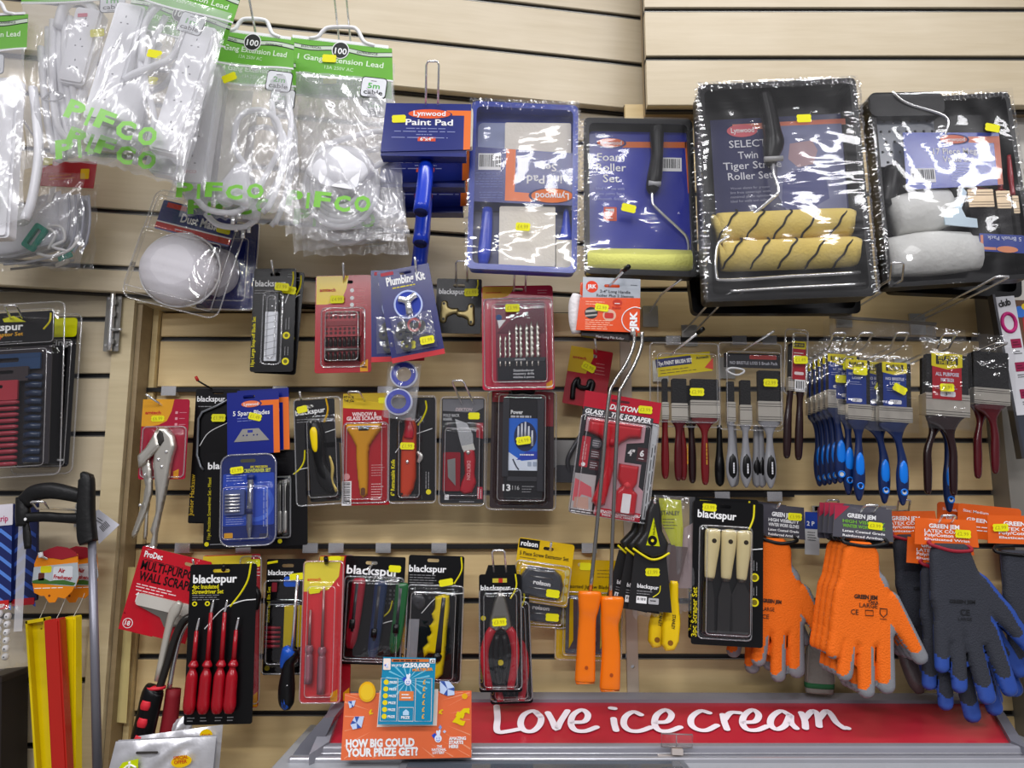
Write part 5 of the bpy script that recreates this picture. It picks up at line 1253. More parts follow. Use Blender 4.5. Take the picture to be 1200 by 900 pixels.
p.g([(x-39, y+56), (x-36, y+52), (x-33, y+56), (x-35, y+56), (x-35, y+64), (x-37, y+64), (x-37, y+56)], WTXT, 1.3); p.g([(x-44, y+76), (x+34, y+76), (x+34, y+98), (x-44, y+98)], PD, 1.25)
p.prism('card_lower', [(x-47, y+79), (x-6, y+79), (x-6, y+99), (x-47, y+99)], 0, 1.2, PD)
p.g(ell(x-38, y+90, 6, 6, 20), WTXT, 1.6); p.g(ell(x-38, y+90, 5.2, 5.2, 20), PD, 1.8); p.text('18', x-41, y+92.6, 6, 5.5, WTXT, 2.0, 0, .02)
p.prism('blade_guard', rr(x-34, y+52, x+38, y+66, 3), 3, 9, M('CFCBC2', .3)); p.prism('scraper_blade', [(x-33, y+56), (x+38, y+56), (x+38, y+74), (x+6, y+84), (x-2, y+74), (x-33, y+66)], 4, 7, M('8E8A82', .3, .7)); p.prism('blade_label', rr(x+12, y+64, x+26, y+78, 1), 7, 8, M('A8A49A'))
p.done()
p = P('wall_scraper', 'long handled scraper with red and black foam grip under the tilted red card', 'scraper', (224, 700), (176, 862), -.13)
p.root.rotation_euler = (0, 0, 0)
tu = M('3A3836', .3, .6)
p.tube('steel_shaft', [(228, 722, 0), (218, 728, 3), (209, 748, 3), (201, 782, 3), (193, 815, 3)], 4.6, tu); p.tube('steel_shaft', [(232, 720, -8), (214, 740, -10), (206, 775, -10), (202, 810, -10)], 3.2, CHROME)
p.limb('shaft_neck', [(212, 706, 4, 3), (206, 716, 7, 4), (200, 735, 4.5, 4), (191, 800, 4, 5)], M('C4BFB4', .3, .3), d=0)
p.limb('foam_grip', [(190, 808, 11, 9), (187, 815, 13, 11), (183, 840, 13, 11), (178, 870, 13, 11), (175, 890, 11, 9)], BLK, d=3)
for yy in (826, 846, 866): p.limb('red_pad', [(185-(yy-826)*.12, yy-5, 5, 3), (184-(yy-826)*.12, yy, 6, 4), (183-(yy-826)*.12, yy+5, 5, 3)], M('D8323E', .5), d=17)
p.limb('grip_collar', [(190, 806, 12, 10), (190, 809, 12, 10)], M('D8323E', .5), d=3); p.limb('rear_grip', [(206, 812, 9, 8), (204, 850, 10, 8), (200, 880, 10, 8)], M('8E1E28', .6), d=-14)
p.done()
hook(228, 664, -.10, 226, 656, label='hook through the red wall scraper card', out=.02, plate=False)
# ---- insulated screwdrivers
p = P('insulated_screwdriver_set', 'black card with four red insulated screwdrivers standing side by side', 'screwdriver', (264, 660), (257, 850), -.15)
p.card(223, 661, 302, 849, BLK, 3, hx=260, hy=669, hw=10); p.text('blackspur', 227, 683, 52, 9.5, WTXT, 1.3, 0, .028); p.text('4pc Insulated', 226.5, 690, 31, 5, YTXT, 1.3, 0, .02); p.text('Screwdriver Set', 226.5, 696, 37, 5, YTXT, 1.3, 0, .02)
for i in range(3): p.lines(227, 698+i*2.6, 38, 1, 2, .6, GTXT, 1.3)
for cx, ry in ((230, 2.9), (245, 2.9)): p.g(ell(cx, 708, 3, ry), YTXT, 1.4); p.g(ell(cx, 708, 1.4, 1.4), BLK, 1.6)
p.tube('yellow_sweep', [(295, 661, 1.6), (292, 680, 1.6), (284, 696, 1.6), (272, 712, 1.6)], 1.1, YTXT, 5, acc=True); p.tube('white_sweep', [(243, 738, 1.6), (262, 716, 1.6), (284, 706, 1.6), (302, 704, 1.6)], .6, WTXT, 5, acc=True)
SRD = M('A01220', .25, coat=.5)
for i, (cx, ty) in enumerate(((235, 727), (251, 706), (267, 706), (281, 727))):
    p.limb('screwdriver_shaft', [(cx+1.5, ty+12, 2.2, 2.2), (cx, 775, 3, 3)], SRD, 10, 12, seg=1); p.limb('screwdriver_tip', [(cx+4, ty-3, .8, .8), (cx+3, ty+3, 1.4, 1.2), (cx+1.5, ty+12, 1.4, 1.4)], CHROME, 8, 12)
    p.limb('screwdriver_handle', [(cx, 773, 3, 3), (cx-.5, 779, 6, 6), (cx-1, 783, 3.6, 3.6), (cx-1.5, 792, 6.6, 6.5), (cx-2.5, 812, 7, 6.8), (cx-3, 826, 7.4, 7), (cx-3.5, 834, 5, 5)], SRD, 12, 12, seg=4)
for cx in (231, 246, 263, 277): p.lines(cx-4, 841, 9, 2, 3.4, 1, GTXT, 1.3)
p.done()
hook(262, 669, -.15, 262, 664, label='black hook end in the insulated screwdriver card', out=.015, black=True)
# red card behind
p = P('carded_tool', 'red and yellow card mostly hidden behind the insulated screwdriver card', 'tool pack', (270, 650), (266, 830), -.09)
p.card(238, 650, 306, 830, M('C42A32', .4, coat=.3), 3, hx=270); p.g([(238, 651), (296, 651), (292, 668), (280, 682), (238, 684)], M('E8CE3A'), 1.3); p.sticker(298, 661, 2, 0); p.limb('dark_handle', [(300, 690, 4, 4), (303, 700, 6, 5), (302, 716, 4, 4)], BLK, d=6)
p.blister(282, 652, 308, 826, 1.4, 8); p.g([(298, 818), (305, 812), (305, 829), (298, 829)], AMO, 1.3); p.lines(300, 664, 6, 4, 4, .7, WTXT, 1.3); p.done()
# ---- socket bit set
p = P('socket_bit_set', 'black card with red sockets and blue gripped ratchet screwdriver', 'screwdriver', (336, 654), (331, 792), -.09)
p.card(313, 655, 359, 791, BLKM, 2, hx=338); p.text('blackspur', 315, 674, 30, 6, WTXT, 1.3, 0, .015); p.text('Socket and Bit Set', 318.5, 730, 42, 3.6, M('C9BB22'), 1.3, 90, .012)
p.g(rr(320, 683, 326, 694, 1), M('8E2230'), 1.4); p.tube('yellow_bar', [(314, 660, 1.5), (326, 658, 1.5)], 1.5, YTXT, 5, acc=True)
for i in range(5): p.limb('red_socket', [(315, 736+i*5.3, 2.2, 2.2), (326, 736+i*5.3, 2.2, 2.2), (327, 736+i*5.3, 1.6, 1.6), (333, 736+i*5.3, 1.6, 1.6)], M('8E2230', .3, .3), 8, 6, seg=1)
p.prism('yellow_case', rr(337, 710, 349, 764, 1), 1.2, 8, M('C9B21E', .4)); p.prism('yellow_case', rr(352, 710, 357, 758, 1), 1.2, 8, M('C9B21E', .4)); p.prism('black_rack', rr(349, 712, 352, 760, 1), 1.2, 10, BLK)
p.g(ell(318, 783, 3, 3), M('8A7A1E'), 1.4); p.g(rr(334, 676, 352, 688, 3), M('2A5AC0'), 1.5)
p.blister(311, 680, 360, 790, 1.6, 12, [(315, 705, 358, 780, 13)]); p.sticker(349, 676, 3, 6, w=17, h=8); p.done()
p = P('screwdriver', 'long screwdriver with blue and black moulded handle in front of socket set', 'screwdriver', (348, 672), (336, 832), -.13)
p.limb('screwdriver_shaft', [(349, 674, 1.6, 1.6), (349, 764, 2, 2)], CHROME, 10, 0, seg=1)
p.limb('black_handle', [(349, 762, 7, 6), (348, 768, 10, 9), (346, 778, 7, 7), (346, 790, 8, 8), (346, 808, 10, 9), (347, 824, 9, 8), (348, 832, 4, 4)], BLK, 14, 0)
BH = M('1F52B4', .35, coat=.3); p.limb('blue_cap', [(349, 761, 7, 7), (346, 766, 9.5, 9), (341, 775, 5, 6), (339, 784, 2, 3)], BH, d=2); p.limb('blue_inlay', [(347, 796, 2, 2), (347, 800, 6, 4), (346, 816, 6.5, 5), (347, 827, 5, 4), (347, 831, 2, 2)], BH, d=5)
p.g(ell(347, 826, 2.2), M('10204A'), 12.5); p.tube('maker_mark', [(349, 802, 11.6), (345, 805, 11.6), (348, 808, 11.6), (344, 812, 11.6)], .5, WTXT, 5); p.done()
# ---- red twin pack
p = P('screwdriver_twin_pack', 'faded red blister holding two long translucent handled screwdrivers', 'screwdriver', (381, 656), (376, 824), -.14)
RP = M('D83A40', .4, coat=.3)
p.card(356, 657, 404, 824, RP, 4, hx=380, hy=663); p.g([(357, 658), (400, 658), (398, 676), (386, 692), (357, 694)], M('F0E04A'), 1.3); p.text('amtech', 361, 681, 16, 3.6, M('D84030'), 1.5, 0, .02)
for cx, ty, hy in ((367, 715, 758), (382, 688, 760)):
    p.limb('screwdriver_shaft', [(cx, ty, 1.5, 1.5), (cx, hy, 2, 2)], M('A88484', .3, .7), 8, 8, seg=1); tl = 52 if cx > 370 else 42
    p.limb('clear_handle', [(cx, hy-2, 4, 4), (cx, hy+3, 5.5, 5), (cx, hy+8, 4, 4), (cx, hy+14, 5, 5), (cx, hy+tl, 5.2, 5)], M('8C5A64', .12, coat=.8), 8, 9)
p.g([(392, 813), (400, 808), (400, 822), (392, 822)], AMO, 1.3)
p.blister(356, 657, 404, 824, 1.6, 12, [(361, 684, 399, 818, 15)]); p.sticker(370, 692, 3, 8, w=14, h=8); p.done()
p = P('carded_tool', 'red card edge with yellow corner behind the faded red screwdriver blister', 'tool pack', (396, 650), (392, 822), -.08)
p.card(374, 651, 414, 822, M('A8222E', .4), 3); p.g([(375, 652), (404, 652), (402, 664), (375, 664)], M('D8BE2A'), 1.3); p.g([(406, 812), (413, 806), (413, 821), (406, 821)], AMO, 1.3); p.sticker(393, 656, 2, 0, w=15); p.done()
hook(383, 662, -.14, 382, 655, label='black hook end in the faded red blister', out=.015, black=True)
# ---- three knives
p = P('snap_knife_set', 'black card with red, blue and green snap-off knives', 'knife', (441, 652), (434, 780), -.085)
p.card(405, 652, 476, 779, BLKM, 2, hx=436, hy=660); p.text('blackspur', 407, 673, 62, 10, WTXT, 1.3, -2, .025)
for cx, ty, by, c_ in ((419, 678, 760, 'A01E30'), (445, 680, 770, '1C2E52'), (470, 682, 764, '1E5A30')):
    m_ = M(c_, .25, coat=.6); p.limb('knife_body', [(cx+4, ty, 5, 3), (cx+4, ty+6, 8, 5), (cx+2, ty+40, 7.5, 5), (cx-1, by-12, 7, 5), (cx-2, by, 4, 3)], m_, d=6, sq=3); p.limb('slider_track', [(cx+3, ty+6, 3, 2), (cx, by-20, 3, 2)], M('2C2A30', .3), d=11, seg=1); p.limb('slider', [(cx, by-34, 3.5, 2), (cx-.5, by-24, 3.5, 2)], BLK, d=14, seg=1)
for i in range(16): p.g(ell(450+(i % 4)*5, 692+(i//4)*5, 1.6, 1.6, 8), M('3A3A3C'), 1.4, 'dot_pattern')
p.tube('yellow_sweep', [(463, 704, 1.6), (460, 716, 1.6), (452, 724, 1.6)], 1, M('C9BB22'), 5, acc=True)
p.tube('white_sweep', [(450, 732, 1.6), (462, 728, 1.6), (476, 726, 1.6)], .5, WTXT, 5, acc=True)
p.blister(405, 676, 476, 776, 1.6, 12, [(408, 678, 474, 774, 14)]); p.sticker(464, 666, 3, -2, w=15, h=8); p.done()
hook(436, 662, -.085, 430, 668, label='wire hook in front of the snap-off knife set lettering', out=.03)
# ---- big snap knife
p = P('snap_knife', 'black card with yellow snap-off knife and pale spare blades', 'knife', (512, 650), (505, 815), -.09)
p.card(479, 651, 545, 800, BLK, 3, hx=508, hy=657); p.text('blackspur', 480, 671, 44, 8, WTXT, 1.3, 0, .022)
for i in range(4): p.lines(481, 675+i*3, 34, 1, 2, .7, GTXT, 1.3)
p.text('Snap-off Knife', 480.5, 772, 36, 4, M('B88A2A'), 1.3, 90, .012)
for i in range(9): p.g(rr(500+(i % 3)*5+(i//3)*2, 690+(i//3)*5, 503.5+(i % 3)*5+(i//3)*2, 693+(i//3)*5, .6), M('3A3A3C'), 1.4, 'dot_pattern')
p.prism('spare_blades', [(483, 727), (495, 727), (494, 772), (482, 772)], 1.3, 5, M('9E9EA4', .35, .3)); p.limb('blade_case', [(486, 700, 5, 2), (494, 706, 8, 3), (490, 712, 6, 2)], M('3A3A3E', .25), d=4)
YK = M('E8CE22', .35, coat=.4)
p.poly_puff('knife_body', [(512, 700), (522, 696), (529, 698), (530, 712), (528, 740), (527, 770), (525, 790), (518, 797), (510, 793), (510, 784), (517, 776), (517, 768), (508, 766), (502, 772), (500, 760), (506, 754), (504, 748), (509, 742), (506, 734), (511, 728), (508, 720), (512, 714)], YK, 3, 4, 10, 1.5)
p.limb('slider_track', [(523, 700, 2.6, 2), (521, 730, 3, 2), (519, 764, 4, 2)], M('3E3E40', .3, .5), d=12, seg=2); p.limb('locking_wheel', [(517, 764, 3, 2), (518, 769, 6, 4), (519, 774, 3, 2)], BLK, d=14); p.limb('black_grip', [(511, 706, 2, 3), (509, 730, 2, 3), (508, 752, 2, 3)], BLK, d=5)
p.tube('yellow_sweep', [(541, 652, 1.6), (542, 668, 1.6), (534, 684, 1.6)], 1, YTXT, 5, acc=True); p.tube('white_sweep', [(497, 720, 1.6), (516, 700, 1.6), (545, 695, 1.6)], .5, WTXT, 5, acc=True)
p.blister(479, 686, 546, 800, 1.6, 12, [(482, 692, 540, 798, 14)]); p.sticker(525, 682, 14, 12, w=17, h=8); p.done()
# ---- pliers
def pl(label, c='B3202E'):
    p = P('combination_pliers', label, 'pliers', (586, 664), (587, 812), -.13, 'carded red handled pliers')
    p.card(561, 673, 611, 811, BLKM, 3, hx=585, hy=680, hw=8); p.prism('card_tab', [(572, 662), (604, 662), (606, 674), (568, 674)], 0, 1.2, BLK); p.g(rr(577, 678, 594, 683, .5), M('C8B840'), 1.4); p.g(rr(584, 678, 589, 683, .5), M('C03020'), 1.5)
    p.text('blackspur', 563, 692, 35, 6, WTXT, 1.3, 0, .015); p.tube('yellow_sweep', [(604, 673, 1.6), (605, 688, 1.6), (598, 702, 1.6)], 1, YTXT, 5, acc=True); p.g(ell(566, 725, 3), M('C9BB22'), 1.4); p.text('7" Combination Pliers', 565, 806, 48, 3.4, M('B89A2A'), 1.3, 90, .01)
    JS = M('A8A59E', .28, .9); H_ = M(c, .35, coat=.4)
    p.poly_puff('plier_head', [(583, 694), (590, 694), (594, 706), (598, 722), (600, 736), (592, 742), (586, 738), (580, 742), (572, 736), (574, 722), (578, 706)], JS, 4, 4, 7, 1.5); p.limb('pivot', [(586, 727, 1, 1), (586, 731, 4, 3), (586, 735, 1, 1)], CHROME, d=11)
    p.limb('plier_handle', [(577, 737, 5, 4), (573, 744, 5.5, 5), (568, 760, 5, 5), (568, 780, 5, 5), (573, 806, 4.5, 4)], H_, d=8); p.limb('plier_handle', [(596, 737, 5, 4), (600, 744, 5.5, 5), (603, 760, 5, 5), (602, 780, 5, 5), (597, 806, 4.5, 4)], H_, d=8)
    p.limb('inner_grip', [(582, 744, 4, 3), (580, 770, 4, 3), (583, 800, 3, 3)], BLK, d=6); p.limb('inner_grip', [(590, 744, 4, 3), (593, 770, 4, 3), (589, 800, 3, 3)], BLK, d=6)
    p.g(ell(586, 776, 3.4, 3.4), M('C8B41E'), 8.5); p.blister(561, 690, 611, 808, 1.6, 14, [(564, 692, 608, 806, 17)]); p.sticker(585, 728, 19, 3, t='£3.99'); p.done(); return p
p = pl('front pliers with red handles on a black card above the red sign')
p.copy(.013, .03, -.026, -1.5, 'second pliers pack, its red handles sticking out below and right of the front card')
hook(586, 670, -.13, 584, 645, kind='loop', label='loop hook above the red handled pliers', out=.02, plate=False)
# ---- screw extractors
p = P('screw_extractor_set', 'yellow card with grey oval case of screw extractors, tilted', 'tool pack', (641, 634), (632, 708), -.09, 'screw extractor cards'); x, y = 641, 634
YC = M('E0B81E', .4, coat=.3); p.root.rotation_euler = (0, math.radians(8), 0)
p.card(x-33, y, x+33, y+74, YC, 3, hx=x+3, hy=y+9, hw=6); p.g([(x-32, y+1), (x-8, y+1), (x-8, y+12), (x-32, y+12)], BLK, 1.3); p.text('rolson', x-30, y+9, 20, 6, WTXT, 1.5, 0, .03)
p.text('5 Piece Screw Extractor Set', x-30, y+20, 58, 4.4, BLK, 1.4, 0, .015); p.lines(x-29, y+23, 24, 1, 2, .8, M('5A4A10'), 1.4)
GC = M('44474E', .35, coat=.2)
p.poly_puff('extractor_case', [(x-18, y+31), (x+12, y+31), (x+22, y+38), (x+26, y+50), (x+24, y+64), (x+18, y+68), (x-22, y+66), (x-28, y+58), (x-26, y+44)], GC, 2, 4, 12, 1.8)
p.text('rolson', x-10, y+51, 20, 5, WTXT, 14.3, -2, .03)
for i in range(4): p.limb('extractor', [(x-14, y+36+i*6.6, .8, .6), (x-6+i*2, y+36+i*6.6, 1.2, .8), (x+12, y+36+i*6.6, 1, .8)], M('9A9A98', .3, .9), 6, 13.6, seg=1)
for i in range(4): p.g(ell(x+28, y+34+i*10, 3, 4, 10), M('E8D888'), 1.4, 'round_icon')
p.blister(x-33, y+26, x+33, y+73, 1.6, 14, [(x-30, y+28, x+29, y+71, 15)]); p.sticker(x+14, y+59, 17, 0, w=16); p.done()
p.copy(-.006, .03, -.045, -4, 'second screw extractor card, hanging lower behind the tilted one')
hook(645, 645, -.09, 646, 636, label='hook through the yellow screw extractor card', out=.015, plate=False)
# ---- jigsaw blades
p = P('jigsaw_blade_set', 'wide yellow jigsaw blade card behind the orange roller handles', 'blade pack', (690, 655), (688, 776), -.06)
p.card(652, 656, 730, 774, M('D8B020', .4, coat=.3), 3, hx=684, hy=662); p.text('Assorted Jigsaw Blade Set', 662, 690, 62, 4.2, BLK, 1.4, 0, .012); 
for i in range(3): p.lines(700, 668+i*4, 24, 1, 2, .8, M('8A7014'), 1.4)
p.prism('blade_wallet', rr(664, 698, 724, 766, 2), 1.2, 8, M('4A4A52', .35))
for i in range(6): p.prism('jigsaw_blade', [(668+i*9, 702), (672+i*9, 702), (673+i*9, 750), (668+i*9, 760)], 8, 9.5, M('8A8A90', .3, .9) if i % 2 else M('C9A822', .4))
p.blister(652, 694, 730, 774, 1.6, 12, [(658, 696, 727, 770, 14)]); p.sticker(686, 664, 2, 0, w=14); p.done()
# ---- spade of scraper blades
BKS = M('1A191A', .45, coat=.2)
p = P('filling_knife', 'wide black scraper with yellow trimmed handle and printed blade', 'scraper', (767, 586), (760, 716), -.155, 'wide black scrapers')
p.poly_puff('scraper_handle', [(764, 584), (772, 586), (776, 600), (778, 622), (786, 636), (784, 650), (768, 656), (752, 650), (746, 640), (756, 624), (758, 600)], BKS, 0, 5, 8, 1.8)
p.prism('handle_inlay', [(766, 607), (770, 622), (775, 640), (759, 640), (763, 622)], 8, 9, M('C8CE1E', .4)); p.g(ell(766, 634, 5.5, 6), BLK, 9.1); p.g(ell(766, 634, 1.8), YTXT, 9.4); p.text('blackspur', 768.2, 627, 15, 2.6, BLK, 9.2, 90)
p.tube('yellow_trim', [(744, 645, 5), (756, 652, 8), (766, 656, 9), (776, 654, 8), (787, 647, 5)], 1.3, YTXT)
p.prism('blade_sleeve', [(747, 650), (784, 650), (794, 716), (743, 716)], -2, 1, BKS); p.text('blackspur', 752, 690, 25, 4.6, WTXT, 1.2, -2, .02)
for i in range(2): p.lines(752, 694+i*3, 18, 1, 2, .8, GTXT, 1.2)
p.barcode(752, 700, 764, 708, 1.2); p.g(rr(766, 701, 778, 708, 1), M('B8B8BA'), 1.3); p.lines(768, 704, 8, 1, 2, 1, BLK, 1.6)
p.tube('yellow_sweep', [(779, 686, 1.4), (778, 694, 1.4), (771, 700, 1.4)], .6, YTXT, 5, acc=True)
p.sticker(769, 671, 2, 4, t='£1.99'); p.done()
for i, lb in enumerate(('black scraper blade second in the fan, edge showing at left', 'black scraper blade rearmost in the fan, swung furthest left')): p.copy(-.005-.005*i, .016*(i+1), -.003, (i+1)*4.0, lb)
# ---- yellow handled knives in bag
p = P('putty_knife', 'front yellow plastic putty knife hanging below a clear bag', 'scraper', (792, 640), (786, 764), -.13, 'yellow putty knives')
YH = M('F2CC12', .35, coat=.4)
p.poly_puff('knife_handle', [(786, 680), (797, 680), (798, 700), (802, 730), (801, 752), (796, 762), (786, 764), (780, 756), (780, 736), (785, 710)], YH, 0, 5, 8, 1.8); p.g(ell(790, 753, 3.2), M('8A5A10'), 8.3); p.text('STANLEY', 791, 720, 17, 3.6, M('2A2410'), 8.4, -92, .02)
p.prism('knife_blade', [(786, 684), (797, 684), (806, 640), (778, 640)], 2, 4, M('8A7A78', .3, .8)); p.done()
p.copy(-.02, .012, .003, 0, 'rear yellow plastic putty knife beside the front one')
p = P('clear_tool_bag', 'clear bag with yellow insert card above the yellow putty knives', 'bag', (790, 582), (792, 720), -.12)
p.prism('yellow_insert', [(772, 584), (798, 586), (800, 620), (798, 650), (786, 640), (772, 606)], 0, 1, M('C8CC22', .4)); p.text('STANLEY', 774, 604, 22, 5, M('2A2A1A'), 1.2, 0, .02)
for i in range(4): p.lines(776, 609+i*3.6, 18, 1, 2, .8, M('5A5A20'), 1.2)
p.sheet('bag_film', [(764, 580), (812, 582), (818, 716), (740, 724)], 6, 6, BAG, 22, 30, 8, 121, rag=3); p.sheet('pink_insert', [(800, 620), (814, 612), (812, 690), (786, 690)], -3, 3, M('B8A0A0', .4), 8, 12, 2, 122); p.sticker(781, 650, 10, 0, w=15, h=8); p.done()
hook(768, 592, -.155, 767, 586, label='hook end at the top of the black scraper fan', out=.015, plate=False)
# ---- 3pc scraper set
p = P('scraper_set', 'black card holding three scrapers with cream wooden handles', 'scraper', (852, 588), (850, 758), -.13)
p.card(812, 588, 895, 757, BLK, 3, hx=850, hy=594); p.text('blackspur', 817, 608, 46, 9, WTXT, 1.3, -2, .025); p.text('3pc Scraper Set', 818, 748, 57, 6, M('D9C81E'), 1.3, 90, .018)
p.tube('yellow_sweep', [(884, 590, 1.6), (883, 606, 1.6), (878, 620, 1.6)], 1.3, YTXT, 5, acc=True); p.tube('white_sweep', [(878, 644, 1.6), (894, 642, 1.6)], .6, WTXT, 5, acc=True)
CR = M('E2D3A2', .4, coat=.3)
for cx in (833, 852, 870):
    p.limb('wooden_handle', [(cx+1, 621, 5, 4), (cx+1, 624, 9, 6.5), (cx+.5, 640, 9, 7), (cx-1, 660, 7.5, 6), (cx-2, 677, 6, 5), (cx-2, 678, 5, 4)], CR, 14, 10); p.limb('ferrule', [(cx-2, 677, 5, 4), (cx-2, 682, 4.6, 4)], M('6A6258', .35, .8), 12, 9, seg=1)
    p.g(ell(cx+1, 635, 2.8, 2.8, 12), M('2A2216'), 10+7*p.s*1000, 'hang_hole')
    w_ = {833: 6, 852: 8, 870: 12}[cx]; p.prism('scraper_blade', [(cx-5, 681), (cx+1, 681), (cx-2+w_, 700), (cx-2+w_+1, 742), (cx-3-w_, 742), (cx-2-w_, 700)], 5, 7, M('3C3A3A', .3, .6))
for y in (676, 705): p.g(ell(885, y, 5), YTXT, 1.4); p.g(ell(885, y, 3.2), M('7A6E12'), 1.6); p.lines(884, y-8, 12, 2, 3.4, .7, GTXT, 1.4, 90)
p.blister(819, 617, 882, 750, 1.6, 16, [(823, 619, 880, 746, 20)]); p.sticker(831, 596, 2, -2, t='£3.99'); p.done()
p.copy(-.001, .024, .006, -.5, 'second three scraper card, its edge showing behind the front card')
# ================================================================== paint brushes
BR_ = M('0D0C0E', .6, bump=1, bscale=300, spec=.3); FE = M('DAD4C8', .3, .8, bump=.1); BLH = M('0F2352', .3, coat=.3); BLO = M('2478DC', .35)
MAR = M('520D16', .25, coat=.5); REDH = M('6E1218', .25, coat=.5); DKH = M('230A0C', .25, coat=.5); GRH = M('8C8C90', .4, coat=.2)
def brush(p, cx, x0, x1, yb, yf0, yf1, yt, hm, d=6, kind='round', ring=None, oval=None, tx=None, n=''):
    """bristles from yb, ferrule yf0..yf1, handle down to (tx, yt)"""
    w = (x1-x0)/2; c = (x0+x1)/2; tx = cx if tx is None else tx
    p.prism('bristles', rr(x0+1, yb, x1-1, yf0+1, 1.5), d-5, d+5, BR_)
    p.prism('ferrule', rr(x0, yf0, x1, yf1, 1), d-6, d+6.5, FE)
    for k in (.12, .24, .78, .9): y = yf0+(yf1-yf0)*k; p.g([(x0, y), (x1, y), (x1, y+.8), (x0, y+.8)], M('6E6A62', .4, .8), d+6.6, 'ferrule_groove')
    L = yt-yf1; q = lambda t: c+(tx-c)*min(1, t*2.2)
    prof = [(q(0), yf1-1, w*.92, 4), (q(.03), yf1+L*.035, w*.9, 4), (q(.12), yf1+L*.11, max(w*.5, 3.6), 3.6), (q(.25), yf1+L*.24, max(3.6, w*.2), 3.4), (tx, yf1+L*.45, 5.2 if kind == 'grip' else 4.4, 4)]
    if kind == 'grip': prof += [(tx, yf1+L*.62, 7, 5), (tx, yf1+L*.82, 6.5, 4.6), (tx, yt-3, 3, 3), (tx, yt, .8, 1)]
    else: prof += [(tx, yf1+L*.7, 4.8, 4), (tx, yt-5, 4, 3.6), (tx, yt, 1.8, 1.8)]
    p.limb('brush_handle', prof, hm, 14, d, seg=4)
    if oval: p.limb('grip_inlay', [(tx, oval-14, 1, 1), (tx, oval-9, 4, 2), (tx, oval, 5, 2.4), (tx, oval+9, 4.4, 2), (tx, oval+14, 1.4, 1)], BLO if hm is BLH else BLK, 12, d+5)
    if ring: p.tube('hang_ring', [(tx+3.4*math.cos(a*math.pi/5), ring+3.4*math.sin(a*math.pi/5), d+6) for a in range(10)], 1, BLO, closed=True, seg=1); p.g(ell(tx, ring, 2.6, 2.6, 10), M('C8C8C4') if hm is BLH else BLK, d+6.2, 'hang_hole')
FIT = M('E4D41E', .4)
def fit_label(p, x0, y0, x1, y1, m, d, t='NO BRISTLE', t2='LOSS', size=None):
    w = x1-x0
    p.prism('label_card', [(x0, y0), (x1, y0), (x1, y1), (x0, y1)], d, d+1, m)
    p.g([(x0-1, y0-1), (x1+1, y0-1), (x1+1, y0+w*.42), (x0+w*.5, y0+w*.52), (x0-1, y0+w*.42)], FIT, d+1); p.g(rr(x0+w*.12, y0+1.5, x1-w*.12, y0+w*.36, 1), M('2A2A12'), d+1.3)
    p.text('FIT FOR', x0+w*.2, y0+w*.18, w*.6, w*.11, FIT, d+1.6, 0, .03); p.text('THE JOB', x0+w*.2, y0+w*.34, w*.6, w*.12, FIT, d+1.6, 0, .03)
    k = y0+w*.75; p.text(t, x0+w*.1, k, w*.8, w*.12, M('D8DCF0'), d+1.3, 0, .02); p.text(t2, x0+w*.28, k+w*.2, w*.44, w*.12, M('D8DCF0'), d+1.3, 0, .02)
    p.lines(x0+w*.15, k+w*.36, w*.7, 2, 2.4, .6, M('A8B0DC'), d+1.3)
    p.g(rr(x0+w*.26, y1-w*.28, x1-w*.22, y1-w*.1, 1.6), M('E4E4EA'), d+1.3)
    if size: p.text(size, x0+w*.4, y1-w*.13, w*.2, w*.12, BLK, d+1.5)
def sleeve(p, x0, y0, x1, y1, d=16, seed=0):
    p.sheet('clear_sleeve', [(x0, y0), (x1, y0), (x1, y1), (x0, y1)], d, 2.2, CLEARB, 10, 20, 3, seed)
    p.sheet('sleeve_tab', [(x0+3, y0-15), (x1-3, y0-15), (x1, y0+4), (x0, y0+4)], d-10, 1, CLEARB, 6, 6, 0, seed+1)
CLEARB = film('sleeve', gloss=.07, bump=.6, bscale=26, rough=.1)
# seven piece set
p = P('paint_brush_set', 'yellow headed brush set with red handles hanging in clear blister', 'paint brush', (800, 400), (802, 568), -.12)
hd = lambda l: rot2(l, 800, 428, -8)
p.prism('header_card', hd([(767, 417), (832, 417), (832, 440), (767, 440)]), 8, 9.2, M('D9C41E', .4)); p.g(hd([(767, 419), (809, 419), (809, 429), (767, 429)]), M('22265E'), 9.3)
p.text('7pc PAINT BRUSH SET', 770, 431, 40, 4.4, WTXT, 9.6, 8, .03); p.text('Amtech', 814, 422.5, 15, 3.2, M('2A2A12'), 9.4, 8, .02); p.lines(772, 437, 44, 2, 3.4, .7, M('6E6212'), 9.4, 8); p.g([(824, 432), (834, 420), (834, 434)], M('D0402A'), 9.5)
for c, x0, x1, yf, yt, m_ in ((777, 773, 781, 474, 562, REDH), (792, 784, 803, 475, 564, MAR), (823, 806, 840, 471, 568, REDH)): brush(p, c, x0, x1, 446, yf, yf+20, yt, m_, 8)
brush(p, 800, 792, 804, 452, 476, 494, 563, REDH, -8); brush(p, 811, 802, 818, 452, 476, 494, 566, DKH, -10)
p.text('Harris', 0, 0, 1, 1, WTXT, 0) if False else None
for xx in (802, 824): p.lines(xx, 545, 28, 1, 2, 1.4, M('B8862A'), 14.5, 90)
p.blister(760, 402, 843, 502, 1.5, 16, [(765, 414, 840, 500, 18)]); p.sticker(813, 462, 20, 0, t='£2.99'); p.done()
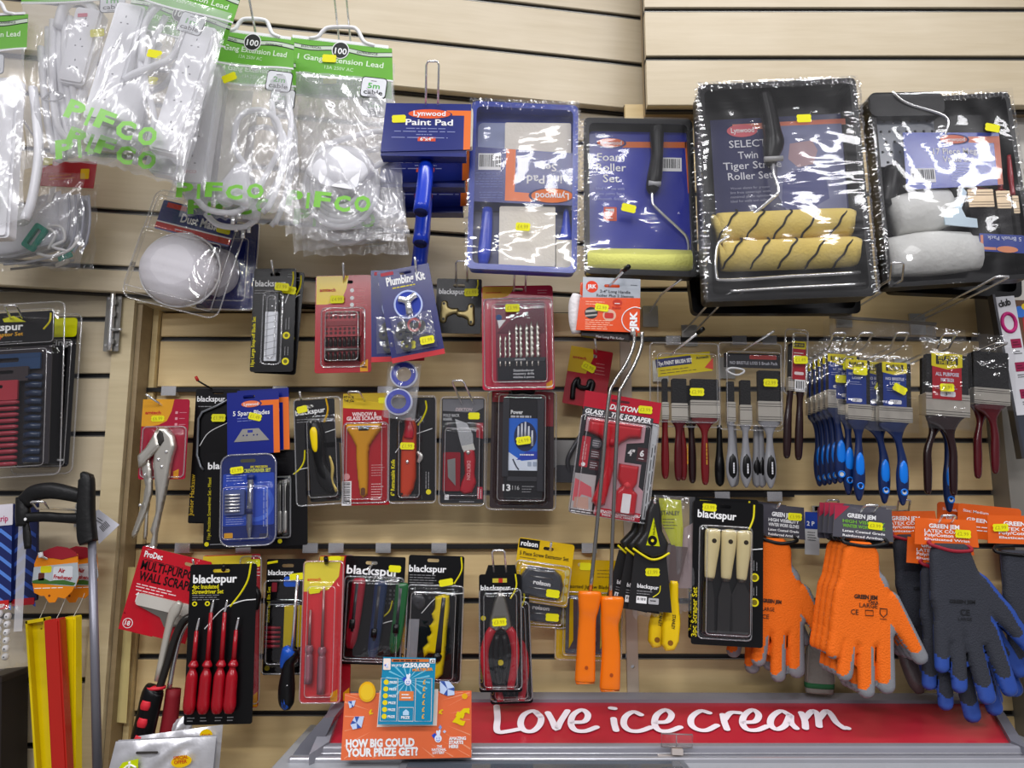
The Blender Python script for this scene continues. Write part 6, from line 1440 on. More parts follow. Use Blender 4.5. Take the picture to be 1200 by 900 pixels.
# five brush set
p = P('paint_brush_set', 'five brush set with soft grey handles and black grip ovals', 'paint brush', (877, 400), (880, 573), -.12)
p.prism('header_card', rr(846, 416, 912, 433, 1), 8, 9.2, M('26262A', .35, coat=.4)); p.g(rr(876, 417.5, 908, 422.5, 1), M('A8322A'), 9.3); p.text('NO BRISTLE LOSS 5 Brush Pack', 853, 429, 56, 3.6, M('BABAC2'), 9.3, 0, .015)
p.tube('white_swirl', [(848, 437, 12), (854, 434, 12), (866, 435, 12), (869, 438, 12), (862, 442, 12), (855, 441, 12), (848, 437, 12)], 1.2, WHT, 6)
for c, x0, x1, yb, yf, yt in ((854, 848, 858, 450, 474, 572), (870, 863, 877, 448, 477, 572), (898, 884, 912, 436, 472, 572)): brush(p, c, x0, x1, yb, yf, yf+23, yt, GRH, 8, 'grip', oval=548)
for c in (843, 860, 886, 892): 
    p.limb('rear_handle', [(c, 500, 3, 3), (c, 530, 4, 3.4), (c, 548, 6, 4), (c, 566, 5, 4), (c, 571, 1, 1)], GRH if c > 850 else BLK, 10, -10); p.limb('rear_inlay', [(c, 536, 1, 1), (c, 548, 4.4, 2), (c, 562, 1.6, 1)], BLK, 10, -6)
for c in (854, 870, 898): p.lines(c, 556, 14, 1, 2, 1.6, M('D8D8DC'), 8+5*p.s*1000+4, 90)
p.blister(840, 402, 916, 506, 1.5, 16, [(845, 412, 914, 504, 18)]); p.sticker(898, 451, 20, 0, t='£2.99'); p.done()
# small red brush pack
p = P('paint_brush', 'narrow clear pack with small red labelled brush and two dark handles', 'paint brush', (932, 386), (928, 540), -.13)
brush(p, 925, 923, 931, 404, 444, 460, 538, DKH, 4); brush(p, 938, 933, 943, 404, 444, 460, 539, DKH, 6)
p.prism('label_card', rr(926, 402, 942, 447, 1), 12, 13, M('B0202C', .35, coat=.4)); p.g(rr(926, 402, 942, 411, 1), FIT, 13.1); p.g(rr(928, 404, 940, 409, .5), M('2A2A12'), 13.3); p.text('FIT FOR', 929, 408, 10, 2.6, FIT, 13.5, 0, .02); p.lines(928, 416, 12, 2, 3, .8, WTXT, 13.1); p.g(rr(929, 438, 940, 441.5, 1.5), M('E8D8D8'), 13.2); p.barcode(930, 447, 942, 461, 13)
p.blister(919, 386, 947, 464, 1.5, 18, [(922, 390, 945, 462, 20)]); p.sticker(934, 425, 22, 4, t='£1.49'); p.done()
# blue handled brushes
def blue_brush(lb, x0, x1, yb, yf0, yf1, tx, yt, ov, rg, top, lab, Y, stk=None, t='NO BRISTLE', sz=None, grp=None):
    p = P('paint_brush', lb, 'paint brush', (top, yb-24), (top+(tx-top)*.4, yt), Y, grp)
    brush(p, tx, x0, x1, yb, yf0, yf1, yt, BLH, 6, 'grip', rg, ov, tx)
    if lab: fit_label(p, *lab, M('1E3A8C', .35, coat=.3), 12, t, 'LOSS', sz)
    sleeve(p, x0-5, yb-8, x1+5, yf1+12, 18, int(x0)); 
    if stk: p.sticker(*stk)
    p.done(); return p
p = blue_brush('leftmost blue handled brush, smallest of the front three', 966, 987, 418, 459, 480, 981, 566, 531, 556, 976, (967, 418, 986, 459), -.15, (981, 447, 20, 0), sz='1"', grp='blue handled brushes')
for i in range(4): p.copy(-.001*(i+1), .02*(i+1), -.001*(i+1), 0, ['first', 'second', 'third', 'rearmost'][i]+' blue brush handle showing left of the leftmost front brush', 'blue handled brushes')
p = blue_brush('middle blue handled brush with medium ferrule', 990, 1017, 424, 476, 494, 1004, 587, 546, 570, 1002, (988, 425, 1011, 476), -.165, (1002, 438, 20, -4), sz='2"', grp='blue handled brushes')
p.copy(-.011, .014, .010, 0, 'blue brush showing behind and left of the middle front brush', 'blue handled brushes')
p = blue_brush('rightmost blue handled brush with the widest ferrule', 1025, 1064, 428, 479, 497, 1053, 592, 555, 577, 1046, (1030, 428, 1057, 479), -.165, (1047, 459, 20, -26), sz='2.5"', grp='blue handled brushes')
p.copy(-.0235, .015, .003, 0, 'blue brush showing behind and left of the rightmost front brush', 'blue handled brushes')
# red all purpose brush
p = P('paint_brush', 'wide brush with red all purpose label and dark maroon handles', 'paint brush', (1104, 388), (1106, 580), -.15)
brush(p, 1112, 1080, 1131, 418, 464, 490, 580, DKH, 6, tx=1113); brush(p, 1090, 1082, 1124, 420, 464, 488, 580, DKH, -12, tx=1090)
fit_label(p, 1087, 418, 1121, 471, M('B4222E', .35, coat=.3), 13, 'ALL PURPOSE', 'PAINT BRUSH', '3"')
p.sheet('clear_sleeve', [(1073, 400), (1130, 400), (1134, 506), (1073, 506)], 19, 2.5, CLEARB, 12, 20, 3, 131); p.sheet('sleeve_tab', [(1078, 386), (1128, 386), (1130, 402), (1074, 402)], 8, 1, CLEARB, 6, 6, 0, 132); p.sticker(1101, 458, 22, 3, t='£3.99'); p.done()
blue_brush('blue handled brush hanging behind the red labelled brush', 1086, 1124, 424, 474, 492, 1109, 600, 560, 586, 1106, None, -.10, grp='blue handled brushes')
# wide maroon brush
p = P('paint_brush', 'wide unlabelled brush with maroon handles beside the magazine rack', 'paint brush', (1156, 398), (1158, 560), -.13)
brush(p, 1164, 1136, 1178, 414, 457, 476, 555, MAR, 6, tx=1162); brush(p, 1148, 1138, 1172, 414, 457, 476, 561, MAR, -12, tx=1149)
sleeve(p, 1133, 408, 1182, 482, 18, 141); p.done()
for hx, tx, lb in ((978, 984, 'leftmost'), (1006, 1016, 'second'), (1050, 1058, 'third')): hook(hx, 408, -.15, tx, 390, kind='loop', label=lb+' loop hook above the blue handled brushes', out=.05)
hook(1105, 408, -.15, 1113, 391, kind='loop', label='loop hook above the red labelled brush', out=.05); hook(1150, 412, -.13, 1175, 402, kind='loop', label='loop hook reaching right towards the magazine rack', out=.06)
hook(788, 414, -.12, 823, 386, label='black tipped hook above the seven piece brush set', out=.06, black=True); hook(872, 410, -.12, 907, 388, label='hook with bent bright tip above the five brush set', out=.06)
# ================================================================== gloves
OG = M('F2711F', .75, bump=.8, bscale=420); GL = M('85868A', .45, bump=.25, bscale=300); DG = M('35373F', .85, bump=.9, bscale=420); BL = M('33509E', .4, bump=.2, bscale=300)
def glove(name, label, top, bot, Y, caps, inner, m_front, m_dip, cuff, trim, head, group, seed=0, marks=True, hm=None, htxt=None, d=0):
    p = P(name, label, 'glove', top, bot, Y, group)
    f = caps_sdf(caps, 3.5); g2 = caps_sdf(inner, 3.5)
    def fm(x, y, back=False): return 1 if back else (0 if float(g2(np.array(x), np.array(y))) < 0 else 1)
    xs = [c[0]-c[2] for c in caps]+[c[3]-c[5] for c in caps]; xe = [c[0]+c[2] for c in caps]+[c[3]+c[5] for c in caps]; ye = [c[1]+c[2] for c in caps]+[c[4]+c[5] for c in caps]
    y0 = cuff[1]
    fc = lambda X, Y_: np.maximum(f(X, Y_), y0-Y_)
    p.puff('glove_body', fc, (min(xs)-3, y0, max(xe)+3, max(ye)+3), [m_front, m_dip], d, 8, 9, 1.7, .8, fm)
    cx0, cy, cx1, cy1 = cuff
    p.tube('cuff_trim', [(cx0, cy, d+2), (cx0+4, cy+3, d+7), ((cx0+cx1)/2, (cy+cy1)/2+6, d+9), (cx1-4, cy1+3, d+7), (cx1, cy1, d+2), (cx1-5, cy1-4, d-5), ((cx0+cx1)/2, (cy+cy1)/2-5, d-7), (cx0+5, cy-4, d-5)], 2.2, trim, closed=True)
    if head:
        hpts, col, corner = head; hx0, hy0, hx1, hy1 = hpts
        p.prism('header_card', [(hx0, hy0), (hx1, hy0+1), (hx1+2, hy1), (hx0-2, hy1-2)], d-3, d-1.6, col)
        if corner: p.g([(hx0, hy0), (hx0+18, hy0), (hx0, hy0+18)], M('A82A44'), d-1.5)
        w = hx1-hx0; k = 0
        p.text('GREEN JEM', hx0+w*.22, hy0+(hy1-hy0)*.34, w*.5, 5, WTXT, d-1.5, -2, .035)
        for i, t in enumerate(htxt or ()): p.text(t, hx0+w*.14, hy0+(hy1-hy0)*(.5+.14*i), w*.74, 3.8 if i < 2 else 2.8, M('7CC03A') if (i < 2 and corner) else WTXT, d-1.4, -2, .02)
    return p
def orange_set(dx, dy, s=1.0):
    T = lambda l: [tuple([dx+(v-1012)*s if k in (0, 3) else dy+(v-640)*s if k in (1, 4) else v*s for k, v in enumerate(c)]) for c in l]
    caps = T([(1008, 655, 22, 1006, 700, 27), (1008, 700, 26, 1014, 735, 26), (996, 700, 20, 990, 738, 18), (1020, 690, 22, 1032, 735, 18),
              (984, 735, 11, 977, 767, 9), (996, 745, 10.5, 990, 791, 9.5), (1014, 748, 11, 1015, 808, 10), (1035, 742, 11.5, 1038, 801, 10.5), (1042, 706, 14, 1077, 766, 9.5)])
    for i in (4, 5, 6, 7, 8): caps[i] = caps[i]+(1.2,)
    inner = T([(1008, 640, 24, 1005, 700, 26), (1006, 700, 25, 1010, 735, 23), (992, 700, 17, 986, 738, 15), (1016, 690, 20, 1028, 735, 15),
               (981, 733, 10.8, 974, 765, 8.6), (993, 743, 9.8, 987, 785, 8.6), (1011, 746, 10, 1010, 799, 9.4), (1031, 740, 10.8, 1033, 791, 9.2), (1036, 700, 13.4, 1070, 755, 7.5)])
    inner = [(c[0]-1.6, c[1], c[2]*.94, c[3]-1.6, c[4], c[5]*.92) for c in inner]
    return caps, inner
HT = ('HIGH VISIBILITY', 'WINTER WORK GLOVES', 'Latex Coated Grade', 'Reinforced Armband')
c1, i1 = orange_set(1012, 640)
p = glove('work_glove', 'bright orange work glove with grey fingertips, in front at centre right', (1012, 596), (1012, 815), -.19, c1, i1, OG, GL, (986, 636, 1039, 634), BLK, ((978, 594, 1046, 634), M('55545C', .4), True), 'orange winter work gloves', htxt=HT)
MK_ = M('3A2416', .6)
p.text('GREEN JEM', 998, 703, 27, 4.6, MK_, 9.6, 0, .05); p.text('TAKA', 1014, 708, 12, 3.4, MK_, 9.8, 0, .03); p.text('LARGE', 1004, 713, 21, 5, MK_, 9.9, 0, .01); p.text('CE', 994, 722, 9, 6, MK_, 9.8, 0, .01)
p.tube('printed_mark', [(1011, 716, 9.8), (1020, 716, 9.8), (1020, 722, 9.8), (1011, 722, 9.8)], .5, MK_, 5, False, True, acc=True); p.tube('printed_mark', [(1028, 713, 9.6), (1036, 713, 9.6), (1036, 719, 9.6), (1032, 723, 9.6), (1028, 719, 9.6)], .6, MK_, 5, False, True, acc=True); p.lines(1028, 725, 9, 1, 2, .8, MK_, 9.6)
p.sticker(1026, 616, 0, -3, w=18, h=9, t='£3.99'); p.done(); G1 = p
for i, lb in enumerate(('orange glove whose edge shows just left of the front orange glove', 'second orange glove edge left of the front orange glove', 'rearmost orange glove edge left of the front orange glove')): G1.copy(-.001*i, .019*(i+1), .004, .5, lb)
# left orange glove
c2, i2 = orange_set(912, 636, .92)
p = glove('work_glove', 'orange work glove half hidden behind the three scraper card', (915, 590), (912, 806), -.10, c2, i2, OG, GL, (892, 632, 934, 632), BLK, ((894, 592, 943, 632), M('4A4850', .4), False), None, htxt=HT)
p.text('GREEN JEM', 893, 708, 22, 4, MK_, 9.6, -2, .05); p.text('LARGE', 893, 718, 14, 4.4, MK_, 9.8, 0, .01); p.text('CE', 893, 727, 8, 5, MK_, 9.8, 0, .01); p.sticker(932, 605, 0, 0, t='£3.99'); p.done()
p.copy(-.02, .03, .006, 3, 'second orange glove, fingers showing under the three scraper card')
# grey and blue gloves
def blue_set(dx, dy):
    T = lambda l: [tuple([v+dx if k in (0, 3) else v+dy if k in (1, 4) else v for k, v in enumerate(c)]) for c in l]
    caps = T([(1112, 655, 24, 1118, 700, 33), (1104, 700, 18, 1106, 740, 17), (1126, 700, 26, 1138, 738, 21), (1108, 655, 22, 1104, 700, 18),
              (1096, 735, 9.5, 1094, 782, 8.5, 1.2), (1112, 748, 10, 1113, 804, 9, 1.2), (1130, 750, 11, 1144, 815, 10, 1.2), (1150, 738, 12, 1170, 805, 10, 1.2), (1140, 690, 18, 1172, 722, 12, 6), (1166, 716, 13, 1200, 760, 9, 3)])
    inner = T([(1110, 640, 27, 1114, 700, 31), (1102, 700, 17, 1104, 740, 15), (1122, 700, 24, 1134, 738, 18), (1106, 655, 21, 1102, 700, 17),
               (1096, 735, 9.8, 1094, 765, 8.5), (1112, 748, 10, 1113, 788, 9), (1128, 750, 10, 1138, 795, 9), (1146, 738, 10, 1162, 785, 8), (1136, 690, 16, 1166, 722, 9), (1160, 714, 10, 1180, 740, 6)])
    return caps, inner
HL = M('E8682C', .4, coat=.2); HTL = ('LATEX COATED', 'Poly/Cotton Fabric', 'Elasticated Wrist')
c3, i3 = blue_set(0, 0)
p = glove('work_glove', 'dark grey glove with blue fingertips and red cuff trim', (1110, 600), (1122, 820), -.19, c3, i3, DG, BL, (1085, 638, 1135, 643), M('9A1E30'), ((1072, 608, 1144, 642), HL, False), 'grey and blue latex gloves', htxt=HTL)
mk = M('15161A', .7); p.text('GREEN JEM', 1103, 708, 30, 4, mk, 9.6, 0, .04); p.text('CE', 1115, 722, 11, 7, mk, 9.9, 0, .02); p.text('LARGE', 1112, 728, 16, 3.4, mk, 9.8, 0, .01); p.sticker(1127, 626, 1, -2, w=19, h=10, t='£2.99'); p.done(); G2 = p
G2.copy(.0, .028, -.034, 2, 'grey and blue glove behind the red cuffed one, its fingertips lower')
G2.copy(.016, .05, -.020, -5, 'third grey and blue glove, thumb pointing further right')
G2.copy(-.026, .075, .012, -3, 'darker grey and blue glove deep behind the red cuffed glove')
c4, i4 = blue_set(82, 0)
p = glove('work_glove', 'black cuffed dark glove cut by the right edge of the picture', (1180, 600), (1200, 830), -.16, c4, i4, DG, BL, (1160, 646, 1222, 646), BLK, ((1157, 604, 1240, 640), HL, False), 'grey and blue latex gloves', htxt=('LATEX COATED', 'Poly/Cotton Fabric', 'Elasticated Wrist')); p.sticker(1170, 619, 2, 2, w=19, h=9, t='£2.99'); p.done()
# spare headers behind
for k, (x0, y0, x1, Y, lb) in enumerate(((1048, 601, 1094, -.11, 'orange glove header card between the grey and the orange headers'), (1098, 590, 1150, -.08, 'orange glove header card at the back under the blue brush handle'), (1122, 593, 1196, -.10, 'orange glove header card behind the right hand headers'))):
    p = P('header_card', lb, 'card', ((x0+x1)/2, y0), ((x0+x1)/2, y0+40), Y)
    p.prism('card', rr(x0, y0, x1, y0+40, 4), 0, 1.3, HL); p.text('Size: Medium', x0+6, y0+9, (x1-x0)*.4, 3, WTXT, 1.4, -3, .01); p.text('GREEN JEM', x0+10, y0+20, (x1-x0)*.55, 4.5, WTXT, 1.4, -2, .03); p.lines(x0+10, y0+26, (x1-x0)*.6, 2, 4, 1, WTXT, 1.4); p.done()
for k, (x0, lb) in enumerate(((958, 'red cornered grey glove header furthest left'), (966, 'red cornered grey glove header second from left'))):
    p = P('header_card', lb, 'card', (x0+24, 596), (x0+24, 632), -.12+.02*(1-k)-.02)
    p.prism('card', rr(x0, 596, x0+50, 632, 2), 0, 1.3, M('4E4C56', .4)); p.g([(x0, 596), (x0+20, 596), (x0, 620)], M('A82A44'), 1.4); p.text('Size:', x0+3, 610, 8, 3, WTXT, 1.8, 50, .01); p.text('Large', x0+5, 615, 11, 3, WTXT, 1.8, 50, .01); p.done()
p = P('glove_pack', 'white and blue card with 2 pairs lettering between the orange gloves', 'glove', (950, 600), (950, 650), -.05)
p.prism('card', rr(943, 600, 960, 650, 1), 0, 1.3, M('D8D8D8', .5)); p.g([(943, 600), (960, 600), (960, 620), (943, 620)], M('1E3F9C'), 1.4); p.text('2 P', 945, 616, 9, 5, WTXT, 1.7, 0, .02); p.lines(946, 624, 11, 4, 3, .8, BLK, 1.5); p.done()
p = P('knitted_glove', 'grey ribbed knitted cuff with green edge between the orange gloves', 'glove', (960, 756), (960, 818), -.06)
p.limb('cuff', [(964, 740, 14, 6), (960, 765, 16, 7), (960, 800, 17, 8), (960, 812, 16, 7)], M('8A8880', .9, bump=1, bscale=200), 20, 0, sq=3); p.limb('green_edge', [(960, 800, 17.4, 8.4), (960, 806, 17.2, 8)], M('2E6A42', .8), 20, 0, sq=3, seg=1)
for i in range(9): p.tube('rib', [(947+i*3.4, 745, 5), (944+i*4, 798, 8)], .7, M('A6A49A', .9), 5)
p.done()
p = P('rubber_glove', 'grey coated finger hanging between the orange and the blue gloves', 'glove', (1058, 700), (1066, 812), -.08)
p.limb('coated_finger', [(1052, 700, 12, 7), (1054, 740, 13, 8), (1060, 775, 11, 8), (1067, 800, 10, 8), (1070, 812, 5, 4)], M('5E5C5C', .35, coat=.3, bump=.5, bscale=160), 14, 0); p.done()
hook(1016, 600, -.19, 1022, 592, kind='loop', label='loop hook in the grey header of the front orange glove', out=.03); hook(1108, 612, -.19, 1112, 604, kind='loop', label='loop hook in the orange header of the red cuffed glove', out=.03)
hook(910, 596, -.10, 914, 590, label='hook in the dark header of the left orange glove', out=.02)
hook(975, 598, -.06, 976, 586, kind='loop', label='thin loop hook left of the grey glove header', out=.02); hook(1058, 598, -.06, 1060, 586, kind='loop', label='thin loop hook between the blue brush handles and orange headers', out=.02)
# ---- magazine and rack edge at the far right
p = P('magazine', 'white comic magazine with pink lettering in a rack at the right edge', 'magazine', (1172, 348), (1206, 536), -.10)
x = 1172
p.prism('cover', rr(x-8, 348, x+16, 540, .5), 0, 2, M('DCDCE0', .4)); p.prism('rack_edge', rr(x-11, 345, x-8, 540, .5), -10, 6, M('5A5A5E', .3, .8)); p.prism('dark_foot', rr(x-8, 490, x+16, 540, .5), 2, 3, M('3A3E48'))
p.text('club', x-4, 361, 15, 8, BLK, 2.3, 10, .03); p.tube('pink_ring', [(x+4+8*math.cos(a*math.pi/6), 380+11*math.sin(a*math.pi/6), 2.4) for a in range(12)], 2.2, M('C8287A'), 6, True, True)
for y in (400, 428, 460): p.g(rr(x+2, y, x+14, y+11, .5), M('9C1A4A'), 2.3); p.lines(x+3, y+15, 10, 2, 2.6, .8, BLK, 2.3); p.lines(x+4, y+4, 8, 2, 3, 1, M('5A0A2A'), 2.6)
p.done()
p = P('magazine', 'brown covered magazine with coloured circles beside the white comic', 'magazine', (1194, 352), (1202, 430), -.085)
p.prism('cover', rr(1186, 352, 1216, 430, .5), 0, 2, M('6A4A32', .5)); p.g(ell(1193, 366, 7, 7, 10), M('3A7AD8'), 2.2); p.g(ell(1199, 360, 4, 4, 10), M('F0D020'), 2.5); p.g(rr(1195, 372, 1212, 392, 3), M('C8323A'), 2.4); p.done()
# ================================================================== left column
Yc = -.13
p = P('wall_plug_set', 'large clear blister of red and dark wall plugs at left edge', 'tool pack', (22, 358), (14, 562), -.14)
p.prism('header_card', rr(-40, 367, 66, 408, 2), 2, 3.4, BLK, holes=[rr(4, 371, 26, 376, 2)]); p.text('blackspur', -28, 388, 58, 8.5, WTXT, 3.6, 0, .03); p.text('Rawl Adaptor Set', -24, 395, 54, 4.4, M('E0A82A'), 3.6, 0, .02); p.g([(5, 374), (18, 371), (33, 379), (7, 378)], M('D8D81E'), 3.7)
p.tube('yellow_sweep', [(62, 370, 3.6), (61, 380, 3.6), (54, 389, 3.6)], 1, YTXT, 5, acc=True); p.lines(-10, 402, 50, 1, 2, .7, GTXT, 3.6); p.g([(-8, 398), (6, 394), (2, 401), (-12, 404)], M('C8542A'), 3.6)
p.prism('dark_backing', rr(-40, 408, 64, 546, 2), 0, 1.4, M('2E2A2E', .4))
p.prism('blue_tab', rr(-20, 417, 53, 436, 1), 4, 8, M('2A4468', .4), holes=[rr(2, 422, 28, 427, 2)]); p.prism('grey_tab', rr(-30, 433, 41, 450, 1), 8, 12, M('3C3436', .4), holes=[rr(-8, 437, 24, 441, 2)]); p.prism('red_tab', rr(-40, 449, 31, 472, 1), 12, 16, M('A83A44', .4), holes=[rr(-20, 454, 14, 458, 2)])
RPg = M('9A3240', .4, coat=.2); BPg = M('22324C', .4, coat=.3)
for i in range(11): p.limb('red_plug', [(-34, 476+i*7, 2.6, 2.6), (6, 475+i*7, 2.6, 2.6), (28, 475+i*7, 2.8, 2.8), (33, 475+i*7, 1.6, 1.6)], RPg, 8, 15, seg=1); 
for i in range(11): p.limb('blue_plug', [(38, 446+i*9.6, 3.6, 3), (46, 445+i*9.6, 4, 3.4), (56, 446+i*9.6, 3.4, 3)], BPg, 8, 8, seg=1)
p.blister(-50, 356, 79, 560, 2, 22, [(-44, 412, 70, 552, 26), (-44, 362, 70, 408, 8)], r=8); p.done()
hook(20, 374, -.14, 12, 358, wallY=-.06, kind='loop', label='thick loop hook above the wall plug blister', out=.06)
p = P('driver_set', 'black and yellow card edge with letters gs behind the wall plug blister', 'tool pack', (70, 371), (58, 548), -.09)
p.prism('card', rr(30, 373, 92, 548, 5), 0, 1.4, BLK); p.prism('yellow_top', rr(30, 373, 92, 396, 4), 1.4, 2, M('E6E81A', .4)); p.text('fittings', 52, 406, 36, 7, WTXT, 1.8, 0, .02); p.lines(79, 540, 10, 1, 2, 2, WTXT, 1.8)
for y in (430, 436, 442, 486, 491): p.g(ell(80, y, .8, .8, 6), WTXT, 1.8, 'print_dot')
p.blister(26, 368, 98, 556, 1, 12, [(34, 398, 94, 550, 14)], r=8); p.done()
# litter picker
p = P('litter_picker', 'black pistol grip litter picker with long grey pole at left', 'grabber', (100, 558), (104, 905), -.19)
G = M('121213', .45, bump=.3, bscale=120)
p.limb('head_block', [(99, 560, 6, 7), (103, 563, 8, 8), (102, 600, 9, 9), (103, 630, 10, 9), (105, 640, 9, 9)], G, 14, 4, sq=4); p.limb('upper_grip', [(28, 583, 10, 7), (40, 573, 10, 9), (60, 572, 10, 10), (82, 578, 9, 9), (98, 584, 8, 8)], G, 14, 0, sq=3)
p.limb('lower_bar', [(26, 602, 6, 5), (50, 603, 6, 6), (75, 607, 6, 6), (98, 610, 7, 7)], G, 12, 0, sq=3); p.limb('end_cheek', [(24, 576, 7, 6), (25, 596, 9, 7), (24, 612, 7, 6)], G, 12, 0); p.limb('trigger', [(28, 604, 3, 3), (30, 624, 5, 3), (31, 640, 4, 3)], G, 10, 0)
p.g(ell(31, 604, 1.8), WHT, 7); p.g(ell(105, 563, 1.6), WHT, 12)
p.limb('pole', [(107, 636, 4.6, 4.6), (110, 905, 5.4, 5.4)], M('8E8E98', .4, .6), 12, 0, seg=1); p.done()
hook(50, 596, -.19, 44, 588, wallY=-.06, kind='loop', label='loop hook inside the grip of the litter picker', out=.05)
p = P('price_tag', 'white barcode tag sticking out behind the litter picker head', 'tag', (118, 598), (120, 634), -.15)
p.prism('tag_card', [(112, 598), (116, 597), (139, 618), (114, 637), (110, 620)], 0, .8, M('D4D4DC', .5)); 
for i in range(6): p.g(rot2(rr(117+i*1.8, 614, 117.8+i*1.8, 622, .1), 121, 618, -36), BLK, .9, 'barcode_bars')
p.lines(114, 606, 10, 2, 3, .8, BLK, .9, -40); p.done()
# zigzag textile pack
p = P('patterned_pack', 'navy and light blue zigzag patterned pack with white top at left edge', 'textile', (-2, 590), (-4, 712), -.14)
p.prism('card', rr(-40, 592, 44, 708, 2), -6, 0, M('141C48', .5)); p.prism('front_pack', rr(-40, 592, 18, 706, 2), 0, 8, M('1C2862', .5)); p.prism('white_top', rr(-40, 592, 19, 617, 1), 8, 9, M('D8D4DC', .5)); p.text('trip', 2, 612, 12, 7, M('C8326A'), 9.2, 0, .01)
LB2 = M('5E8CE0', .5); LB3 = M('2E4A96', .5)
for k in range(6):
    y = 622+k*16
    for ox, m_, d_ in ((-36, LB2, 8.2), (-8, LB2, 8.2)): p.g([(ox, y+9), (ox+13, y-2), (ox+26, y+9), (ox+26, y+14), (ox+13, y+3), (ox, y+14)], m_, d_, 'zigzag_print')
    p.g([(18, y+8), (30, y-2), (43, y+8), (43, y+13), (30, y+3), (18, y+13)], LB3, .3, 'zigzag_print')
p.prism('red_strip', rr(-40, 704, 16, 714, 1), 8, 10, M('C83030', .4)); p.prism('red_strip', rr(16, 704, 42, 712, 1), 0, 2, M('9A2028', .4)); p.text('TOP STEP', -14, 712, 26, 4, WTXT, 10.2, 0, .02); p.done()
p = P('clear_strip', 'upright translucent plastic strip hanging under the litter picker grip', 'strip', (26, 610), (22, 740), -.17)
p.sheet('plastic_strip', [(22, 612), (32, 612), (30, 740), (20, 740)], 0, .5, film('milk', gloss=.05, milky=.4, bump=.1), 3, 10, 0, 151); p.done()
# bagged hooks
p = P('bagged_knobs', 'clear bag with two columns of small white knobs at left edge', 'bag', (8, 712), (8, 795), -.15)
for i in range(6):
    for j in range(2):
        cx, cy = 2+j*10-i*.6, 718+i*9.4+j*4; p.limb('white_knob', [(cx-3.5, cy, 1, 1), (cx-2, cy, 3.8, 4), (cx+2, cy, 3.8, 4), (cx+3.5, cy, 1, 1)], WHT, 10, 6, seg=2); p.g(ell(cx+.5, cy, 1, 1, 8), M('3A3A3E'), 6+4*p.s*1000+.2, 'knob_hole')
p.sheet('bag_film', [(-30, 708), (30, 708), (36, 775), (-30, 795)], 14, 4, BAG, 18, 22, 5, 161, rag=3); p.done()
# air fresheners
def fresh(lb, top, bot, Y, s=1):
    p = P('air_freshener', lb, 'air freshener', top, bot, Y, 'cottage shaped air fresheners'); x, y = top
    O = M('E88A1E', .5)
    p.prism('orange_body', [(x-24, y+20)]+[(x-24+2*math.sin(a*.5), y+22+a*3) for a in range(8)]+[(x-22, y+54), (x-14, y+58), (x-10, y+58), (x-4, y+66), (x+3, y+66), (x+6, y+60), (x+14, y+62), (x+22, y+54), (x+28, y+42), (x+28, y+26), (x+26, y+10), (x-20, y+8)], 0, 1.5, O)
    p.prism('red_roof', [(x-18, y+8), (x-8, y+3), (x+2, y), (x+14, y+2), (x+24, y+8), (x+27, y+12), (x+8, y+16), (x-2, y+14), (x-18, y+13)], 1.5, 2.6, M('9A1E2C', .5))
    p.prism('picture_band', [(x-24, y+24), (x+27, y+20), (x+29, y+36), (x+26, y+48), (x+4, y+46), (x-25, y+42)], 1.5, 2, M('B4BCC0', .5)); p.g([(x-25, y+40), (x-12, y+37), (x-4, y+41), (x+8, y+39), (x+26, y+44), (x+24, y+47), (x+4, y+45), (x-24, y+43)], M('3F6A2A'), 2.1)
    p.g(rr(x-16, y+23, x-3, y+31, 2), M('D8D020'), 2.1); p.g(rr(x-18, y+31, x-11, y+40, 1), M('5A2A22'), 2.1); p.g(rr(x-1, y+24, x+22, y+40, 2), M('D0D4D8'), 2.2)
    p.text('Air', x+5, y+31, 8, 5, M('B0202A'), 2.5, -4, .03); p.text('Freshener', x, y+38, 22, 4.6, M('B0202A'), 2.5, -6, .03); p.lines(x-22, y+49, 44, 1, 2, .8, WTXT, 1.6); p.g(ell(x-4, y+58, 1.4), M('7A3A0A'), 1.7); p.done(); return p
fresh('front orange air freshener with cottage print and red roof', (66, 640), (62, 706), -.15); p = fresh('rear orange air freshener behind the front cottage one', (88, 640), (86, 700), -.11)
p = P('hook_tip', 'white tipped hook beside the cottage air freshener', 'hook', (50, 648), (50, 656), -.16); p.limb('rubber_tip', [(49, 647, 2.5, 2.5), (50, 653, 3, 3)], WHT, 10, 4, seg=1); p.tube('prong', [(50, 652, 2), (54, 662, -30), (55, 664, -96)], 1.3, STEEL, smooth=False); p.done()
# plastic edging bars
def bar(lb, a, b, w, m, hollow=False, Y=-.115):
    p = P('edging_bar', lb, 'bar', a, b, Y, 'coloured plastic bars'); x, y = a; h = math.hypot(b[0]-a[0], b[1]-a[1])
    if hollow:
        p.prism('channel_back', rr(x-w/2, y, x+w/2, y+h, 2), 0, 3, m); p.prism('channel_wall', rr(x-w/2, y, x-w/2+2.5, y+h, 1), 3, 16, m); p.prism('channel_wall', rr(x+w/2-2.5, y, x+w/2, y+h, 1), 3, 16, m); p.prism('end_cap', rr(x-w/2, y, x+w/2, y+4, 2), 3, 16, m); p.g(ell(x+1, y+13, 1.2), M('8A7A10'), 3.1)
    else:
        p.prism('bar_body', rr(x-w/2, y, x+w/2, y+h, 2), 0, 18, m); p.prism('bar_ridge', rr(x-w/2+2, y+2, x+w/2-2, y+h, 1.5), 18, 20, m)
    p.tube('hang_thread', [(x, y+3, 8), (x+6, y-12, 2), (x+14, y-40, -10)], .35, M('D8D8D0'), 5); p.done()
YB_ = M('E8CE10', .35, coat=.3); RB_ = M('B82A22', .4, coat=.3)
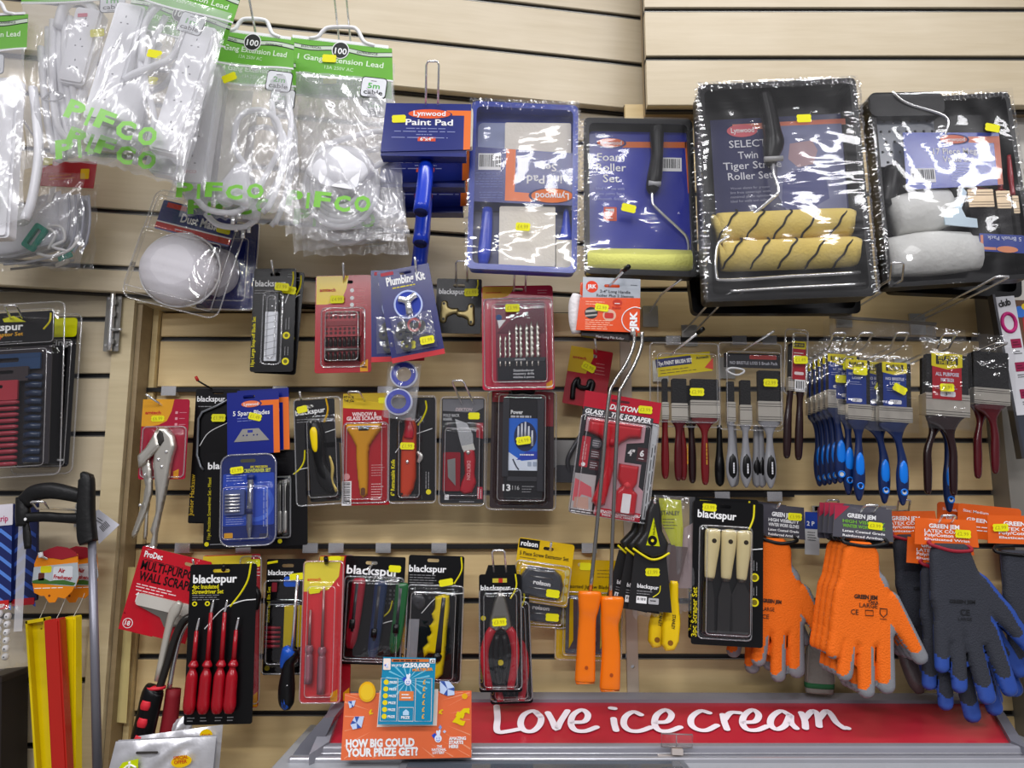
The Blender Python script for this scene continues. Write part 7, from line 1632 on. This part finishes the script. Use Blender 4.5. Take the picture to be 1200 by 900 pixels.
bar('left yellow hollow plastic bar hanging beside the red one', (48, 724), (62, 930), 24, YB_, True); bar('red plastic bar between the two yellow bars', (68, 724), (79, 930), 18, RB_, Y=-.14); bar('right yellow solid plastic bar beside the grey pole', (88, 721), (88, 930), 16, YB_)
p = P('display_box', 'dark display box edge in the lower left corner', 'box', (4, 786), (2, 930), -.12)
p.prism('box_body', rr(-40, 790, 16, 930, 2), -40, 30, M('201A18', .6)); p.prism('box_rim', rr(-40, 788, 17, 796, 2), -42, 32, M('2C2422', .5)); p.done()
# yellow hinged leaf edge hanging on the stile: pale notice slip
p = P('notice_slip', 'pale yellow paper slip on the inner frame beside the wall scraper', 'paper', (147, 690), (140, 850), -.035)
p.prism('paper_sheet', [(141, 664), (158, 664), (155, 848), (140, 846)], 0, .6, M('DCCB8C', .6)); p.done()
# silver pouches
SV = M('D4D4D8', .35, .55, bump=.9, bscale=26)
p = P('tape_pouch', 'front silver foil pouch with yellow round price flash, lower left', 'pouch', (190, 858), (186, 940), -.20, 'silver foil pouches')
p.sheet('foil_pouch', [(136, 868), (254, 864), (250, 940), (122, 940)], 0, 4, SV, 26, 20, 8, 171); p.sheet('foil_back', [(136, 868), (254, 864), (250, 940), (122, 940)], -8, 1, SV, 4, 4, 0, 172)
p.prism('green_print', [(150, 890), (168, 886), (168, 905), (140, 905)], 12, 12.6, M('C8D81E', .4)); p.tube('white_figure', [(150, 899, 13.2), (158, 893, 13.2), (166, 896, 13.2)], 1.2, WHT, 6); p.tube('white_figure', [(158, 889, 13.2), (158, 896, 13.2), (152, 906, 13.2)], 1.4, WHT, 6)
p.prism('price_flash', ell(218, 890, 12, 7, 22, -8), 12, 12.6, M('F0C81E', .4)); p.text('SPECIAL', 209, 888, 17, 4, M('C8501E'), 12.8, 6, .03); p.text('OFFER', 210, 893, 15, 4, M('C8501E'), 12.8, 6, .03)
p.prism('hang_slot', rr(164, 878, 190, 881, 1.5), 10, 11, M('3A3634')); p.done()
p = P('tape_pouch', 'rear silver foil pouch with black and yellow end, lower left', 'pouch', (220, 838), (216, 930), -.15, 'silver foil pouches')
p.sheet('foil_pouch', [(160, 862), (262, 850), (258, 930), (150, 930)], 0, 4, SV, 24, 18, 8, 181); p.prism('price_flash', ell(246, 860, 7.5, 7.5, 22), 12, 12.6, M('F0C81E', .4)); p.text('SALE', 241, 862, 10, 4, M('C8501E'), 12.8, 0, .03)
p.prism('black_print', rr(243, 874, 254, 892, 2), 11, 11.6, BLK); p.g(ell(247, 880, 1.4), WHT, 11.7); p.prism('yellow_print', [(242, 898), (257, 886), (257, 912), (242, 912)], 11, 11.7, M('E0D01E', .4)); p.done()
p = P('tape_pouch', 'silver foil pouch corner rising behind the red grip of the wall scraper', 'pouch', (212, 830), (210, 900), -.12, 'silver foil pouches')
p.sheet('foil_pouch', [(196, 848), (224, 836), (232, 900), (180, 900)], 0, 4, SV, 14, 14, 8, 191); p.done()
# ================================================================== ice cream freezer
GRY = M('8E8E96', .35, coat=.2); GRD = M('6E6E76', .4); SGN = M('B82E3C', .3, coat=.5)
def Wpl(px, py, A, n):
    x = (px-600)/F; y = (450-py)/F; d = Vector((x, CP-y*SP, SP+y*CP)); o = Vector((0, CAMY, CAMZ)); return o+d*((A-o).dot(n)/d.dot(n))
fr = bpy.data.objects.new('ice_cream_freezer', None); COL.objects.link(fr)
tag(fr, 'grey ice cream freezer top with sloping red sign reading Love ice cream', 'freezer')
A = W(600, 820, -.055); B = W(600, 872, -.20)
fr.location = (0, B.y, 0); base = Vector((0, B.y, 0))
nrm = (B-A).cross(Vector((1, 0, 0))).normalized()
if nrm.y > 0: nrm = -nrm
def quad(name, pts, th, m, off=0):
    vs = [Wpl(a, b, A, nrm)+nrm*off-base for a, b in pts]; k = len(vs); vs = vs+[v-nrm*th for v in vs]
    fs = [tuple(range(k)), tuple(range(k, 2*k))[::-1]]+[(i, i+k, (i+1) % k+k, (i+1) % k) for i in range(k)]
    return link(name, vs, fs, m, fr)
quad('sign_panel', [(404, 821), (1160, 823), (1186, 871), (384, 873)], .004, SGN, -.002)
quad('sign_frame_top', [(402, 813), (1152, 815), (1160, 823.5), (404, 821.5)], .014, GRY, .004)
quad('sign_frame_side', [(394, 815), (405, 815), (386, 873), (362, 889)], .018, GRY, .006)
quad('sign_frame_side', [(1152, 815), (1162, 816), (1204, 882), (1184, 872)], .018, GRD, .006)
z1, z2 = W(600, 872, -.20).z, W(600, 886, -.205).z
x0, x1 = W(366, 880, -.2).x, W(1215, 880, -.2).x
def slab(name, x0, x1, y0, y1, z0, z1, m):
    v, f = box_vf(x0, x1, y0-base.y, y1-base.y, z0, z1); o = link(name, v, f, m, fr); b = o.modifiers.new('b', 'BEVEL'); b.width = .003; b.segments = 2; return o
slab('front_rail', x0+.004, x1, -.215, -.195, z2, z1+.001, GRY)
slab('rail_groove', x0+.006, x1, -.2165, -.2145, z2+.006, z2+.008, M('C8C8CC', .3, .8))
zl = W(600, 889, -.22).z
slab('lid_seal', x0-.03, x1, -.228, -.215, zl-.02, zl+.004, M('B8B8BE', .3, .6))
slab('cabinet_top', x0-.05, x1+.05, -.86, -.02, zl-.06, zl-.004, M('A8ACB0', .3, coat=.3))
slab('glass_lid_frame', W(470, 892, -.23).x, W(803, 892, -.23).x, -.60, -.232, zl-.006, zl+.001, M('70747A', .3))
slab('glass_lid', W(480, 892, -.23).x, W(795, 892, -.23).x, -.59, -.24, zl+.001, zl+.003, M('4E5862', .08, coat=.5))
slab('cabinet_body', x0-.04, x1+.04, -.84, -.03, .02, zl-.06, M('C8CACC', .4))
# moulded corner on the left of the lid
def solid(name, poly, yy0, yy1, m):
    vs = [W(a, b, yy0)-base for a, b in poly]+[W(a, b, yy0)-base+Vector((0, yy1-yy0, 0)) for a, b in poly]; k = len(poly)
    return link(name, vs, [tuple(range(k)), tuple(range(k, 2*k))[::-1]]+[(i, i+k, (i+1) % k+k, (i+1) % k) for i in range(k)], m, fr)
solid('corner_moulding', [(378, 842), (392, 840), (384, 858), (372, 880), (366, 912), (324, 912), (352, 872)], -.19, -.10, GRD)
# lettering on the sign
LW = M('EFE6EC', .5)
strokes = [
 [(581, 829), (582, 842), (581, 852), (584, 856), (595, 855), (607, 853)],
 [(632, 840), (624, 834), (613, 838), (609, 847), (613, 854), (623, 855), (631, 849), (633, 841), (627, 835)],
 [(641, 836), (646, 844), (651, 853), (656, 845), (664, 834)],
 [(670, 846), (684, 845), (688, 838), (681, 833), (671, 838), (668, 847), (673, 854), (685, 855), (698, 851)],
 [(718, 842), (719, 848), (721, 854)], [(715, 831), (719, 831.5)],
 [(750, 838), (741, 835), (732, 840), (730, 848), (736, 854), (748, 855), (762, 851)],
 [(768, 846), (781, 845), (786, 838), (779, 833), (769, 838), (766, 847), (771, 854), (783, 855), (796, 851)],
 [(830, 836), (820, 834), (810, 840), (809, 848), (816, 853), (827, 854), (839, 849)],
 [(846, 838), (848, 846), (851, 853)], [(848, 843), (855, 836), (866, 836)],
 [(870, 846), (884, 845), (888, 838), (881, 833), (872, 838), (869, 846), (874, 853), (886, 854), (898, 850)],
 [(924, 838), (914, 834), (904, 840), (902, 848), (909, 853), (919, 849), (925, 838), (926, 846), (932, 852)],
 [(938, 836), (942, 844), (943, 852)], [(942, 842), (951, 834), (957, 838), (959, 850)], [(959, 842), (967, 834), (973, 838), (979, 846), (988, 852)],
 [(991, 851.5), (992.5, 852)]]
for s_ in strokes:
    pts = [Wpl(a+1, 829+(b-829)*1.13-1, A, nrm)+nrm*.0005-base for a, b in s_]
    if len(pts) == 2: pts = [pts[0], (pts[0]+pts[1])/2, pts[1]]
    pts = catmull(pts, 5); hw = .0055; vs = []; fs = []
    # flat painted stroke with rounded ends
    k = len(pts)
    for i, q in enumerate(pts):
        t = (pts[min(i+1, k-1)]-pts[max(i-1, 0)]).normalized(); sd = t.cross(nrm).normalized(); vs += [q+sd*hw, q-sd*hw]
    for i in range(k-1): fs.append((2*i, 2*i+1, 2*i+3, 2*i+2))
    for e, sg in ((0, -1), (k-1, 1)):
        t = (pts[min(e+1, k-1)]-pts[max(e-1, 0)]).normalized(); sd = t.cross(nrm).normalized(); b0_ = len(vs); vs.append(pts[e])
        for a in range(9): th = math.pi*a/8; vs.append(pts[e]+sd*hw*math.cos(th)+t*sg*hw*math.sin(th))
        for a in range(8): fs.append((b0_, b0_+1+a, b0_+2+a))
    vs2 = [v+nrm*(.0004+.00008*(strokes.index(s_) % 4)) for v in vs]; fs2 = fs
    link('sign_lettering', vs2, fs2, LW, fr)
# price clip
p = P('price_clip', 'clear plastic price ticket clip standing on the freezer rail', 'clip', (793, 858), (793, 886), -.222)
CL = M('C8BEC0', .15, var=.02, trans=.6)
p.prism('ticket_pocket', rr(774, 859, 812, 876, 1.5), 0, 1.2, RIGID); p.tube('pocket_rim', [(775, 860, 1.5), (811, 860, 1.5), (811, 875, 1.5), (775, 875, 1.5)], .8, CL, 6, False, True); p.tube('pocket_divider', [(792.5, 860, 1.6), (792.5, 875, 1.6)], .6, CL, 6, False)
p.prism('clip_jaw', rr(787, 877, 800, 884, 1), -4, 4, M('C8BEB8', .3)); p.prism('clip_foot', [(771, 886), (810, 886), (814, 893), (774, 893)], -6, 0, M('C4BAB4', .3)); p.done()
# ================================================================== lottery card display
p = P('lottery_display', 'orange prize card asking how big could your prize get, on the freezer', 'display card', (477, 812), (477, 889), -.25)
OC = M('EC7448', .45); W2 = M('F6E4D8', .5)
p.prism('orange_card', [(404, 811), (553, 811), (552, 889), (400, 889)], 0, 1.5, OC); p.prism('card_back', rr(440, 815, 520, 887, 1), -22, -20, M('D8D4D0', .6)); p.prism('card_foot', rr(402, 886, 552, 889, .5), -22, 0, M('D8D4D0', .6))
R_ = M('F4A07A', .45)
for k in range(26):
    a = math.radians(2+k*14); c, s_ = math.cos(a), math.sin(a); r0, r1 = 44, 90
    def cl(r): 
        X, Y_ = 479+c*r*1.1, 842+s_*r*.8; t = 1
        return (min(max(X, 404), 551), min(max(Y_, 812), 887))
    w = .8+(k % 3)*.7; p.g([cl(r0), (cl(r1)[0]-s_*w, cl(r1)[1]+c*w) if 404 < cl(r1)[0] < 551 else (cl(r1)[0], cl(r1)[1]+w), cl(r1)], R_, 1.5, 'light_ray')
p.g([(445, 808), (514, 808), (512, 851), (442, 851)], W2, 1.7)
p.text('HOW BIG COULD', 406, 874, 80, 9, WTXT, 2, 0, .05); p.text('YOUR PRIZE GET?', 406, 884.5, 84, 9, WTXT, 2, 0, .05)
for i, t in enumerate(('AMAZING', 'STARTS', 'HERE')): p.text(t, 526, 868+i*4.6, (20, 17, 11)[i], 3.6, WTXT, 2, 0, .05)
for i, t in enumerate(('THE', 'NATIONAL', 'LOTTERY')): p.text(t, (512, 506, 507)[i], 876.5+i*3.6, (6, 17, 14)[i], 2.8, WTXT, 2, 0, .04)
def crossed_hand(x, y, s, d):
    H = M('E8ECF8', .5); D_ = M('2A52C8', .5)
    p.g(ell(x, y, 4.4*s, 4.8*s, 16), H, d); p.g(rot2(rr(x-1.6*s, y-11*s, x+1.2*s, y-2*s, 1.3*s), x, y, 12), H, d+.2); p.g(rot2(rr(x-.4*s, y-10*s, x+2.2*s, y-2*s, 1.2*s), x, y, -14), H, d+.1)
    p.g([(x-8*s, y-4*s), (x-4*s, y-7*s), (x-1*s, y-3*s), (x-5*s, y)], D_, d-.1); p.g(ell(x-1.6*s, y-.6*s, .5*s, .8*s, 8), D_, d+.4); p.g(ell(x+1.4*s, y-.6*s, .5*s, .8*s, 8), D_, d+.4)
    p.tube('logo_smile', [(x-2.2*s, y+1.6*s, d+.4), (x, y+2.8*s, d+.4), (x+2.2*s, y+1.4*s, d+.4)], .35*s, D_, 5, acc=True)
crossed_hand(513.5, 866, .95, 2.1); p.g([(519, 858), (521, 856), (523, 858), (521, 860)], M('C8D0E8'), 2); p.g([(514, 853), (516, 850), (518, 853), (516, 856)], M('8AA8E8'), 2)
CN = M('F2B81E', .35, coat=.3)
p.prism('gold_coin', ell(430.5, 809, 10, 12, 26), 2, 4, CN); p.prism('coin_face', ell(430.5, 809, 7.8, 9.6, 24), 4, 4.4, M('F6CC3A', .35))
for pts in ([(516, 798), (527, 799), (533, 806), (533, 815), (525, 816), (516, 812)], [(416, 838), (427, 838), (424, 851), (414, 853), (411, 847)], [(408, 820), (417, 819), (415, 826), (410, 828)]):
    p.prism('cut_out_diamond', pts, 2, 3.2, M('C4D6F2', .2, coat=.6)); cx = sum(a for a, b in pts)/len(pts); cy = sum(b for a, b in pts)/len(pts)
    for i in range(0, len(pts), 2): p.g([(cx, cy), pts[i], ((pts[i][0]+pts[(i+1) % len(pts)][0])/2, (pts[i][1]+pts[(i+1) % len(pts)][1])/2)], M('3A5AA8'), 3.3, 'facet')
p.text('£', 531, 845, 15, 19, M('F2D81E', .4), 2.4, -24, .06); p.text('£', 514, 836, 5, 5, M('F2C81E', .4), 2.4, -15, .06); p.text('£', 433, 836, 5, 5, M('F2C81E', .4), 2.4, 15, .06); p.g(ell(545, 817, 3.4), M('F2B81E'), 2)
p.done()
p = P('scratchcard', 'blue £250,000 scratchcard standing in front of the orange card', 'scratchcard', (480, 770), (478, 850), -.262)
BC = M('1F8CB4', .4, coat=.3)
p.prism('blue_card', [(449, 770), (511, 771), (509, 849), (445, 849)], 0, 1, BC); LBc = M('7CC8E0', .4)
for k in range(16):
    a = math.radians(k*22.5+8); p.g([(479, 797), (479+math.cos(a-.05)*26, 797+math.sin(a-.05)*20), (479+math.cos(a+.05)*26, 797+math.sin(a+.05)*20)], LBc, 1, 'burst')
p.g(rr(449.5, 771.5, 458, 785, 1), W2, 1.4); p.g(rr(504, 771.5, 510.5, 777, .5), WTXT, 1.4); p.text('£2', 505, 776, 5, 3.4, BLK, 1.7, 0, .02); p.g([(459, 772), (503, 772), (503, 775.5), (459, 775.5)], M('D87A3A'), 1.4); p.lines(461, 774, 40, 1, 2, 1.6, M('3A1A0A'), 1.6)
p.text('£250,000', 472, 781.8, 32, 5, WTXT, 1.5, 0, .05); p.text('WIN UP TO', 459, 781, 12, 2.6, WTXT, 1.5, 0, .03); p.text('MULTIPLIER', 484, 786.5, 24, 3, M('F09A4A'), 1.5, 3, .05)
for x0_, x1_, y0_, y1_ in ((447.5, 467, 795, 845), (488, 507, 795, 845), (469, 486, 829, 845)): p.tube('print_frame', [(x0_, y0_, 1.3), (x1_, y0_, 1.3), (x1_, y1_, 1.3), (x0_, y1_, 1.3)], .35, W2, 5, False, True, acc=True)
for i in range(6): p.g(ell(453.5-i*.25, 799.5+i*8, 3, 3, 16), M('F2DC2A'), 1.4); p.text('PRIZE', 457.5-i*.25, 801+i*8, 8.5, 2.8, WTXT, 1.4, 0, .03); p.text('£', 496.5-i*.1, 801.5+i*8, 3.2, 5, M('F0B84A'), 1.4, 0, .04)
p.g(rr(469, 810, 486, 821, .5), M('E8844A'), 1.4); p.lines(472, 814, 11, 2, 3.6, 1.4, WTXT, 1.7); p.text('PRIZE', 472, 842, 10, 3, WTXT, 1.5, 0, .03); p.g([(474, 838), (474, 834), (477.5, 831), (481, 834), (481, 838)], M('B8D8F0'), 1.5)
crossed_hand(479, 799, .9, 1.7); crossed_hand(454, 781, .42, 1.8); p.done()
